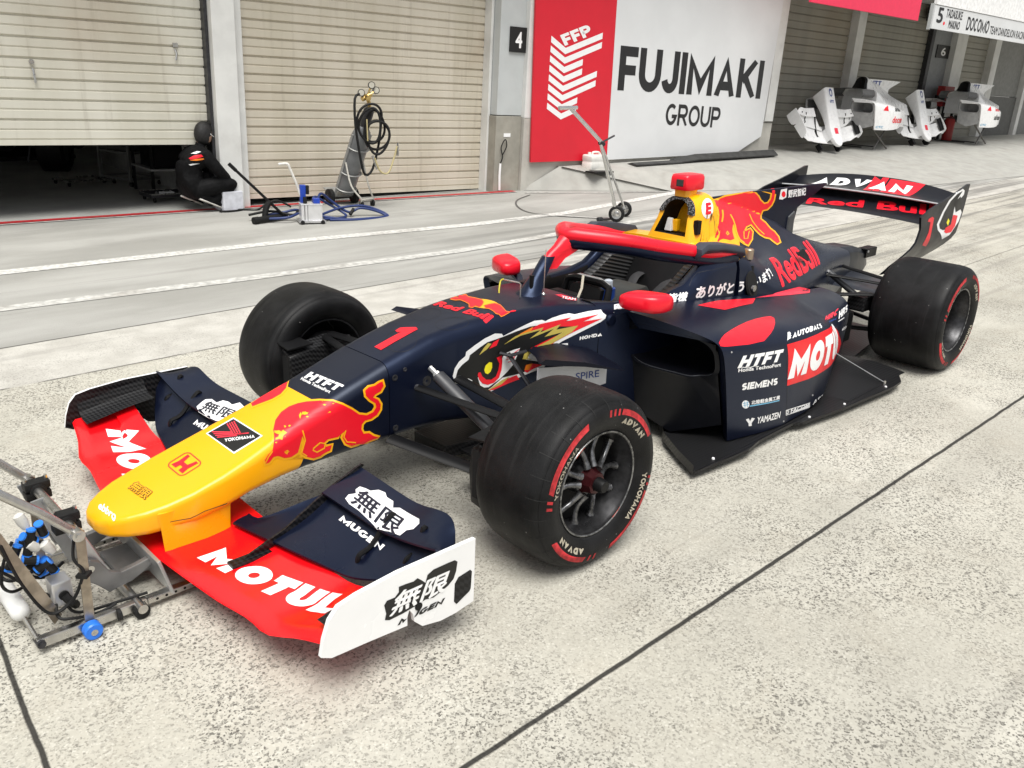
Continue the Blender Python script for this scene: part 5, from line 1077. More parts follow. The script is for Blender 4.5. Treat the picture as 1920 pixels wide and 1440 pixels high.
('chassis', 'chassis,tub,nose', 'RDEC', 2.0, [[225.1,-128.5,464.9],[735.3,-335.8,493.6],[225.1,-112.4,581.1]], [[[0,551],[182,777],[482,877],[340,616]],[[1054,746],[1668,927],[2410,1138],[3957,1173],[3668,1044],[5337,1111],[4554,912],[5514,908],[4059,527],[3177,258],[2705,0],[2072,20],[1978,201],[2606,358],[3551,581],[4054,777],[3230,906],[2665,837],[2100,906]]]),
('chassis', 'chassis,tub,nose', 'ODEC', 2.3, [[311.4,-185.4,401.0],[415.3,-224.4,405.9],[311.4,-163.0,580.7]], [[[0,1444],[494,1621],[1110,1810],[988,1617]],[[690,44],[782,246],[1098,251],[910,0]]]),
('chassis', 'chassis,tub,nose', 'GOLD', 2.5, [[174.5,-127.3,435.5],[622.3,-300.6,456.5],[174.5,-111.8,563.0]], [[[1154,896],[1716,1148],[2209,1206],[3083,1284],[2928,1100],[3934,1280],[3719,1079],[4806,1094],[4487,848],[3542,532],[2844,381],[2373,249],[2312,108],[2533,0],[2062,117],[2142,319],[2590,482],[3350,674],[4039,919],[3122,866],[3592,1137],[2410,919],[2958,1197],[1964,1120]],[[0,682],[209,928],[418,1096],[577,1040],[386,868]]]),
('chassis', 'chassis,tub,nose', 'WDEC', 2.0, [[156.5,-160.2,365.1],[349.0,-225.5,373.8],[156.5,-142.5,498.2]], [[[1127,1025],[1281,1245],[1684,1318],[2034,1343],[1873,1013],[1686,698],[1436,478],[1063,231],[507,0],[143,54],[0,513],[90,546],[327,255],[754,189],[1032,346],[1125,596]]]),
('chassis', 'chassis,tub,nose', 'BDEC', 2.6, [[164.6,-169.7,397.7],[251.3,-198.2,401.5],[164.6,-158.6,481.1]], [[[0,414],[213,713],[761,842],[913,519],[832,240],[665,33],[419,0],[207,89],[76,239]]]),
('chassis', 'chassis,tub,nose', 'RDEC', 3.0, [[152.7,-166.3,377.6],[264.2,-203.2,382.5],[152.7,-151.8,485.7]], [[[0,505],[43,601],[133,593],[220,405],[400,233],[643,181],[859,269],[983,512],[1034,769],[906,1034],[1157,1091],[1175,848],[1137,480],[1013,182],[765,19],[458,0],[217,112],[69,304]]]),
('chassis', 'chassis,tub,nose', 'YEYE', 3.2, [[180.6,-175.5,423.4],[215.9,-187.1,424.9],[180.6,-169.1,471.7]], [[[0,209],[62,382],[244,488],[371,441],[370,239],[284,70],[161,0],[41,73]]]),
('chassis', 'chassis,tub,nose', 'PINKD', 2.8, [[285.9,-184.2,453.3],[348.7,-206.1,456.1],[285.9,-178.3,499.6]], [[[40,200],[260,239],[416,344],[666,441],[648,467],[397,369],[242,265],[28,227]],[[101,0],[326,13],[577,344],[550,363],[303,36],[92,28]],[[7,129],[350,142],[541,242],[524,261],[340,164],[0,151]]]),
('chassis', 'chassis,tub,nose', 'RDEC', 2.0, [[213.7,-153.2,347.8],[461.3,-242.7,360.0],[213.7,-143.4,419.8]], [[[0,15],[679,300],[1367,382],[1494,179],[927,109],[306,0]],[[1744,471],[1805,706],[2121,727],[2636,571],[2187,482],[1870,379]]]),
('chassis', 'chassis,tub,nose', 'GOLD', 2.4, [[198.3,-167.7,351.2],[304.1,-203.3,356.1],[198.3,-162.5,388.4]], [[[0,0],[711,299],[1117,376],[710,135]]]),
('tub', 'chassis,tub,nose', 'PINKD', 1.0, [[685.7,-161.0,612.3],[743.2,-165.1,625.4],[685.7,-48.5,646.7]], [[[199,1177],[564,1147],[591,256],[288,0],[0,213]]]),
('engine', 'engine,fin,air', 'YDEC', 0.8, [[1735.9,-186.6,622.1],[1927.7,-334.2,714.7],[1735.9,-19.4,888.4]], [[[668,2963],[1601,3144],[2404,2490],[2592,1919],[1727,689],[843,0],[457,281],[479,636],[0,1138]]]),
('engine', 'engine,fin,air', 'YDEC', 1.2, [[1756.6,-32.6,626.2],[2520.0,-243.1,731.1],[1756.6,108.9,909.9]], [[[894,2895],[2480,3074],[2956,3143],[5226,3170],[5891,3092],[6243,2907],[6473,2694],[6831,2513],[7112,2527],[7331,2680],[7390,2899],[6423,3097],[6845,3052],[7988,2856],[7914,2537],[7669,2280],[7232,2087],[6771,2076],[6664,1926],[6444,1698],[6838,1461],[7181,1078],[7520,869],[7710,514],[7482,118],[6725,0],[6456,264],[6326,433],[5828,535],[5410,767],[5060,1099],[4842,1347],[4340,1279],[4101,1161],[4072,1180],[4763,1274],[4940,1009],[4397,569],[3351,191],[2970,372],[2675,657],[2771,1091],[2889,1401],[2889,1448],[2731,1242],[2426,679],[1564,591],[1022,740],[800,722],[0,492],[353,750],[758,994],[1028,1341],[616,884],[448,772],[591,1260],[890,1620],[1344,2032],[971,2397]]]),
('engine', 'engine,fin,air', 'RDEC', 1.9, [[1781.6,-40.0,637.6],[2511.9,-227.5,739.5],[1781.6,106.7,907.3]], [[[719,2696],[2266,2898],[2714,2960],[5295,3044],[5575,2932],[5897,2766],[6127,2556],[6566,2339],[6977,2358],[7243,2538],[7311,2781],[7304,3071],[7581,3049],[7608,2762],[7538,2468],[7310,2235],[6916,2065],[6422,2053],[6283,1865],[5999,1581],[6435,1320],[6769,936],[7092,727],[7265,394],[7077,74],[6634,0],[6392,222],[6230,405],[5713,508],[5321,725],[4980,1046],[4717,1342],[4010,1240],[3621,1048],[3718,985],[4371,1076],[4492,894],[4004,497],[3156,177],[2854,314],[2591,580],[2661,988],[2789,1318],[2618,1437],[2272,1129],[2009,616],[1386,546],[799,687],[495,661],[0,471],[154,595],[566,831],[911,1186],[273,806],[95,720],[412,1102],[968,1506],[1218,1903],[1373,2380]]]),
('engine', 'engine,fin,air', 'YDEC', 2.5, [[2008.4,-140.6,724.0],[2048.6,-148.7,729.2],[2008.4,-49.2,869.1]], [[[79,1685],[187,1374],[185,1047],[73,713],[0,278],[257,0],[414,51],[150,312],[217,727],[328,1058],[333,1397],[228,1715]]]),
('engine', 'engine,fin,air', 'YDEC', 2.5, [[2264.9,-74.0,729.4],[2358.3,-94.9,741.3],[2264.9,-10.2,841.3]], [[[0,1271],[80,860],[446,365],[858,0],[965,33],[551,395],[196,882],[113,1288]]]),
('engine', 'engine,fin,air', 'YDEC', 2.5, [[1869.7,-89.0,845.4],[1937.8,-100.1,850.4],[1869.7,-62.6,903.4]], [[[440,630],[258,316],[0,22],[179,0],[464,307],[693,638]]]),
('engine', 'engine,fin,air', 'YDEC', 2.5, [[1871.1,-134.2,783.3],[1914.6,-141.2,788.3],[1871.1,-118.2,806.1]], [[[127,82],[288,199],[289,101],[60,75],[48,0],[443,86],[366,278],[0,114]]]),
('engine', 'engine,fin,air', 'YDEC', 2.5, [[2071.8,-107.6,733.8],[2183.9,-130.2,749.0],[2071.8,-81.0,773.4]], [[[426,476],[0,0],[517,2],[1154,442],[1057,456],[463,36],[116,20],[530,474]]]),
('engine', 'engine,fin,air', 'WDEC', 1.4, [[1677.3,-105.8,880.1],[1765.1,-137.6,894.1],[1677.3,-65.5,972.0]], [[[896,440],[833,289],[753,161],[645,65],[512,10],[368,0],[227,37],[102,116],[19,231],[0,375],[25,528],[109,680],[238,815],[423,923],[605,989],[766,1003],[873,963],[936,874],[944,746],[935,597]]]),
('fin', 'fin', 'WDEC', 1.0, [[2604.2,4.6,894.8],[2674.3,-21.7,896.2],[2604.2,7.8,955.7]], [[[53,588],[703,610],[749,105],[350,0],[0,51]]]),
('fin', 'fin', 'RDEC', 1.6, [[2621.5,-0.2,908.0],[2662.5,-15.6,908.8],[2621.5,1.6,942.7]], [[[435,157],[438,104],[420,58],[382,23],[328,3],[263,0],[194,14],[127,43],[70,85],[27,136],[3,190],[0,243],[18,288],[55,323],[109,343],[174,347],[243,333],[310,305],[367,263],[410,212]]]),
('podL', 'podL', 'WDEC', 1.0, [[1110.4,-730.7,393.6],[1217.5,-781.2,399.7],[1110.4,-728.0,415.1]], [[[0,187],[654,0],[1186,24],[1167,57],[645,33],[0,217]]]),
('podL', 'podL', 'LBLUE', 1.0, [[1238.5,-729.0,184.8],[1418.9,-814.6,194.0],[1238.5,-726.4,209.0]], [[[0,243],[1985,54],[1998,0],[12,183]]]),
('podL', 'podL', 'WDEC', 1.0, [[1175.8,-743.0,201.2],[1218.1,-764.4,203.3],[1175.8,-738.9,243.4]], [[[474,159],[475,98],[453,48],[409,14],[349,0],[278,6],[202,33],[131,77],[69,135],[25,199],[1,265],[0,326],[21,376],[64,410],[124,424],[195,418],[271,391],[342,348],[404,291],[450,225]]]),
('podL', 'podL', 'LBLUE', 1.8, [[1179.3,-744.1,205.9],[1214.8,-762.0,207.6],[1179.3,-740.8,239.8]], [[[10,246],[378,204],[369,231],[0,273]],[[63,136],[398,110],[387,137],[52,163]],[[76,340],[172,16],[203,11],[108,335]],[[234,321],[328,5],[360,0],[266,316]]]),
('podL', 'podL', 'WDEC', 1.0, [[1226.8,-742.5,102.3],[1276.3,-768.5,104.5],[1226.8,-738.8,145.9]], [[[0,418],[170,438],[290,266],[356,429],[559,349],[408,153],[441,0],[261,24],[219,171]]]),
('podL', 'podL', 'RDEC', 1.0, [[1021.6,-697.9,421.6],[1493.7,-793.6,554.6],[1021.6,-593.7,496.7]], [[[39,585],[387,745],[793,881],[1492,1023],[2188,1141],[3021,1242],[3793,1285],[4480,1261],[4984,1198],[4998,1027],[4511,689],[3931,394],[3505,228],[2716,0],[1664,91],[615,268],[220,346],[0,424]]]),
('podL', 'podL', 'WDEC', 1.0, [[1452.7,-760.2,461.7],[1501.8,-773.7,472.2],[1452.7,-739.3,488.4]], [[[0,0],[327,339],[503,338],[520,244],[396,181],[480,146],[331,109],[365,50],[191,39]]]),
('podL', 'podL', 'REDV', 1.0, [[1490.0,-648.3,176.6],[2485.1,-860.9,255.0],[1490.0,-573.6,379.2]], [[[0,2159],[1743,2095],[3255,2099],[5611,2042],[6517,1804],[7514,1273],[9766,453],[10206,0],[5385,262],[3799,152],[2098,138],[181,256]]]),
('podL', 'podL', 'WDEC', 1.0, [[2294.9,-549.3,339.2],[2549.9,-588.5,357.4],[2294.9,-524.3,393.0]], [[[2376,447],[2378,554],[2359,593],[2338,487]],[[2586,310],[2359,430],[2337,468],[2494,354]],[[27,0],[1549,35],[1420,81],[0,37]]]),
('podL', 'podL', 'WDEC', 1.0, [[1515.1,-754.5,70.8],[1750.1,-831.4,78.3],[1515.1,-749.2,125.6]], [[[0,550],[2374,296],[1928,227],[103,244]],[[59,508],[2332,264],[2474,0],[137,278]]]),
('podL', 'podL,engine,tub', 'RDEC', 1.0, [[1275.2,-477.6,490.5],[1702.3,-520.1,619.1],[1275.2,-383.3,521.7]], [[[0,877],[896,950],[1782,993],[4480,631],[3439,124],[893,0]]]),
('podL', 'podL,engine,tub', 'PINKD', 1.0, [[1777.5,-381.3,427.7],[2450.1,-458.5,584.2],[1777.5,-325.5,455.2]], [[[0,146],[1454,280],[6948,622],[5641,0],[2717,77],[1117,97]]]),
('upflapL', 'upflapL', 'WDEC', 1.0, [[-658.5,-742.6,216.3],[-562.4,-754.8,261.4],[-658.5,-434.1,299.4]], [[[46,3055],[215,3136],[402,2990],[497,3173],[667,3195],[748,2951],[793,2732],[993,2571],[1068,2287],[981,2047],[1015,1721],[839,1453],[983,1278],[1023,629],[1046,231],[931,47],[684,0],[538,154],[293,151],[186,621],[127,812],[163,633],[20,1066],[43,1484],[50,2220],[0,2719]]]),
('upflapR', 'upflapR', 'WDEC', 1.0, [[-671.7,379.1,209.7],[-542.2,354.4,269.2],[-671.7,575.7,291.2]], [[[43,1936],[279,2057],[479,2128],[680,1948],[741,1536],[982,1484],[1114,1207],[1147,899],[1429,807],[1446,316],[1104,79],[801,18],[568,0],[292,343],[154,799],[0,1564]]]),
('epL', 'epL', 'BDEC', 1.0, [[-843.7,-916.9,174.4],[-600.5,-964.2,184.9],[-843.7,-897.0,263.1]], [[[7,521],[97,623],[349,609],[483,713],[492,873],[706,860],[966,827],[1100,872],[1228,753],[1357,613],[1434,831],[1641,910],[2150,905],[2386,891],[2480,809],[2425,531],[2324,315],[2129,184],[1843,96],[1608,30],[1335,91],[1018,47],[574,3],[144,0],[0,70],[53,252]]]),
('rflap', 'rflap', 'RDEC', 1.0, [[3696.5,-285.1,798.6],[3891.4,-318.6,944.2],[3696.5,36.2,872.5]], [[[2016,3297],[1754,2687],[146,2473],[0,2902]],[[2064,2743],[2178,2352],[298,1995],[213,2399]],[[2125,2204],[2456,0],[610,72],[258,1858]]]),
('rep', 'rep', 'RDEC', 1.0, [[3396.0,-537.1,620.2],[3475.9,-571.3,619.2],[3396.0,-542.4,806.6]], [[[160,161],[852,0],[869,882],[813,1762],[533,1866],[79,1785],[0,1631],[421,1550],[461,927],[94,328]]]),
('rep', 'rep', 'WDEC', 1.0, [[3576.1,-499.0,636.1],[3898.1,-641.7,651.3],[3576.1,-467.4,934.4]], [[[312,697],[0,1075],[494,1807],[1138,2433],[2008,2802],[2948,3000],[3298,2855],[3301,2606],[2577,2215],[3525,1477],[3346,933],[2283,157],[1375,0],[803,445]]]),
('rep', 'rep', 'BDEC', 1.6, [[3600.9,-516.6,701.9],[3840.3,-619.7,707.9],[3600.9,-503.6,926.9]], [[[225,155],[0,426],[411,1123],[1049,1753],[1877,2130],[2607,2253],[1848,1618],[1854,889],[1818,238],[1207,0],[726,2]]]),
('rep', 'rep', 'BDEC', 1.6, [[3769.8,-534.2,799.1],[3903.8,-592.3,802.2],[3769.8,-529.0,896.6]], [[[0,677],[831,977],[1461,170],[547,0]]]),
('rep', 'rep', 'RDEC', 2.2, [[3702.4,-530.5,674.8],[3852.6,-595.2,678.9],[3702.4,-523.4,785.9]], [[[0,151],[123,389],[838,516],[903,1114],[1635,994],[1573,337],[1098,0],[359,11]]]),
('rep', 'rep', 'YEYE', 2.2, [[3700.7,-552.3,724.1],[3740.3,-569.4,725.2],[3700.7,-549.4,771.8]], [[[0,235],[168,478],[432,292],[335,0]]]),
('podL', 'podL', 'GDEC', 1.0, [[1749.1,-781.4,131.2],[1771.8,-788.1,131.7],[1749.1,-780.3,145.5]], [[[236,37],[233,6],[187,0],[116,21],[44,63],[0,107],[4,137],[50,143],[120,123],[192,82]]]),
('podL', 'podL', 'GDEC', 1.0, [[1044.5,-735.2,482.9],[1053.7,-739.2,483.9],[1044.5,-732.9,491.3]], [[[101,34],[91,11],[65,0],[35,6],[10,27],[0,55],[14,77],[41,87],[71,81],[94,60]]]),
('podL', 'podL', 'GDEC', 1.0, [[1497.4,-783.7,66.2],[1511.8,-789.4,66.8],[1497.4,-782.3,78.5]], [[[155,38],[150,9],[116,0],[67,15],[22,47],[0,83],[5,112],[33,124],[81,110],[128,77]]]),
('podL', 'podL', 'SEAM', 0.7, [[1453.8,-855.4,90.3],[1506.8,-873.2,97.9],[1453.8,-689.6,481.5]], [[[529,4249],[0,3262],[427,14],[476,0],[38,3254],[564,4242]]]),
('tub', 'tub', 'SEAM', 0.8, [[1318.3,-305.0,632.4],[1555.2,-412.7,692.8],[1318.3,-280.1,676.8]], [[[15,0],[300,295],[638,490],[1563,425],[2671,436],[2671,456],[1565,444],[637,509],[285,309],[0,12]]]),
('engine', 'engine,air', 'SEAM', 0.8, [[1763.6,-137.1,811.9],[1770.3,-139.4,812.5],[1763.6,-117.9,894.2]], [[[0,845],[38,446],[3,2],[35,0],[71,444],[33,844]]]),
('nose', 'nose', 'SEAM', 0.8, [[-1093.4,-147.4,215.2],[-904.3,-185.4,218.2],[-1093.4,-146.0,232.9]], [[[8,0],[178,100],[756,40],[1199,144],[1929,151],[1922,178],[1194,164],[753,62],[175,119],[0,19]]]),
]
for host, tg, mt, lift, cn, pls in EMBLEMS:
    xs = [p[0] for pg in pls for p in pg]; ys = [p[1] for pg in pls for p in pg]
    stick(PART[host], [PART[k] for k in tg.split(',')], globals()[mt], [[v/1000 for v in p] for p in cn], flat_mesh(shapes=pls), lift/1000, .014, reach=.32)
for host, tg, mt, tx, bold, lift, cn in LETTERING:
    stick(PART[host], [PART[k] for k in tg.split(',')], globals()[mt], [[v/1000 for v in p] for p in cn], flat_mesh(text=tx, bold=bold), lift/1000, .014, reach=.32)
# ================================================================ THINGS AROUND THE CAR
def TM(s, n, h, rz=0.): return WM @ Matrix.Translation((s, n, h)) @ Matrix.Rotation(rz, 4, 'Z')
def gh(s): return -.02*-s*-1 if False else .02*s       # lane level (world z = 0) expressed in the building frame
# ---- pneumatic jack under the nose
BRONZE = P('worn_steel_bar', (.36, .31, .25), .35, .85, var=.2, vs=30); ALUG = P('grey_aluminium_profile', (.50, .51, .52), .38, .8, var=.08); ALUD = P('dark_cast_aluminium', (.22, .22, .22), .45, .7, var=.15)
BLUEP = P('blue_plastic', (.02, .20, .75), .35); BLUER = P('blue_urethane_roller', (.02, .17, .70), .4)
jk = thing('air_jack', 'silver pneumatic lifting jack with hoses and blue rollers in front of the yellow nose', 'jack', (-1.30, -.02, 0))
def J(name, b, m, bevel=0., sm=35, parent=None):
    off = Vector((1.30, .02, 0)); b.v = [tuple(Vector(p)+off) for p in b.v]; return obj(name, b, m, parent or jk, sm, bevel)
for sy, y in ((-1, -.22), (1, .20)):
    b = MB(); b.rings([[(-1.50, y-.012, .018), (-1.50, y+.012, .018), (-1.50, y+.012, .046), (-1.50, y-.012, .046)], [(-1.20, y-.012, .018), (-1.20, y+.012, .018), (-1.20, y+.012, .046), (-1.20, y-.012, .046)]])
    b.rings([[(x, y-.008+.002*0, .022), (x, y+.02, .022), (x, y+.02, .040), (x, y-.008, .040)] for x in (-1.198, -.86)]); rail = J('base_rail', b, STEEL, .003, 0)
    b = MB(); b.tube([(-1.492, y-.02, .034), (-1.492, y+.02, .034)], .012, 12); b.tube([(-1.492, y-.026, .034), (-1.492, y-.018, .034)], .008, 6); J('pivot_bolt', b, DARKM)
    b = MB()
    for k in range(10): b.lathe([(y-.0085, .0), (y-.0085, .0045), (y-.0075, .0045)], 8, 'y', (-1.17+.028*k, 0, .031))
    J('rail_hole', b, BLACK)
    b = MB(); b.lathe([(y-.045, .009), (y-.045, .022), (y-.041, .0255), (y-.018, .0255), (y-.014, .022), (y-.014, .009)], 28, 'y', (-1.364, 0, .0258)); bl = J('roller', b, BLUER); b = MB(); b.tube([(-1.364, y-.047, .0258), (-1.364, y-.01, .0258)], .0095, 14); J('roller_axle', b, STEEL, parent=None)
    b = MB(); b.rings([[(x+dx, yy, z) for dx, yy in ((-.013, y-.011), (.013, y-.011), (.013, y-.005), (-.013, y-.005))] for x, z in ((-1.362, .030), (-1.352, .330))]); J('upright_bar', b, BRONZE, .001, 0)
    b = MB(); b.tube([(-1.358, y-.022, .322), (-1.358, y+.004, .322)], .017, 16); b.tube([(-1.358, y-.028, .322), (-1.358, y-.020, .322)], .009, 6); J('pivot_bolt', b, STEEL)
    b = MB(); b.tube([(-1.358, y+.004, .322), (-1.44, y+.004, .415), (-1.56, y+.01, .535), (-2.15, y*.6, 1.02)], .0125, 10); J('handle_tube', b, STEEL)
b = MB(); b.tube([(-2.15, -.132, 1.02), (-2.15, .12, 1.02)], .015, 10); J('handle_grip', b, RUBBER)
b = MB(); b.tube([(-1.358, -.19, .322), (-1.36, .20, .322)], .014, 14); J('cross_shaft', b, STEEL)
for y in (-.135, .115):
    b = MB(); b.tube([(-1.358, y-.006, .322), (-1.358, y+.006, .322)], .026, 18); b.tube([(-1.358, y-.022, .322), (-1.358, y-.014, .322)], .023, 18); b.tube([(-1.358, y+.014, .322), (-1.358, y+.03, .322)], .020, 18)
    b.box((-1.392, y-.018, .326), (-1.322, y+.022, .350)); b.box((-1.392, y-.018, .294), (-1.322, y+.022, .318)); J('shaft_clamp', b, RUBBER, .003)
    b = MB()
    for dx in (-.028, .028): b.lathe([(.350, .0), (.350, .0055), (.360, .0055), (.360, 0)], 8, 'z', (-1.357+dx, y+.002, 0))
    J('clamp_bolt', b, STEEL)
# lifting arm: slotted profile, cradle brackets and the wide front plate
b = MB()
for y in (-.115, -.085): b.rings([[(x+dx, y+dy, z) for dx, dy in ((-.018, -.012), (.018, -.012), (.018, .012), (-.018, .012))] for x, z in ((-1.352, .315), (-1.285, .135))])
J('lift_profile', b, ALUG, .003, 0)
b = MB(); b.rings([[(x, y, z) for x, z in ((-1.40, .33), (-1.36, .335), (-1.29, .115), (-1.325, .10))] for y in (.02, .028)]); J('side_plate', b, ALUG, 0, 0)
b = MB(); b.rings([[(x, y, z) for x, z in ((-1.40, .33), (-1.36, .335), (-1.29, .115), (-1.325, .10))] for y in (.15, .158)]); J('side_plate', b, ALUG, 0, 0)
for y in (-.14, .14):
    b = MB(); cr = [(-1.345, .165), (-1.315, .185), (-1.29, .17), (-1.265, .125), (-1.235, .112), (-1.19, .118), (-1.135, .130), (-1.135, .112), (-1.17, .088), (-1.21, .070), (-1.25, .066), (-1.275, .058), (-1.30, .09), (-1.335, .125)]
    b.rings([[(x, y+d, z) for x, z in cr] for d in (-.010, .010)]); cb = J('cradle_bracket', b, ALUD, .003, 0)
    b = MB(); b.tube([(-1.318, y-.014, .158), (-1.318, y+.014, .158)], .011, 12); J('bracket_bolt', b, STEEL)
b = MB(); b.tube([(-1.225, -.262, .036), (-1.225, .24, .036)], .0145, 14); J('roller_shaft', b, STEEL)
for y in (-.245, .22): b = MB(); b.lathe([(y-.013, .0), (y-.013, .019), (y-.010, .0225), (y+.010, .0225), (y+.013, .019), (y+.013, 0)], 24, 'y', (-1.225, 0, .0232)); J('guide_roller', b, RUBBER)
b = MB(); b.rings([[(-1.160, y, .152), (-1.150, y, .156), (-1.118, y, .030), (-1.128, y, .030)] for y in (-.235, -.19, .17, .215)]); J('nose_plate', b, ALUG, .002, 0)
b = MB(); b.rings([[(x, yy, z) for yy, z in ((-.09, .05), (.09, .05), (.09, .062), (-.09, .062))] for x in (-1.22, -1.13)]); J('tray', b, ALUD, 0, 0)
b = MB(); b.rings([[(x+dx, y, z+dz) for dx, dz in ((-.012, -.01), (.012, .01)) for y in (-.175, -.170)][:2]+[(x+dx, y, z+dz) for dx, dz in ((.012, .01), (-.012, -.01)) for y in (-.170, -.175)][:0]+[(x+.012, -.165, z+.01), (x-.012, -.165, z-.01)] for x, z in ((-1.72, .70), (-1.54, .365), (-1.425, .045))]); J('diagonal_bar', b, BRONZE, 0, 0)
b = MB(); b.tube([(-1.70, .15, .36), (-1.58, .13, .16), (-1.495, .20, .04)], .010, 8); b.tube([(-1.495, .16, .05), (-1.495, .10, .05)], .007, 8); b.tube([(-1.495, -.11, .05), (-1.495, -.215, .04)], .007, 8); J('damper_rod', b, STEEL)
b = MB(); b.lathe([(.09, .0), (.09, .018), (.078, .026), (-.075, .026), (-.085, .020), (-.092, .008)], 22, 'y', (-1.495, .0, .05)); J('white_cylinder', b, P('white_nylon', (.72, .72, .70), .35, var=.05))
# pneumatics
def Jt(name, pts, r, m, n=10): b = MB(); b.tube(pts, r, n); return J(name, b, m)
fit = [((-1.455, -.08, .285), (-1.43, -.075, .262)), ((-1.434, -.08, .297), (-1.452, -.075, .225)), ((-1.466, -.08, .214), (-1.436, -.085, .205)), ((-1.436, -.08, .171), (-1.405, -.085, .19)), ((-1.416, -.08, .194), (-1.394, -.08, .150)), ((-1.412, -.08, .308), (-1.402, -.07, .27)), ((-1.45, -.04, .18), (-1.42, -.05, .14)), ((-1.47, -.06, .25), (-1.50, -.06, .19)), ((-1.46, -.02, .24), (-1.40, -.03, .215))]
for a, c in fit:
    a, c = Vector(a), Vector(c); d = (c-a)
    Jt('push_fitting', [a, c], .0125, RUBBER); Jt('release_ring', [c, c+d.normalized()*.006], .0135, BLUEP); Jt('release_ring', [a-d.normalized()*.005, a], .013, BLUEP)
SILV = P('pale_silencer_plastic', (.60, .59, .55), .4)
for a, c in (((-1.455, -.055, .345), (-1.44, -.065, .300)), ((-1.445, -.08, .262), (-1.425, -.085, .235)), ((-1.412, -.085, .252), (-1.39, -.09, .215)), ((-1.40, -.12, .130), (-1.385, -.12, .115))):
    b = MB(); a, c = Vector(a), Vector(c); b.tube([a, a*.9+c*.1, a*.4+c*.6, c], [.008, .015, .015, .010], 12); J('silencer', b, SILV)
b = MB(); b.box((-1.425, -.155, .075), (-1.372, -.095, .150)); vb = J('valve_block', b, ALU, .004, 0)
b = MB(); b.lathe([(-.160, .0), (-.160, .014), (-.155, .014)], 16, 'y', (-1.398, 0, .108)); b.tube([(-1.398, -.158, .108), (-1.385, -.17, .085), (-1.37, -.15, .06)], .012, 8); J('valve_port', b, RUBBER)
for pts in ([(-1.64, -.10, .34), (-1.52, -.09, .20), (-1.47, -.10, .14), (-1.40, -.13, .075), (-1.37, -.17, .045), (-1.25, -.2, .05), (-1.19, -.21, .052)], [(-1.53, -.175, .33), (-1.50, -.18, .20), (-1.45, -.19, .09), (-1.39, -.20, .11), (-1.365, -.235, .19), (-1.36, -.235, .215), (-1.375, -.22, .25), (-1.36, -.2, .30)], [(-1.62, -.02, .30), (-1.52, -.03, .19), (-1.46, -.05, .15), (-1.41, -.03, .11), (-1.36, -.05, .15)], [(-1.48, -.06, .27), (-1.51, -.08, .235), (-1.53, -.09, .17), (-1.50, -.05, .11), (-1.44, .0, .09)], [(-1.60, .02, .26), (-1.53, .0, .17), (-1.50, -.04, .14), (-1.45, -.08, .17)], [(-1.41, -.12, .10), (-1.43, -.19, .07), (-1.40, -.21, .06), (-1.33, -.2, .04), (-1.28, -.21, .055)]):
    b = MB(); b.tube(crom(pts, 6), .0048, 6); J('air_hose', b, RUBBER)
b = MB(); b.tube([(-1.36, -.236, .195), (-1.36, -.236, .205)], .022, 4); J('cable_tie', b, RUBBER); b = MB(); b.tube([(-1.29, -.238, .034), (-1.28, -.238, .034)], .018, 8); J('cable_tie', b, RUBBER)
# ---- gas cylinder trolley
CARTM = P('ivory_tube_paint', (.52, .50, .45), .45, var=.15, vs=30, dirt=.2); GREYT = P('grey_steel_cart', (.30, .30, .29), .45, .3, var=.15, vs=20)
ct = thing('cylinder_trolley', 'leaning grey two wheeled cylinder trolley with ivory support legs', 'hand trolley', mtx=TM(-2.5, .26, .02*-2.5))
def K(name, b, m, bevel=0., sm=35, parent=None): return obj(name, b, m, parent or ct, sm, bevel)
lean = Vector((.11, -.40, .95)).normalized(); sx_ = Vector((1, 0, 0)); base = Vector((0, -.02, .10))
for x in (-.155, .155):
    b = MB(); p = Vector((x, 0, .088)); b.lathe([(-.028, .0), (-.028, .060), (-.022, .085), (.022, .085), (.028, .060), (.028, 0)], 24, 'x', (x, .0, .087)); w = K('wheel', b, RUBBER); b = MB(); b.lathe([(-.031, .0), (-.031, .026), (.031, .026), (.031, 0)], 14, 'x', (x, 0, .087)); obj('wheel_hub', b, DARKM, w)
    a = Vector((x*.72, -.03, .10)); b = MB(); b.tube([a, a+lean*.62, a+lean*.75], .014, 8); K('frame_rail', b, GREYT)
b = MB(); b.tube([(-.15, 0, .087), (.15, 0, .087)], .012, 8); K('axle', b, GREYT)
b = MB(); b.rings([[(x, y, z) for y, z in ((-.02, .10), (.17, .17), (.172, .162), (-.02, .09))] for x in (-.15, .13)]); K('toe_plate', b, GREYT, .002, 0)
for t in (.10, .30, .60):
    c = Vector((0, -.035, .10))+lean*t; b = MB(); pts = [c+sx_*.118*math.cos(a)+lean.cross(sx_)*-.11*math.sin(a) for a in [math.radians(180*i/12) for i in range(13)]]; b.tube(pts, .012, 6, flat=.5); b.tube([pts[0], pts[-1]], .010, 6); K('cross_strap', b, GREYT)
for xa, xb, ya, yb_ in ((-.11, .05, -.34, -.20), (.11, .235, -.28, -.20)):
    b = MB(); b.tube(crom([Vector((xa, -.05, .10))+lean*.42, Vector((xa+.07, -.28, .24)), Vector((xb, ya, .10)), Vector((xb, ya, .06))], 4), .010, 8); K('support_leg', b, CARTM)
b = MB(); b.tube([(.05, -.34, .085), (.235, -.28, .085)], .014, 6); K('support_bar', b, CARTM)
for x, y in ((.06, -.335), (.23, -.285)):
    b = MB(); b.lathe([(-.012, 0), (-.012, .036), (.012, .036), (.012, 0)], 18, 'x', (x, y, .036)); w = K('caster', b, RUBBER); b = MB(); b.box((x-.02, y-.012, .045), (x-.015, y+.012, .08)); b.box((x+.015, y-.012, .045), (x+.02, y+.012, .08)); obj('caster_fork', b, STEEL, w)
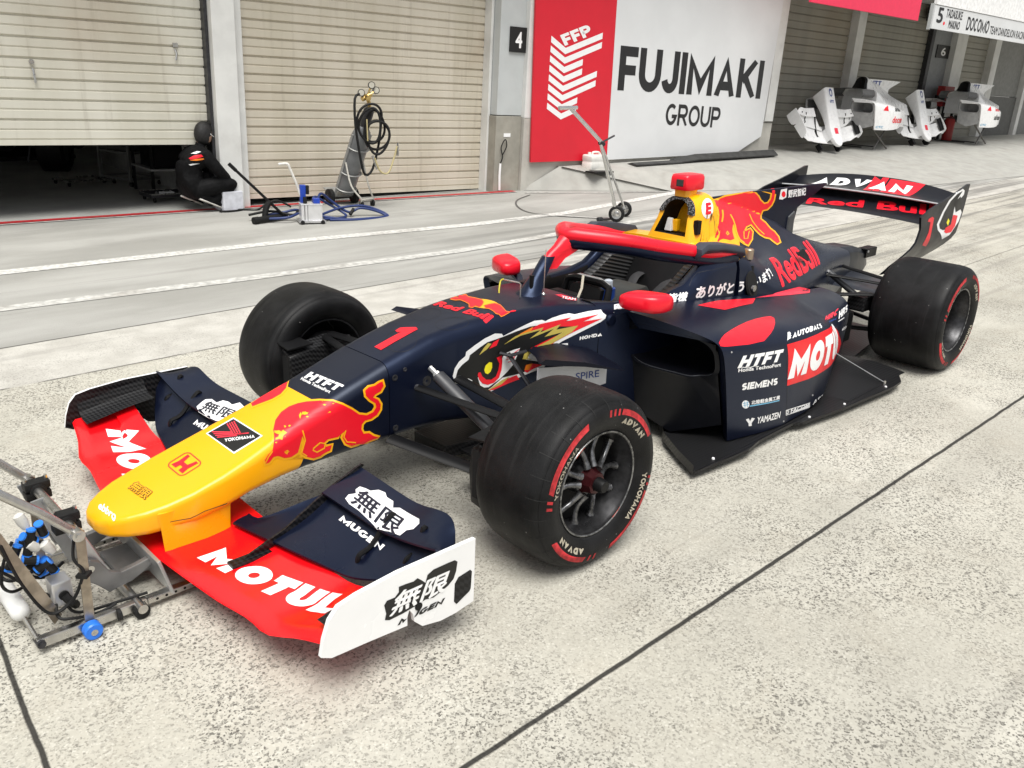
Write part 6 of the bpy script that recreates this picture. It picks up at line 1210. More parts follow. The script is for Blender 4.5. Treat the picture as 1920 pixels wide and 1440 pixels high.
cy = thing('gas_cylinder', 'grey gas cylinder with brass regulator strapped on the leaning trolley', 'gas cylinder', mtx=TM(-2.5, .26, -.05))
GCY = P('grey_cylinder_paint', (.17, .175, .18), .38, .2, var=.12, vs=8)
q3 = lean.to_track_quat('Z', 'Y').to_matrix().to_4x4(); CM = Matrix.Translation(base+Vector((0, -.01, .02))+lean*.04) @ q3
b = MB(); b.lathe([(0, 0), (0, .098), (.02, .105), (.66, .105), (.74, .088), (.79, .050), (.81, .032), (.86, .030), (.86, 0)], 28, 'z', mtx=CM); obj('cylinder', b, GCY, cy, 40)
b = MB(); b.lathe([(.78, .050), (.86, .060), (.97, .058), (1.0, .040), (1.0, .0)], 18, 'z', mtx=CM); obj('valve_guard', b, P('dark_valve_guard', (.03, .03, .032), .35), cy, 30)
BRASS = P('brass', (.62, .45, .18), .3, 1., var=.15, vs=30)
top = CM @ Vector((0, 0, 1.0)); 
b = MB(); b.tube([top, top+Vector((-.02, -.02, .06)), top+Vector((-.06, -.03, .12))], .020, 10); b.tube([top+Vector((-.11, -.03, .09)), top+Vector((.0, -.03, .14))], .026, 12); b.tube([top+Vector((-.06, -.08, .10)), top+Vector((-.06, .02, .12))], .030, 14); rg = obj('regulator', b, BRASS, cy, 40)
for dx, dz in ((-.125, .155), (.0, .235), (.055, .185)):
    c = top+Vector((dx, -.04, dz)); vd = Vector((-.35, -.93, .1)).normalized(); b = MB(); b.tube([c-vd*.014, c+vd*.014], .038, 20); g = obj('gauge', b, P('dark_gauge_case', (.05, .045, .04), .35, .4), cy, 40)
    b = MB(); b.tube([c+vd*.014, c+vd*.0155], .030, 20); obj('gauge_dial', b, P('gauge_dial', (.42, .40, .34), .4), g)
    b = MB(); b.tube([c, top+Vector((-.05, -.03, .12))], .010, 6); obj('gauge_stem', b, BRASS, g)
hs_ = thing('coiled_hose', 'black rubber air hose coiled over the top of the leaning gas cylinder', 'hose', mtx=TM(-2.5, .26, -.05))
pts = []
c0 = CM @ Vector((0, -.0, .86))
vx = Vector((.93, -.35, 0)); off = Vector((-.12, -.30, 0))*.45
for i in range(150):
    t = i/149; a = 2*math.pi*4.6*t; r1 = .125+.035*math.sin(7*t*3.1); drop = .07+.22*t+.03*math.sin(11*t)
    pts.append(c0+off*(1+.25*math.sin(9*t))+vx*(.02+.09*t+(r1)*math.cos(a))+Vector((0, 0, 1))*(-drop+.09+(.185-.02*t)*math.sin(a)))
pts = [c0+Vector((-.15, -.12, .27)), c0+Vector((-.22, -.15, .22)), c0+Vector((-.22, -.16, -.05)), c0+Vector((-.16, -.16, -.40)), c0+Vector((-.10, -.15, -.56)), c0+Vector((-.0, -.14, -.50)), c0+Vector((.08, -.14, -.22))]+pts
b = MB(); b.tube(crom(pts, 3), .0135, 7); obj('hose', b, RUBBER, hs_, 60)
pts = [c0+Vector((.0, -.18, -.38)), c0+Vector((.06, -.2, -.52)), c0+Vector((.16, -.2, -.54)), c0+Vector((.24, -.18, -.40)), c0+Vector((.29, -.17, -.26))]
b = MB(); b.tube(crom(pts, 6), .010, 7); b.tube([c0+Vector((-.10, -.19, .02)), c0+Vector((-.09, -.19, -.2))], .008, 6); obj('inner_hose', b, P('tan_hose_strip', (.45, .38, .2), .6), hs_, 60)
b = MB(); b.tube([c0+Vector((.30, -.17, -.22)), c0+Vector((.30, -.17, -.36))], [.010, .016], 8); obj('hose_coupling', b, STEEL, hs_); b = MB(); b.tube([c0+Vector((-.02, -.17, -.36)), c0+Vector((.03, -.18, -.50))], .013, 8); obj('hose_coupling', b, STEEL, hs_)
# ---- hydraulic pump with its levers
pm = thing('hydraulic_pump', 'small aluminium pump unit with blue tank and a bent white lever on the pit lane', 'pump', mtx=TM(-3.37, -.68, .02*-3.37, -.30))
def Q(name, b, m, bevel=0., sm=35): return obj(name, b, m, pm, sm, bevel)
b = MB(); b.box((-.13, -.10, .012), (.13, .10, .035)); Q('base_plate', b, ALU, .004, 0)
b = MB()
for x0, x1 in ((-.105, -.075), (-.068, -.045), (-.04, .10)): b.box((x0, -.075, .035), (x1, .08, .185))
b.box((-.11, -.08, .185), (.105, .085, .196)); Q('ribbed_body', b, P('bright_aluminium', (.76, .76, .77), .35, .6, var=.05), .003, 0)
b = MB(); b.box((-.10, .0, .197), (-.045, .06, .37)); b.box((.02, -.05, .197), (.085, .03, .245)); Q('blue_tank', b, P('deep_blue_plastic', (.01, .045, .33), .35), .006, 0)
b = MB(); b.box((-.043, .0, .28), (-.012, .05, .365)); b.tube([(-.06, -.03, .197), (-.06, -.03, .26)], .02, 10); Q('tank_fitting', b, RUBBER, .004)
for x in (-.10, .10):
    b = MB(); b.lathe([(-.112, 0), (-.112, .02), (-.095, .02), (-.095, 0)], 14, 'y', (x, 0, .021)); Q('foot', b, RUBBER)
b = MB(); b.tube(crom([(-.085, .03, .24), (-.13, .03, .38), (-.19, .02, .53), (-.205, .02, .565), (-.23, .02, .575), (-.30, .01, .568)], 5), .0125, 8); Q('white_lever', b, P('white_lever_paint', (.66, .64, .60), .4))
wr_ = thing('hand_pump', 'black hand pump with a long raised lever lying among the hoses', 'hand pump', mtx=TM(-3.72, -.42, .02*-3.72, -.15))
b = MB(); b.tube([(-.14, -.12, .035), (.20, .02, .045)], .032, 12); b.tube([(-.17, -.13, .033), (-.12, -.11, .035)], .036, 12); obj('barrel', b, RUBBER, wr_, 40)
b = MB(); b.tube([(.16, -.03, .06), (-.02, -.02, .24), (-.30, .0, .52)], .014, 8); b.tube([(-.28, .0, .50), (-.345, .004, .565)], .018, 8); obj('lever', b, BLACK, wr_)
b = MB(); b.tube(crom([(-.03, -.03, .05), (-.01, -.02, .14), (.03, -.02, .20)], 4), .030, 10); obj('bellows', b, RUBBER, wr_, 0)
hb = thing('hose_bundle', 'loops of dark blue hose lying on the pit lane beside the pump', 'hose', mtx=TM(-3.37, -.68, .02*-3.37))
DB = P('dark_blue_hose', (.012, .028, .12), .45)
for pts in ([(.08, .02, .20), (.20, .16, .26), (.34, .20, .17), (.50, .14, .06), (.62, .10, .10), (.78, .05, .07), (.86, -.02, .02), (.66, -.06, .016), (.38, -.04, .016), (.14, .05, .05)], [(.05, .06, .18), (.16, .22, .22), (.30, .24, .15), (.46, .12, .035), (.30, .02, .02), (.14, .0, .03)], [(.12, .10, .04), (.40, .16, .10), (.64, .13, .12), (.80, .08, .08), (.90, .0, .018), (.70, -.08, .014), (.45, -.09, .014), (.20, -.02, .02)], [(-.35, .30, .05), (-.2, .22, .08), (-.05, .20, .10), (.1, .2, .03)], [(-.4, .2, .03), (-.22, .08, .05), (-.08, .12, .08)]):
    b = MB(); b.tube(crom(pts, 7), .0135, 8); obj('hose', b, DB, hb, 60)
b = MB(); b.tube(crom([(-.50, .36, .05), (-.3, .27, .09), (-.12, .16, .06), (-.05, .18, .10)], 6), .013, 7); b.tube([(.50, .10, .04), (.56, .13, .09)], .018, 8); obj('black_hose', b, RUBBER, hb, 60)
cb_ = thing('power_cable', 'thick black cable snaking from the crouching mechanic past the white pillar', 'cable', mtx=TM(-3.9, .45, .02*-3.9))
b = MB(); b.tube(crom([(.12, .05, .20), (.10, -.02, .05), (.02, -.10, .014), (-.02, -.18, .014), (.10, -.20, .014), (.25, -.14, .014), (.20, -.02, .014), (.12, .0, .10), (.15, -.03, .22)], 7), .011, 7); b.tube(crom([(.10, -.10, .014), (.24, -.16, .014), (.36, -.22, .014), (.48, -.18, .06), (.60, -.20, .10), (.75, -.22, .03)], 7), .011, 7); obj('cable', b, RUBBER, cb_, 60)
bx_ = thing('white_case', 'small white metal case standing at the foot of the white pillar', 'box', mtx=TM(-3.79, .40, .02*-3.79, .12))
b = MB(); b.box((-.10, -.10, .0), (.13, .1, .205)); obj('case_body', b, P('white_case_paint', (.60, .61, .66), .45), bx_, 0, .01); b = MB(); b.tube([(-.05, -.01, .207), (-.05, -.01, .235), (.05, -.01, .235), (.05, -.01, .207)], .008, 6); obj('case_handle', b, BLACK, bx_)
# ---- mechanic crouching with his back turned
CLO = P('black_work_clothes', (.0045, .0045, .005), .75, var=.4, vs=14, spec=.15, bump=(22, .8))
SKIN = P('skin', (.50, .30, .21), .55, var=.08)
per = thing('person', 'crouching person in black work clothes and dark cap by the open shutter', 'person', mtx=TM(-4.0, .48, .02*-4.0))
def skin_mesh(V, Ed, rad, m, name, parent):
    me = bpy.data.meshes.new('t'); me.from_pydata(V, Ed, []); o = bpy.data.objects.new('t', me); COL.objects.link(o)
    md = o.modifiers.new('s', 'SKIN'); md.use_smooth_shade = True
    for i, r in enumerate(rad):
        sv = me.skin_vertices[0].data[i]; sv.radius = r if isinstance(r, tuple) else (r, r); sv.use_root = i == 0
    ss = o.modifiers.new('u', 'SUBSURF'); ss.levels = ss.render_levels = 2
    dg = bpy.context.evaluated_depsgraph_get(); me2 = bpy.data.meshes.new_from_object(o.evaluated_get(dg)); bpy.data.objects.remove(o); bpy.data.meshes.remove(me)
    o2 = bpy.data.objects.new(name, me2); COL.objects.link(o2); me2.materials.clear(); me2.materials.append(m); me2.shade_smooth(); o2.parent = parent; return o2
V = [(-.16, .02, .25), (-.16, .02, .36), (-.13, .01, .48), (-.06, .0, .585), (-.02, .0, .655), (.0, .0, .70),
     (-.02, -.155, .565), (.10, -.19, .42), (.20, -.12, .345), (.245, -.06, .315),
     (-.05, .155, .575), (.08, .20, .44), (.19, .12, .35), (.235, .05, .32),
     (-.10, -.085, .225), (.10, -.14, .28), (.28, -.12, .29), (.14, -.11, .17), (-.03, -.115, .085),
     (-.14, .11, .225), (.06, .17, .29), (.25, .15, .31), (.08, .16, .17), (-.12, .15, .09)]
Ed = [(0, 1), (1, 2), (2, 3), (3, 4), (4, 5), (3, 6), (6, 7), (7, 8), (8, 9), (3, 10), (10, 11), (11, 12), (12, 13), (0, 14), (14, 15), (15, 16), (16, 17), (17, 18), (0, 19), (19, 20), (20, 21), (21, 22), (22, 23)]
rad = [(.125, .15), (.155, .16), (.165, .175), (.14, .145), .062, .05, .082, .062, .048, .036, .082, .062, .048, .036, .11, .092, .072, .062, .05, .11, .092, .072, .062, .05]
body = skin_mesh(V, Ed, rad, CLO, 'body', per)
bm = bmesh.new(); K_ = bmesh.ops.create_uvsphere(bm, u_segments=24, v_segments=16, radius=1)
hc = wmat(per) @ Vector((.035, .005, .775)); Rz = Matrix.Rotation(math.radians(-4.5+25), 3, 'Z')
for v in bm.verts:
    x, y, z = v.co; f = 1-.12*max(0, -z); nose_ = .12*math.exp(-((y/.16)**2)-(((z+.05)/.18)**2))*(x > .5)
    v.co = hc+Rz @ Vector(((x*.098*f+.11*nose_), y*.078*f, z*.115))
append_to(body, bm, SKIN); bm.free()
for ys_, hx in ((-1, (.245, -.06, .315)), (1, (.235, .05, .32))):       # hands: palm, four fingers, thumb
    H = wmat(per); h0 = Vector(hx); bmh = bmesh.new(); hb2 = MB()
    hb2.tube([h0, h0+Vector((.045, -ys_*.008, -.012)), h0+Vector((.08, -ys_*.012, -.02))], [.024, .036, .032], 8, flat=.5)
    for i, L_ in enumerate((.055, .068, .072, .062)):
        p = h0+Vector((.078, ys_*(-.03+.019*i), -.02)); hb2.tube([p, p+Vector((L_*.5, -ys_*.004, -.012)), p+Vector((L_*.8, -ys_*.006, -L_*.6))], [.009, .0085, .007], 6)
    p = h0+Vector((.03, -ys_*.034, -.01)); hb2.tube([p, p+Vector((.025, -ys_*.018, -.01)), p+Vector((.05, -ys_*.018, -.028))], [.011, .010, .008], 6)
    me = bpy.data.meshes.new('t'); me.from_pydata([H @ Vector(v) for v in hb2.v], [], hb2.f); bmh.from_mesh(me); append_to(body, bmh, SKIN); bmh.free(); bpy.data.meshes.remove(me)
bm = bmesh.new(); bm.from_mesh(body.data); bmesh.ops.delete(bm, geom=[v for v in bm.verts if not v.link_faces], context='VERTS'); bmesh.ops.holes_fill(bm, edges=bm.edges[:], sides=0); bmesh.ops.recalc_face_normals(bm, faces=bm.faces); bm.to_mesh(body.data); bm.free()
md = body.modifiers.new('r', 'REMESH'); md.mode = 'VOXEL'; md.voxel_size = .0075; md.use_smooth_shade = True
dg = bpy.context.evaluated_depsgraph_get(); me2 = bpy.data.meshes.new_from_object(body.evaluated_get(dg)); body.modifiers.clear(); body.data = me2
me2.materials.clear(); me2.materials.append(CLO); me2.materials.append(SKIN)
for pl_ in me2.polygons:
    c = pl_.center; pl_.use_smooth = True
    pl_.material_index = 1 if c.z > .70 or (c-Vector((.245, -.06, .315))).length < .022 or (c.x > .25 and c.z > .20 and abs(c.y) < .13 and (c-Vector((.28, -.12, .29))).length > .085 and (c-Vector((.25, .15, .31))).length > .085) else 0
b = MB(); R = []
Rc = Matrix.Rotation(math.radians(25), 3, 'Z'); hcl = Vector((.035, .005, .775))
for i in range(11):
    z = -.085+.215*i/10; f = math.sqrt(max(.02, 1-((z-.005)/.128)**2)); front = .104 if z > .05 else (-.015 if z < .0 else .025)
    R.append([hcl+Rc @ Vector((max(-.106, min(front, .108*math.cos(2*math.pi*k/24)))*f, .088*math.sin(2*math.pi*k/24)*f, z)) for k in range(24)])
b.rings(R); hair = obj('hair', b, P('black_hair', (.010, .009, .009), .6, var=.4, vs=60, bump=(120, .4)), per, 60)
b = MB(); b.rings([[hcl+Rc @ Vector((x, y, z)) for x, y, z in ((.090, -.060, -.02), (.118, 0, -.01), (.090, .060, -.02), (.078, .05, -.085), (.10, 0, -.095), (.078, -.05, -.085))], [hcl+Rc @ Vector((x-.012, y*.97, z)) for x, y, z in ((.090, -.060, -.02), (.118, 0, -.01), (.090, .060, -.02), (.078, .05, -.085), (.10, 0, -.095), (.078, -.05, -.085))]]); b.tube([hcl+Rc @ Vector(p) for p in ((.085, -.066, -.03), (.02, -.090, -.005), (.0, -.092, .01))], .004, 5); obj('face_mask', b, WDEC, per, 60)
for px_, py, rz in ((-.035, -.125, .1), (-.13, .14, .2)):
    Rs = Matrix.Translation((px_, py, .035)) @ Matrix.Rotation(rz, 4, 'Z') @ Matrix.Rotation(.42, 4, 'Y')
    R = [[Rs @ Vector((x-.02, w*math.copysign(abs(math.cos(a))**.7, math.cos(a)), .068+hh*.5+hh*.5*math.sin(a))) for a in [2*math.pi*k/14 for k in range(14)]] for x, w, hh in ((-.085, .022, .05), (-.07, .036, .085), (.0, .040, .09), (.08, .046, .065), (.14, .044, .05), (.165, .02, .035))]
    b = MB(); b.rings(R); sh = obj('shoe', b, CLO, per, 60)
    R = [[Rs @ Vector((x-.02, w*math.cos(a), .068+.010*math.sin(a))) for a in [2*math.pi*k/14 for k in range(14)]] for x, w in ((-.09, .024), (-.075, .042), (.0, .045), (.08, .051), (.145, .048), (.172, .022))]
    b = MB(); b.rings(R); obj('shoe_sole', b, P('white_rubber_sole', (.62, .60, .56), .5), sh, 60)
lg = [(s_, h_2, m_) for s_, h_2, m_ in ()]
PB = bvh_of([body]); pw = wmat(per)
def back(poly, m, lift=.002):
    me = flat_mesh(shapes=[poly]); xs = [p[0] for p in poly]; ys = [p[1] for p in poly]
    A = lambda u, v: pw @ Vector((-.36+.15+u*.80*.85, -.22-.1+u*-.30, v)) if False else pw @ (Vector((-.19, -.20, .56))+Vector((.95, -.32, 0))*u+Vector((.12, .12, .98))*v)
    stick(body, [body], m, [A(min(xs), min(ys)), A(max(xs), min(ys)), A(min(xs), max(ys))], me, lift, .02, reach=.3)
back([(-.02, .0), (.03, .03), (.10, .04), (.12, .02), (.06, .0), (.0, -.012)], RDEC); back([(-.01, -.02), (.05, -.005), (.12, .004), (.13, -.008), (.06, -.022)], ODEC); back([(.0, .05), (.06, .075), (.10, .068), (.05, .045)], WDEC); back([(-.02, -.06), (.02, -.05), (.09, -.048), (.04, -.06), (.0, -.07)], WDEC)
# ---- inside the open bay
GST = P('grey_angle_steel', (.16, .16, .155), .4, .4)
rk = thing('wheeled_rack', 'grey angle steel rack holding machines inside the half open garage', 'rack', mtx=TM(-4.06, 2.75, -.08, .35))
b = MB()
for x in (-.22, .22):
    for y in (-.28, .28): b.box((x-.015, y-.015, .06), (x+.015, y+.015, .82))
for z in (.09, .40, .80):
    for y in (-.28, .28): b.box((-.22, y-.013, z-.013), (.22, y+.013, z+.013))
    for x in (-.22, .22): b.box((x-.012, -.28, z-.012), (x+.012, .28, z+.012))
obj('frame', b, GST, rk, 0)
b = MB(); b.box((-.21, -.27, .395), (.21, .27, .41)); obj('shelf', b, GST, rk, 0); b = MB(); b.tube([(-.05, -.2, .58), (-.05, .22, .58)], .15, 20); b.box((-.16, -.18, .41), (.14, .2, .46)); obj('machine', b, P('dim_grey_machine', (.09, .09, .09), .4, .3), rk, 30)
b = MB()
for x in (-.2, .2):
    for y in (-.26, .26): b.lathe([(-.012, 0), (-.012, .03), (.012, .03), (.012, 0)], 12, 'x', (x, y, .03))
obj('casters', b, RUBBER, rk)
tr = thing('tool_tray', 'low chrome edged tray of bright tools beside the mechanic', 'tray', mtx=TM(-4.10, 1.30, -.078, .1))
b = MB(); b.box((-.26, -.16, .05), (.26, .16, .06)); b.box((-.26, -.165, .05), (.26, -.155, .09)); b.box((-.26, .155, .05), (.26, .165, .09)); b.box((-.265, -.16, .05), (-.255, .16, .09)); obj('tray', b, DARKM, tr, 0)
b = MB(); b.tube([(-.27, -.17, .092), (.27, -.17, .092), (.27, .17, .092), (-.27, .17, .092)], .008, 6, loop=True); obj('rim', b, STEEL, tr)
for i in range(5): b = MB(); b.tube([(-.18+.09*i, -.08+.03*(i % 3), .075), (-.12+.09*i, .05+.02*i % .06, .08)], .014, 6); obj('tool', b, ALU, tr)
b = MB(); b.box((-.12, -.10, .062), (.02, -.02, .10)); obj('tool_box', b, WDEC, tr, 0)
b = MB()
for x in (-.22, .22):
    for y in (-.13, .13): b.lathe([(-.01, 0), (-.01, .025), (.01, .025), (.01, 0)], 10, 'x', (x, y, .025))
obj('castors', b, RUBBER, tr)
ty_ = thing('racing_wheel', 'black racing wheel standing upright far inside the dark garage', 'wheel', mtx=TM(-4.55, 4.3, -.09, 1.1))
b = MB(); b.lathe([(-.16, .20), (-.17, .26), (-.14, .31), (.14, .31), (.17, .26), (.16, .20)], 32, 'y', (0, 0, .31), closed=True); obj('tyre', b, RUBBER, ty_, 40); b = MB(); b.lathe([(-.14, .20), (-.10, .18), (-.06, .03), (-.06, 0)], 24, 'y', (0, 0, .31)); obj('rim', b, DARKM, ty_, 40)
dl = thing('frame_dolly', 'low tubular dolly on the shiny garage floor beside the rack', 'dolly', mtx=TM(-4.55, 2.95, -.09, .25))
b = MB(); b.tube([(-.30, -.18, .06), (.30, -.18, .06), (.30, .18, .06), (-.30, .18, .06)], .016, 8, loop=True); obj('frame', b, STEEL, dl); b = MB()
for x in (-.28, .28):
    for y in (-.16, .16): b.lathe([(-.01, 0), (-.01, .028), (.01, .028), (.01, 0)], 10, 'x', (x, y, .028))
obj('castors', b, RUBBER, dl)
wbn = thing('work_bench', 'dark bench with a pale top edge behind the mechanic in the garage', 'bench', mtx=TM(-3.98, 1.95, -.08, .0))
b = MB(); b.box((-.20, -.35, .60), (.24, .35, .63)); b.box((-.2, -.35, .28), (.24, .35, .30)); obj('shelf', b, P('dim_pale_shelf', (.30, .30, .30), .4), wbn, 0); b = MB()
for x in (-.18, .22):
    for y in (-.33, .33): b.box((x-.015, y-.015, 0), (x+.015, y+.015, .6))
b.box((-.12, -.25, .30), (.2, .25, .55)); b.tube([(-.1, -.1, .63), (-.1, -.1, .74)], .06, 10); obj('body', b, BLACK, wbn, 0)
mc = thing('covered_car_parts', 'dark heap of car parts and cables at the back of the open garage', 'car parts', mtx=TM(-5.2, 5.2, -.10, .3))
b = MB(); b.rings([[(x, y, z) for y, z in ((-.3, .12), (.3, .12), (.3, h), (-.3, h))] for x, h in ((-1.0, .3), (-.4, .55), (.5, .8), (1.0, .8))]); obj('body', b, BLACK, mc, 0, .05)
b = MB()
for k in range(4): b.tube(crom([(-.9+.5*k, -.5, .8), (-.8+.5*k, -.52, .4), (-.5+.5*k, -.5, .25), (-.3+.5*k, -.45, .35)], 5), .022, 6); b.tube([(-.7+.5*k, -.45, .08), (-.5+.5*k, -.45, .9)], .015, 6)
b.tube([(-1.0, -.4, .12), (1.0, -.4, .12)], .03, 8); b.tube([(-1, .3, .0), (-1, .3, .3)], .03, 6); b.tube([(1, -.3, .0), (1, -.3, .3)], .03, 6); b.tube([(-1, -.3, .0), (-1, -.3, .3)], .03, 6); obj('pipes', b, DARKM, mc)
# ---- jerrycan, strip mat, small mat
jc = thing('jerry_can', 'white plastic jerry can standing at the foot of the red hoarding', 'jerry can', mtx=TM(1.30, .03, PZ-.035-.02*1.3, .06))
NYL = P('translucent_white_plastic', (.72, .71, .67), .4, var=.05)
b = MB(); b.rings([[(x*f, y*f, z) for x, y in ((-.16, -.09), (.16, -.09), (.17, -.07), (.17, .07), (.16, .09), (-.16, .09), (-.17, .07), (-.17, -.07))] for z, f in ((0, .93), (.015, 1), (.10, 1), (.11, .97), (.125, .97), (.135, 1), (.19, 1), (.205, .93))]); cn_ = obj('can_body', b, NYL, jc, 30, .004)
b = MB(); b.tube(crom([(-.06, 0, .205), (-.05, 0, .236), (.06, 0, .236), (.10, 0, .205)], 4), .014, 8); obj('handle', b, NYL, jc)
b = MB(); b.lathe([(.20, .024), (.238, .024), (.24, .018), (.24, 0)], 14, 'z', (-.12, 0, 0)); obj('cap', b, NYL, jc)
mt = MB(); mt.box((-.20, -.09, .0), (.20, .09, .02)); m0 = obj('rubber_pad', mt, RUBBER, None, 0, .004); m0.matrix_world = TM(1.22, -.16, PZ-.075, .1); tag(m0, 'small dark rubber pad in front of the white jerry can', 'mat')
sb = MB(); R = [[(s, n, h) for n, h in ((-.12, z0), (.07, z0), (.07, z0+.02+t), (-.02, z0+.045+t), (-.12, z0+.02))] for s, z0, t in [(s, PZ-.02+.02*s-.03*(s < 3), t) for s, t in ((2.0, -.005), (2.9, -.005), (2.95, .03), (3.4, .04), (5.45, .05))]]
sb.rings(R); m1 = obj('rubber_strip', sb, P('dusty_black_rubber', (.03, .03, .029), .75, var=.3, vs=8), None, 0, .004); m1.matrix_world = WM; tag(m1, 'long dusty black rubber strip lying along the foot of the white hoarding', 'rubber strip')
# ---- long handled trolley
wt = thing('wheel_trolley', 'tall silver trolley with a T handle and two small wheels on the pit lane', 'trolley', mtx=TM(-.30, -2.04, .02*-.3))
POL = P('polished_steel_tube', (.70, .70, .69), .22, 1., var=.08, vs=20)
def U(name, b, m, parent=None): return obj(name, b, m, parent or wt, 40)
b = MB(); b.tube([(-.405, .0, .83), (-.89, .0, 1.165)], .020, 10); U('handle_tube', b, POL)
b = MB(); b.tube([(-1.04, .0, 1.16), (-.80, .0, 1.17)], .020, 10); U('grip', b, POL)
b = MB(); b.tube([(-.42, .0, .83), (-.17, -.09, .09)], .018, 8); U('fork_tube', b, POL); b = MB(); b.tube([(-.405, .0, .82), (-.10, .0, .09)], .014, 8); U('fork_tube', b, POL); b = MB(); b.tube([(-.40, .0, .80), (.155, .10, .10)], .014, 8); U('fork_tube', b, POL)
b = MB(); b.tube([(-.19, -.106, .087), (.18, .126, .087)], .018, 8); U('axle', b, POL)
b = MB(); b.tube([(-.40, .0, .83), (-.24, -.02, .90)], .010, 6); b.tube([(-.43, 0, .83), (-.37, 0, .81)], .026, 10); U('catch', b, DARKM)
for x, y in ((-.18, -.10), (.17, .12)):
    ax_ = Vector((.93, -.36, 0)) ; c = Vector((x, y, .087)); ax_ = Vector((.85, .53, 0))
    b = MB(); q9 = ax_.to_track_quat('Z', 'Y').to_matrix().to_4x4(); mm = Matrix.Translation(c) @ q9
    b.lathe([(-.022, .055), (-.022, .075), (-.014, .087), (.014, .087), (.022, .075), (.022, .055)], 28, 'z', closed=True, mtx=mm); w = U('wheel', b, RUBBER); b = MB(); b.lathe([(-.016, 0), (-.016, .02), (-.010, .03), (-.014, .056), (.014, .056), (.010, .03), (.020, .02), (.020, 0)], 24, 'z', mtx=mm); U('wheel_disc', b, STEEL, w)
b = MB(); b.box((-.34, -.03, .012), (-.19, .03, .03)); b.tube([(-.36, 0, .022), (-.30, 0, .022)], .024, 8); U('lifting_foot', b, DARKM)
# ---- white spare bodywork on the raised apron (same shapes as the car's)
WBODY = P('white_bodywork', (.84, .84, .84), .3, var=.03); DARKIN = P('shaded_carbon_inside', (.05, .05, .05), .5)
def clone(src, m, parent, name, sub=None):
    me = SRC[src.name].copy(); o = bpy.data.objects.new(name, me); COL.objects.link(o); me.materials.clear(); me.materials.append(m); o.parent = parent
    if m is WBODY: me.polygons.foreach_set('material_index', [0]*len(me.polygons))
    else: me.polygons.foreach_set('material_index', [0]*len(me.polygons))
    return o
def nose_unit(s, n, label):
    al = math.radians(40); X = (h_*math.cos(al)+n_*math.sin(al)); Z = (-n_*math.cos(al)+h_*math.sin(al)); Y = Z.cross(X)
    p = Wg(s, n, PZ+.02); Mx = Matrix((X, Y, Z)).transposed().to_4x4(); Mx.translation = p+X*1.17
    t = thing('spare_nose', label, 'nose cone', mtx=Mx, group='white spare noses on the apron')
    ns = clone(nose, WBODY, t, 'nose_cone'); 
    for o in nose.children: clone(o, WBODY, ns, o.name.split('.')[0])
    w = clone(main, WBODY, t, 'front_wing')
    for o in main.children:
        k = o.name.split('.')[0]
        if k in ('flap', 'upper_flap', 'endplate'): clone(o, WBODY if not (k == 'endplate' and sum(v.co.y for v in o.data.vertices) < 0) else WBODY, w, k)
        elif k in ('gurney_bracket', 'wing_fence', 'endplate_foot'): clone(o, BLACK, w, k)
    b = MB()
    for y in (-.3, .3): b.box((-1.22, y-.04, .0), (-1.10, y+.04, .09))
    obj('floor_block', b, BLACK, t, 0)
    stick(ns, [ns], BLUED, [Mx @ Vector(c) for c in ((-.46, .05, .60), (-.46, -.05, .60), (-.33, .05, .66))], flat_mesh(shapes=[ [(.5+.5*math.cos(a/3), .5+.5*math.sin(a/3)) for a in range(19)], [(.5+.3*math.cos(a/3), .45+.3*math.sin(a/3)) for a in range(19)] ]), .003, .03)
    stick(ns, [ns], BLUED, [Mx @ Vector(c) for c in ((-.56, .06, .56), (-.56, -.06, .56), (-.51, .06, .58))], T_('NTT', .02), .003, .03)
    stick(ns, [ns], PINKD, [Mx @ Vector(c) for c in ((-1.04, .06, .45), (-1.04, -.05, .45), (-.94, .06, .45))], flat_mesh(shapes=[[(0, 0), (1, 0), (1, 1), (0, 1)]]), .003, .03)
    return t
nose_unit(7.15, .0, 'white spare nose and front wing standing upright at the left of the white bodywork')
nose_unit(10.75, .12, 'white spare nose and front wing standing between the two sets of bodywork')
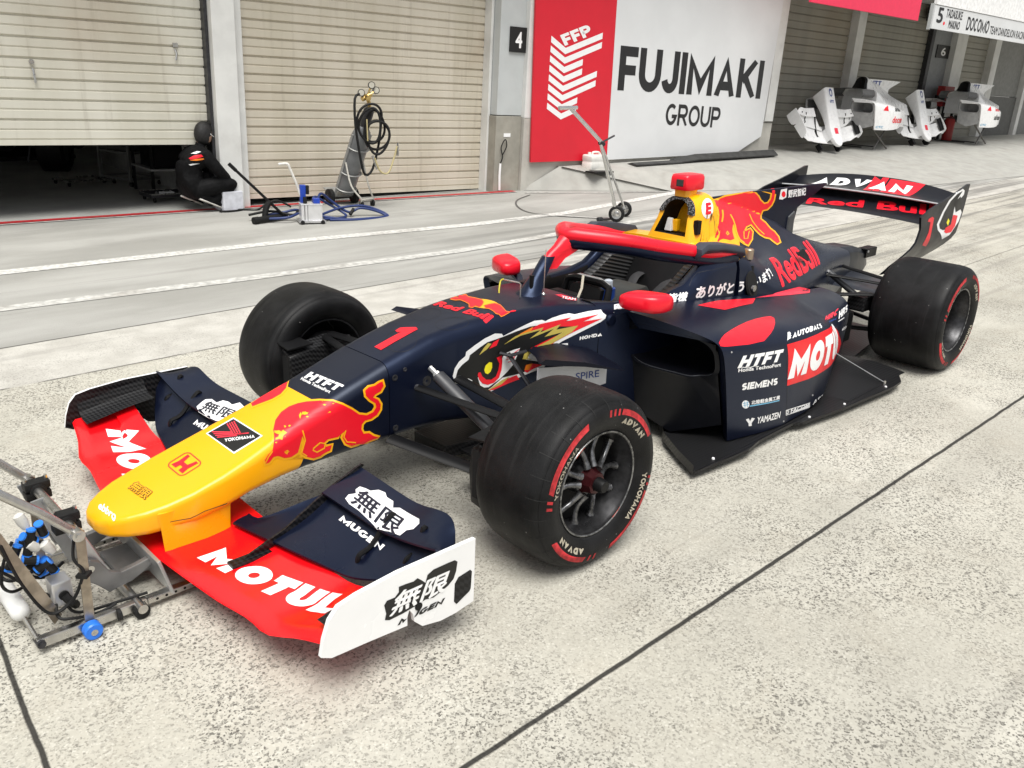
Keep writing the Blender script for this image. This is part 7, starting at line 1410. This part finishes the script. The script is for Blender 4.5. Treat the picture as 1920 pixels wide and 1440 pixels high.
def body_unit(s, n, label, lab2, words):
    sc = .98; Mx = WM @ Matrix.Translation((s, n, 0)); Mx.translation.z = PZ+.30; Mx = Mx @ Matrix.Scale(sc, 4) @ Matrix.Translation((-1.7, 0, 0))
    t = thing('spare_bodywork', label, 'bodywork', mtx=Mx, group='white spare bodywork on stands')
    for pd in pods:
        o = clone(pd, WBODY, t, 'sidepod')
        for c in pd.children:
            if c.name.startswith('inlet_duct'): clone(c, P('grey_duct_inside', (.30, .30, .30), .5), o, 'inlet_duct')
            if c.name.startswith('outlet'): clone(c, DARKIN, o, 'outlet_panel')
        if pd is podL: left = o
    e = clone(engine, WBODY, t, 'engine_cover'); f = clone(fin, WBODY, t, 'shark_fin')
    b = MB(); b.rings([mid[:], o0[:], [(p[0]+.02, p[1]*.6, p[2]*.98+.01) for p in o0]]); obj('airbox', b, BLACK, e, 50)
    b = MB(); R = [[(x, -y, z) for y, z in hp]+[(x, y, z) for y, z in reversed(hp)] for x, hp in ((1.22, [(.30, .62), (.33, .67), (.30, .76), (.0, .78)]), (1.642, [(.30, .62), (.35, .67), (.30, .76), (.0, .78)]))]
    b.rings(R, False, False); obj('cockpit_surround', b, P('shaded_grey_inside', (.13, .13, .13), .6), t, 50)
    W3 = lambda x, y, z: Mx @ Vector((x, y, z))
    for tx, x0, x1, z0, z1, m in words: stick(left, [left], m, [W3(x0, -.77, z0), W3(x1, -.77, z0), W3(x0, -.77, z1)], T_(tx, .03), .004, .04)
    stick(left, [left], RDEC, [W3(1.25, -.77, .40), W3(1.42, -.77, .40), W3(1.25, -.77, .5)], flat_mesh(shapes=[[(0, .1), (1, 0), (.9, .5), (1, 1), (.3, .6)]]), .004, .04)
    stick(f, [f], BLUED, [W3(1.98, -.01, .86), W3(2.40, -.01, .86), W3(1.98, -.01, .94)], T_('NTT', .03), .004, .04)
    st = thing('bodywork_stand', lab2, 'stand', mtx=WM @ Matrix.Translation((s, n, 0)), group='tubular stands under the white bodywork')
    zo = PZ-(.02*-s)*-1*0; gz = PZ+.02*s-.0
    for y in (-.45, .45):
        b = MB(); b.tube([(-.45, y, gz+.52), (.28, y-.12*math.copysign(1, y)*-1, gz+.005)], .016, 6); b.tube([(.45, y, gz+.48), (-.22, y-.12*math.copysign(1, y)*-1, gz+.005)], .016, 6); obj('leg_pair', b, P('dull_steel_tube', (.16, .15, .14), .4, .6), st)
    for x in (-.22, .28): b = MB(); b.tube([(x, -.33, gz+.012), (x, .33, gz+.012)], .012, 6); obj('foot_bar', b, DARKM, st)
    for x in (-.45, .45): b = MB(); b.tube([(x, -.45, gz+.5), (x, .45, gz+.5)], .014, 6); obj('top_bar', b, DARKM, st)
body_unit(8.75, .45, 'white spare sidepods and engine cover on a stand between the upright noses', 'tubular stand with crossed legs under the nearer white bodywork', [('docomo', 1.62, 2.25, .19, .31, RDEC), ('ahamo', 1.66, 2.1, .40, .48, NT_), ('CTC', 1.15, 1.35, .09, .13, LBLUE)])
body_unit(12.9, .35, 'white spare sidepods and engine cover on a stand at the far right', 'tubular stand with crossed legs under the farther white bodywork', [('ahamo', 1.62, 2.2, .22, .33, NT_), ('docomo', 1.62, 2.1, .40, .47, RDEC), ('CTC', 1.15, 1.35, .09, .13, LBLUE)])
CABR = P('dull_red_enamel', (.32, .02, .02), .45, var=.15)
cb2 = thing('red_cabinet', 'red metal cabinet on a post behind the farther white bodywork', 'cabinet', mtx=TM(13.15, .92, PZ+.02*13.15))
b = MB(); b.box((-.22, -.12, .72), (.25, .05, 1.15)); obj('cabinet', b, CABR, cb2, 0, .01); b = MB(); b.box((-.16, -.05, 0), (-.10, .0, .72)); b.box((.10, -.05, 0), (.16, .0, .72)); obj('post', b, DARKM, cb2, 0)
b = MB(); b.box((-.60, -.16, .85), (-.23, -.10, .95)); b.box((-.75, -.10, .28), (-.25, -.04, .34)); obj('bracket', b, BLACK, cb2, 0)
fe = thing('fire_extinguisher', 'red fire extinguisher standing under the farther white bodywork', 'fire extinguisher', mtx=TM(12.95, .55, PZ+.02*12.95))
b = MB(); b.lathe([(0, 0), (0, .105), (.015, .11), (.42, .11), (.49, .08), (.52, .03), (.52, 0)], 20, 'z'); obj('cylinder', b, CABR, fe, 40); b = MB(); b.tube([(0, 0, .52), (0, 0, .58)], .03, 8); b.tube([(-.02, 0, .58), (.12, 0, .60)], .014, 6); b.tube(crom([(.03, 0, .55), (.13, -.02, .45), (.13, -.02, .2)], 4), .014, 6); obj('valve', b, BLACK, fe)
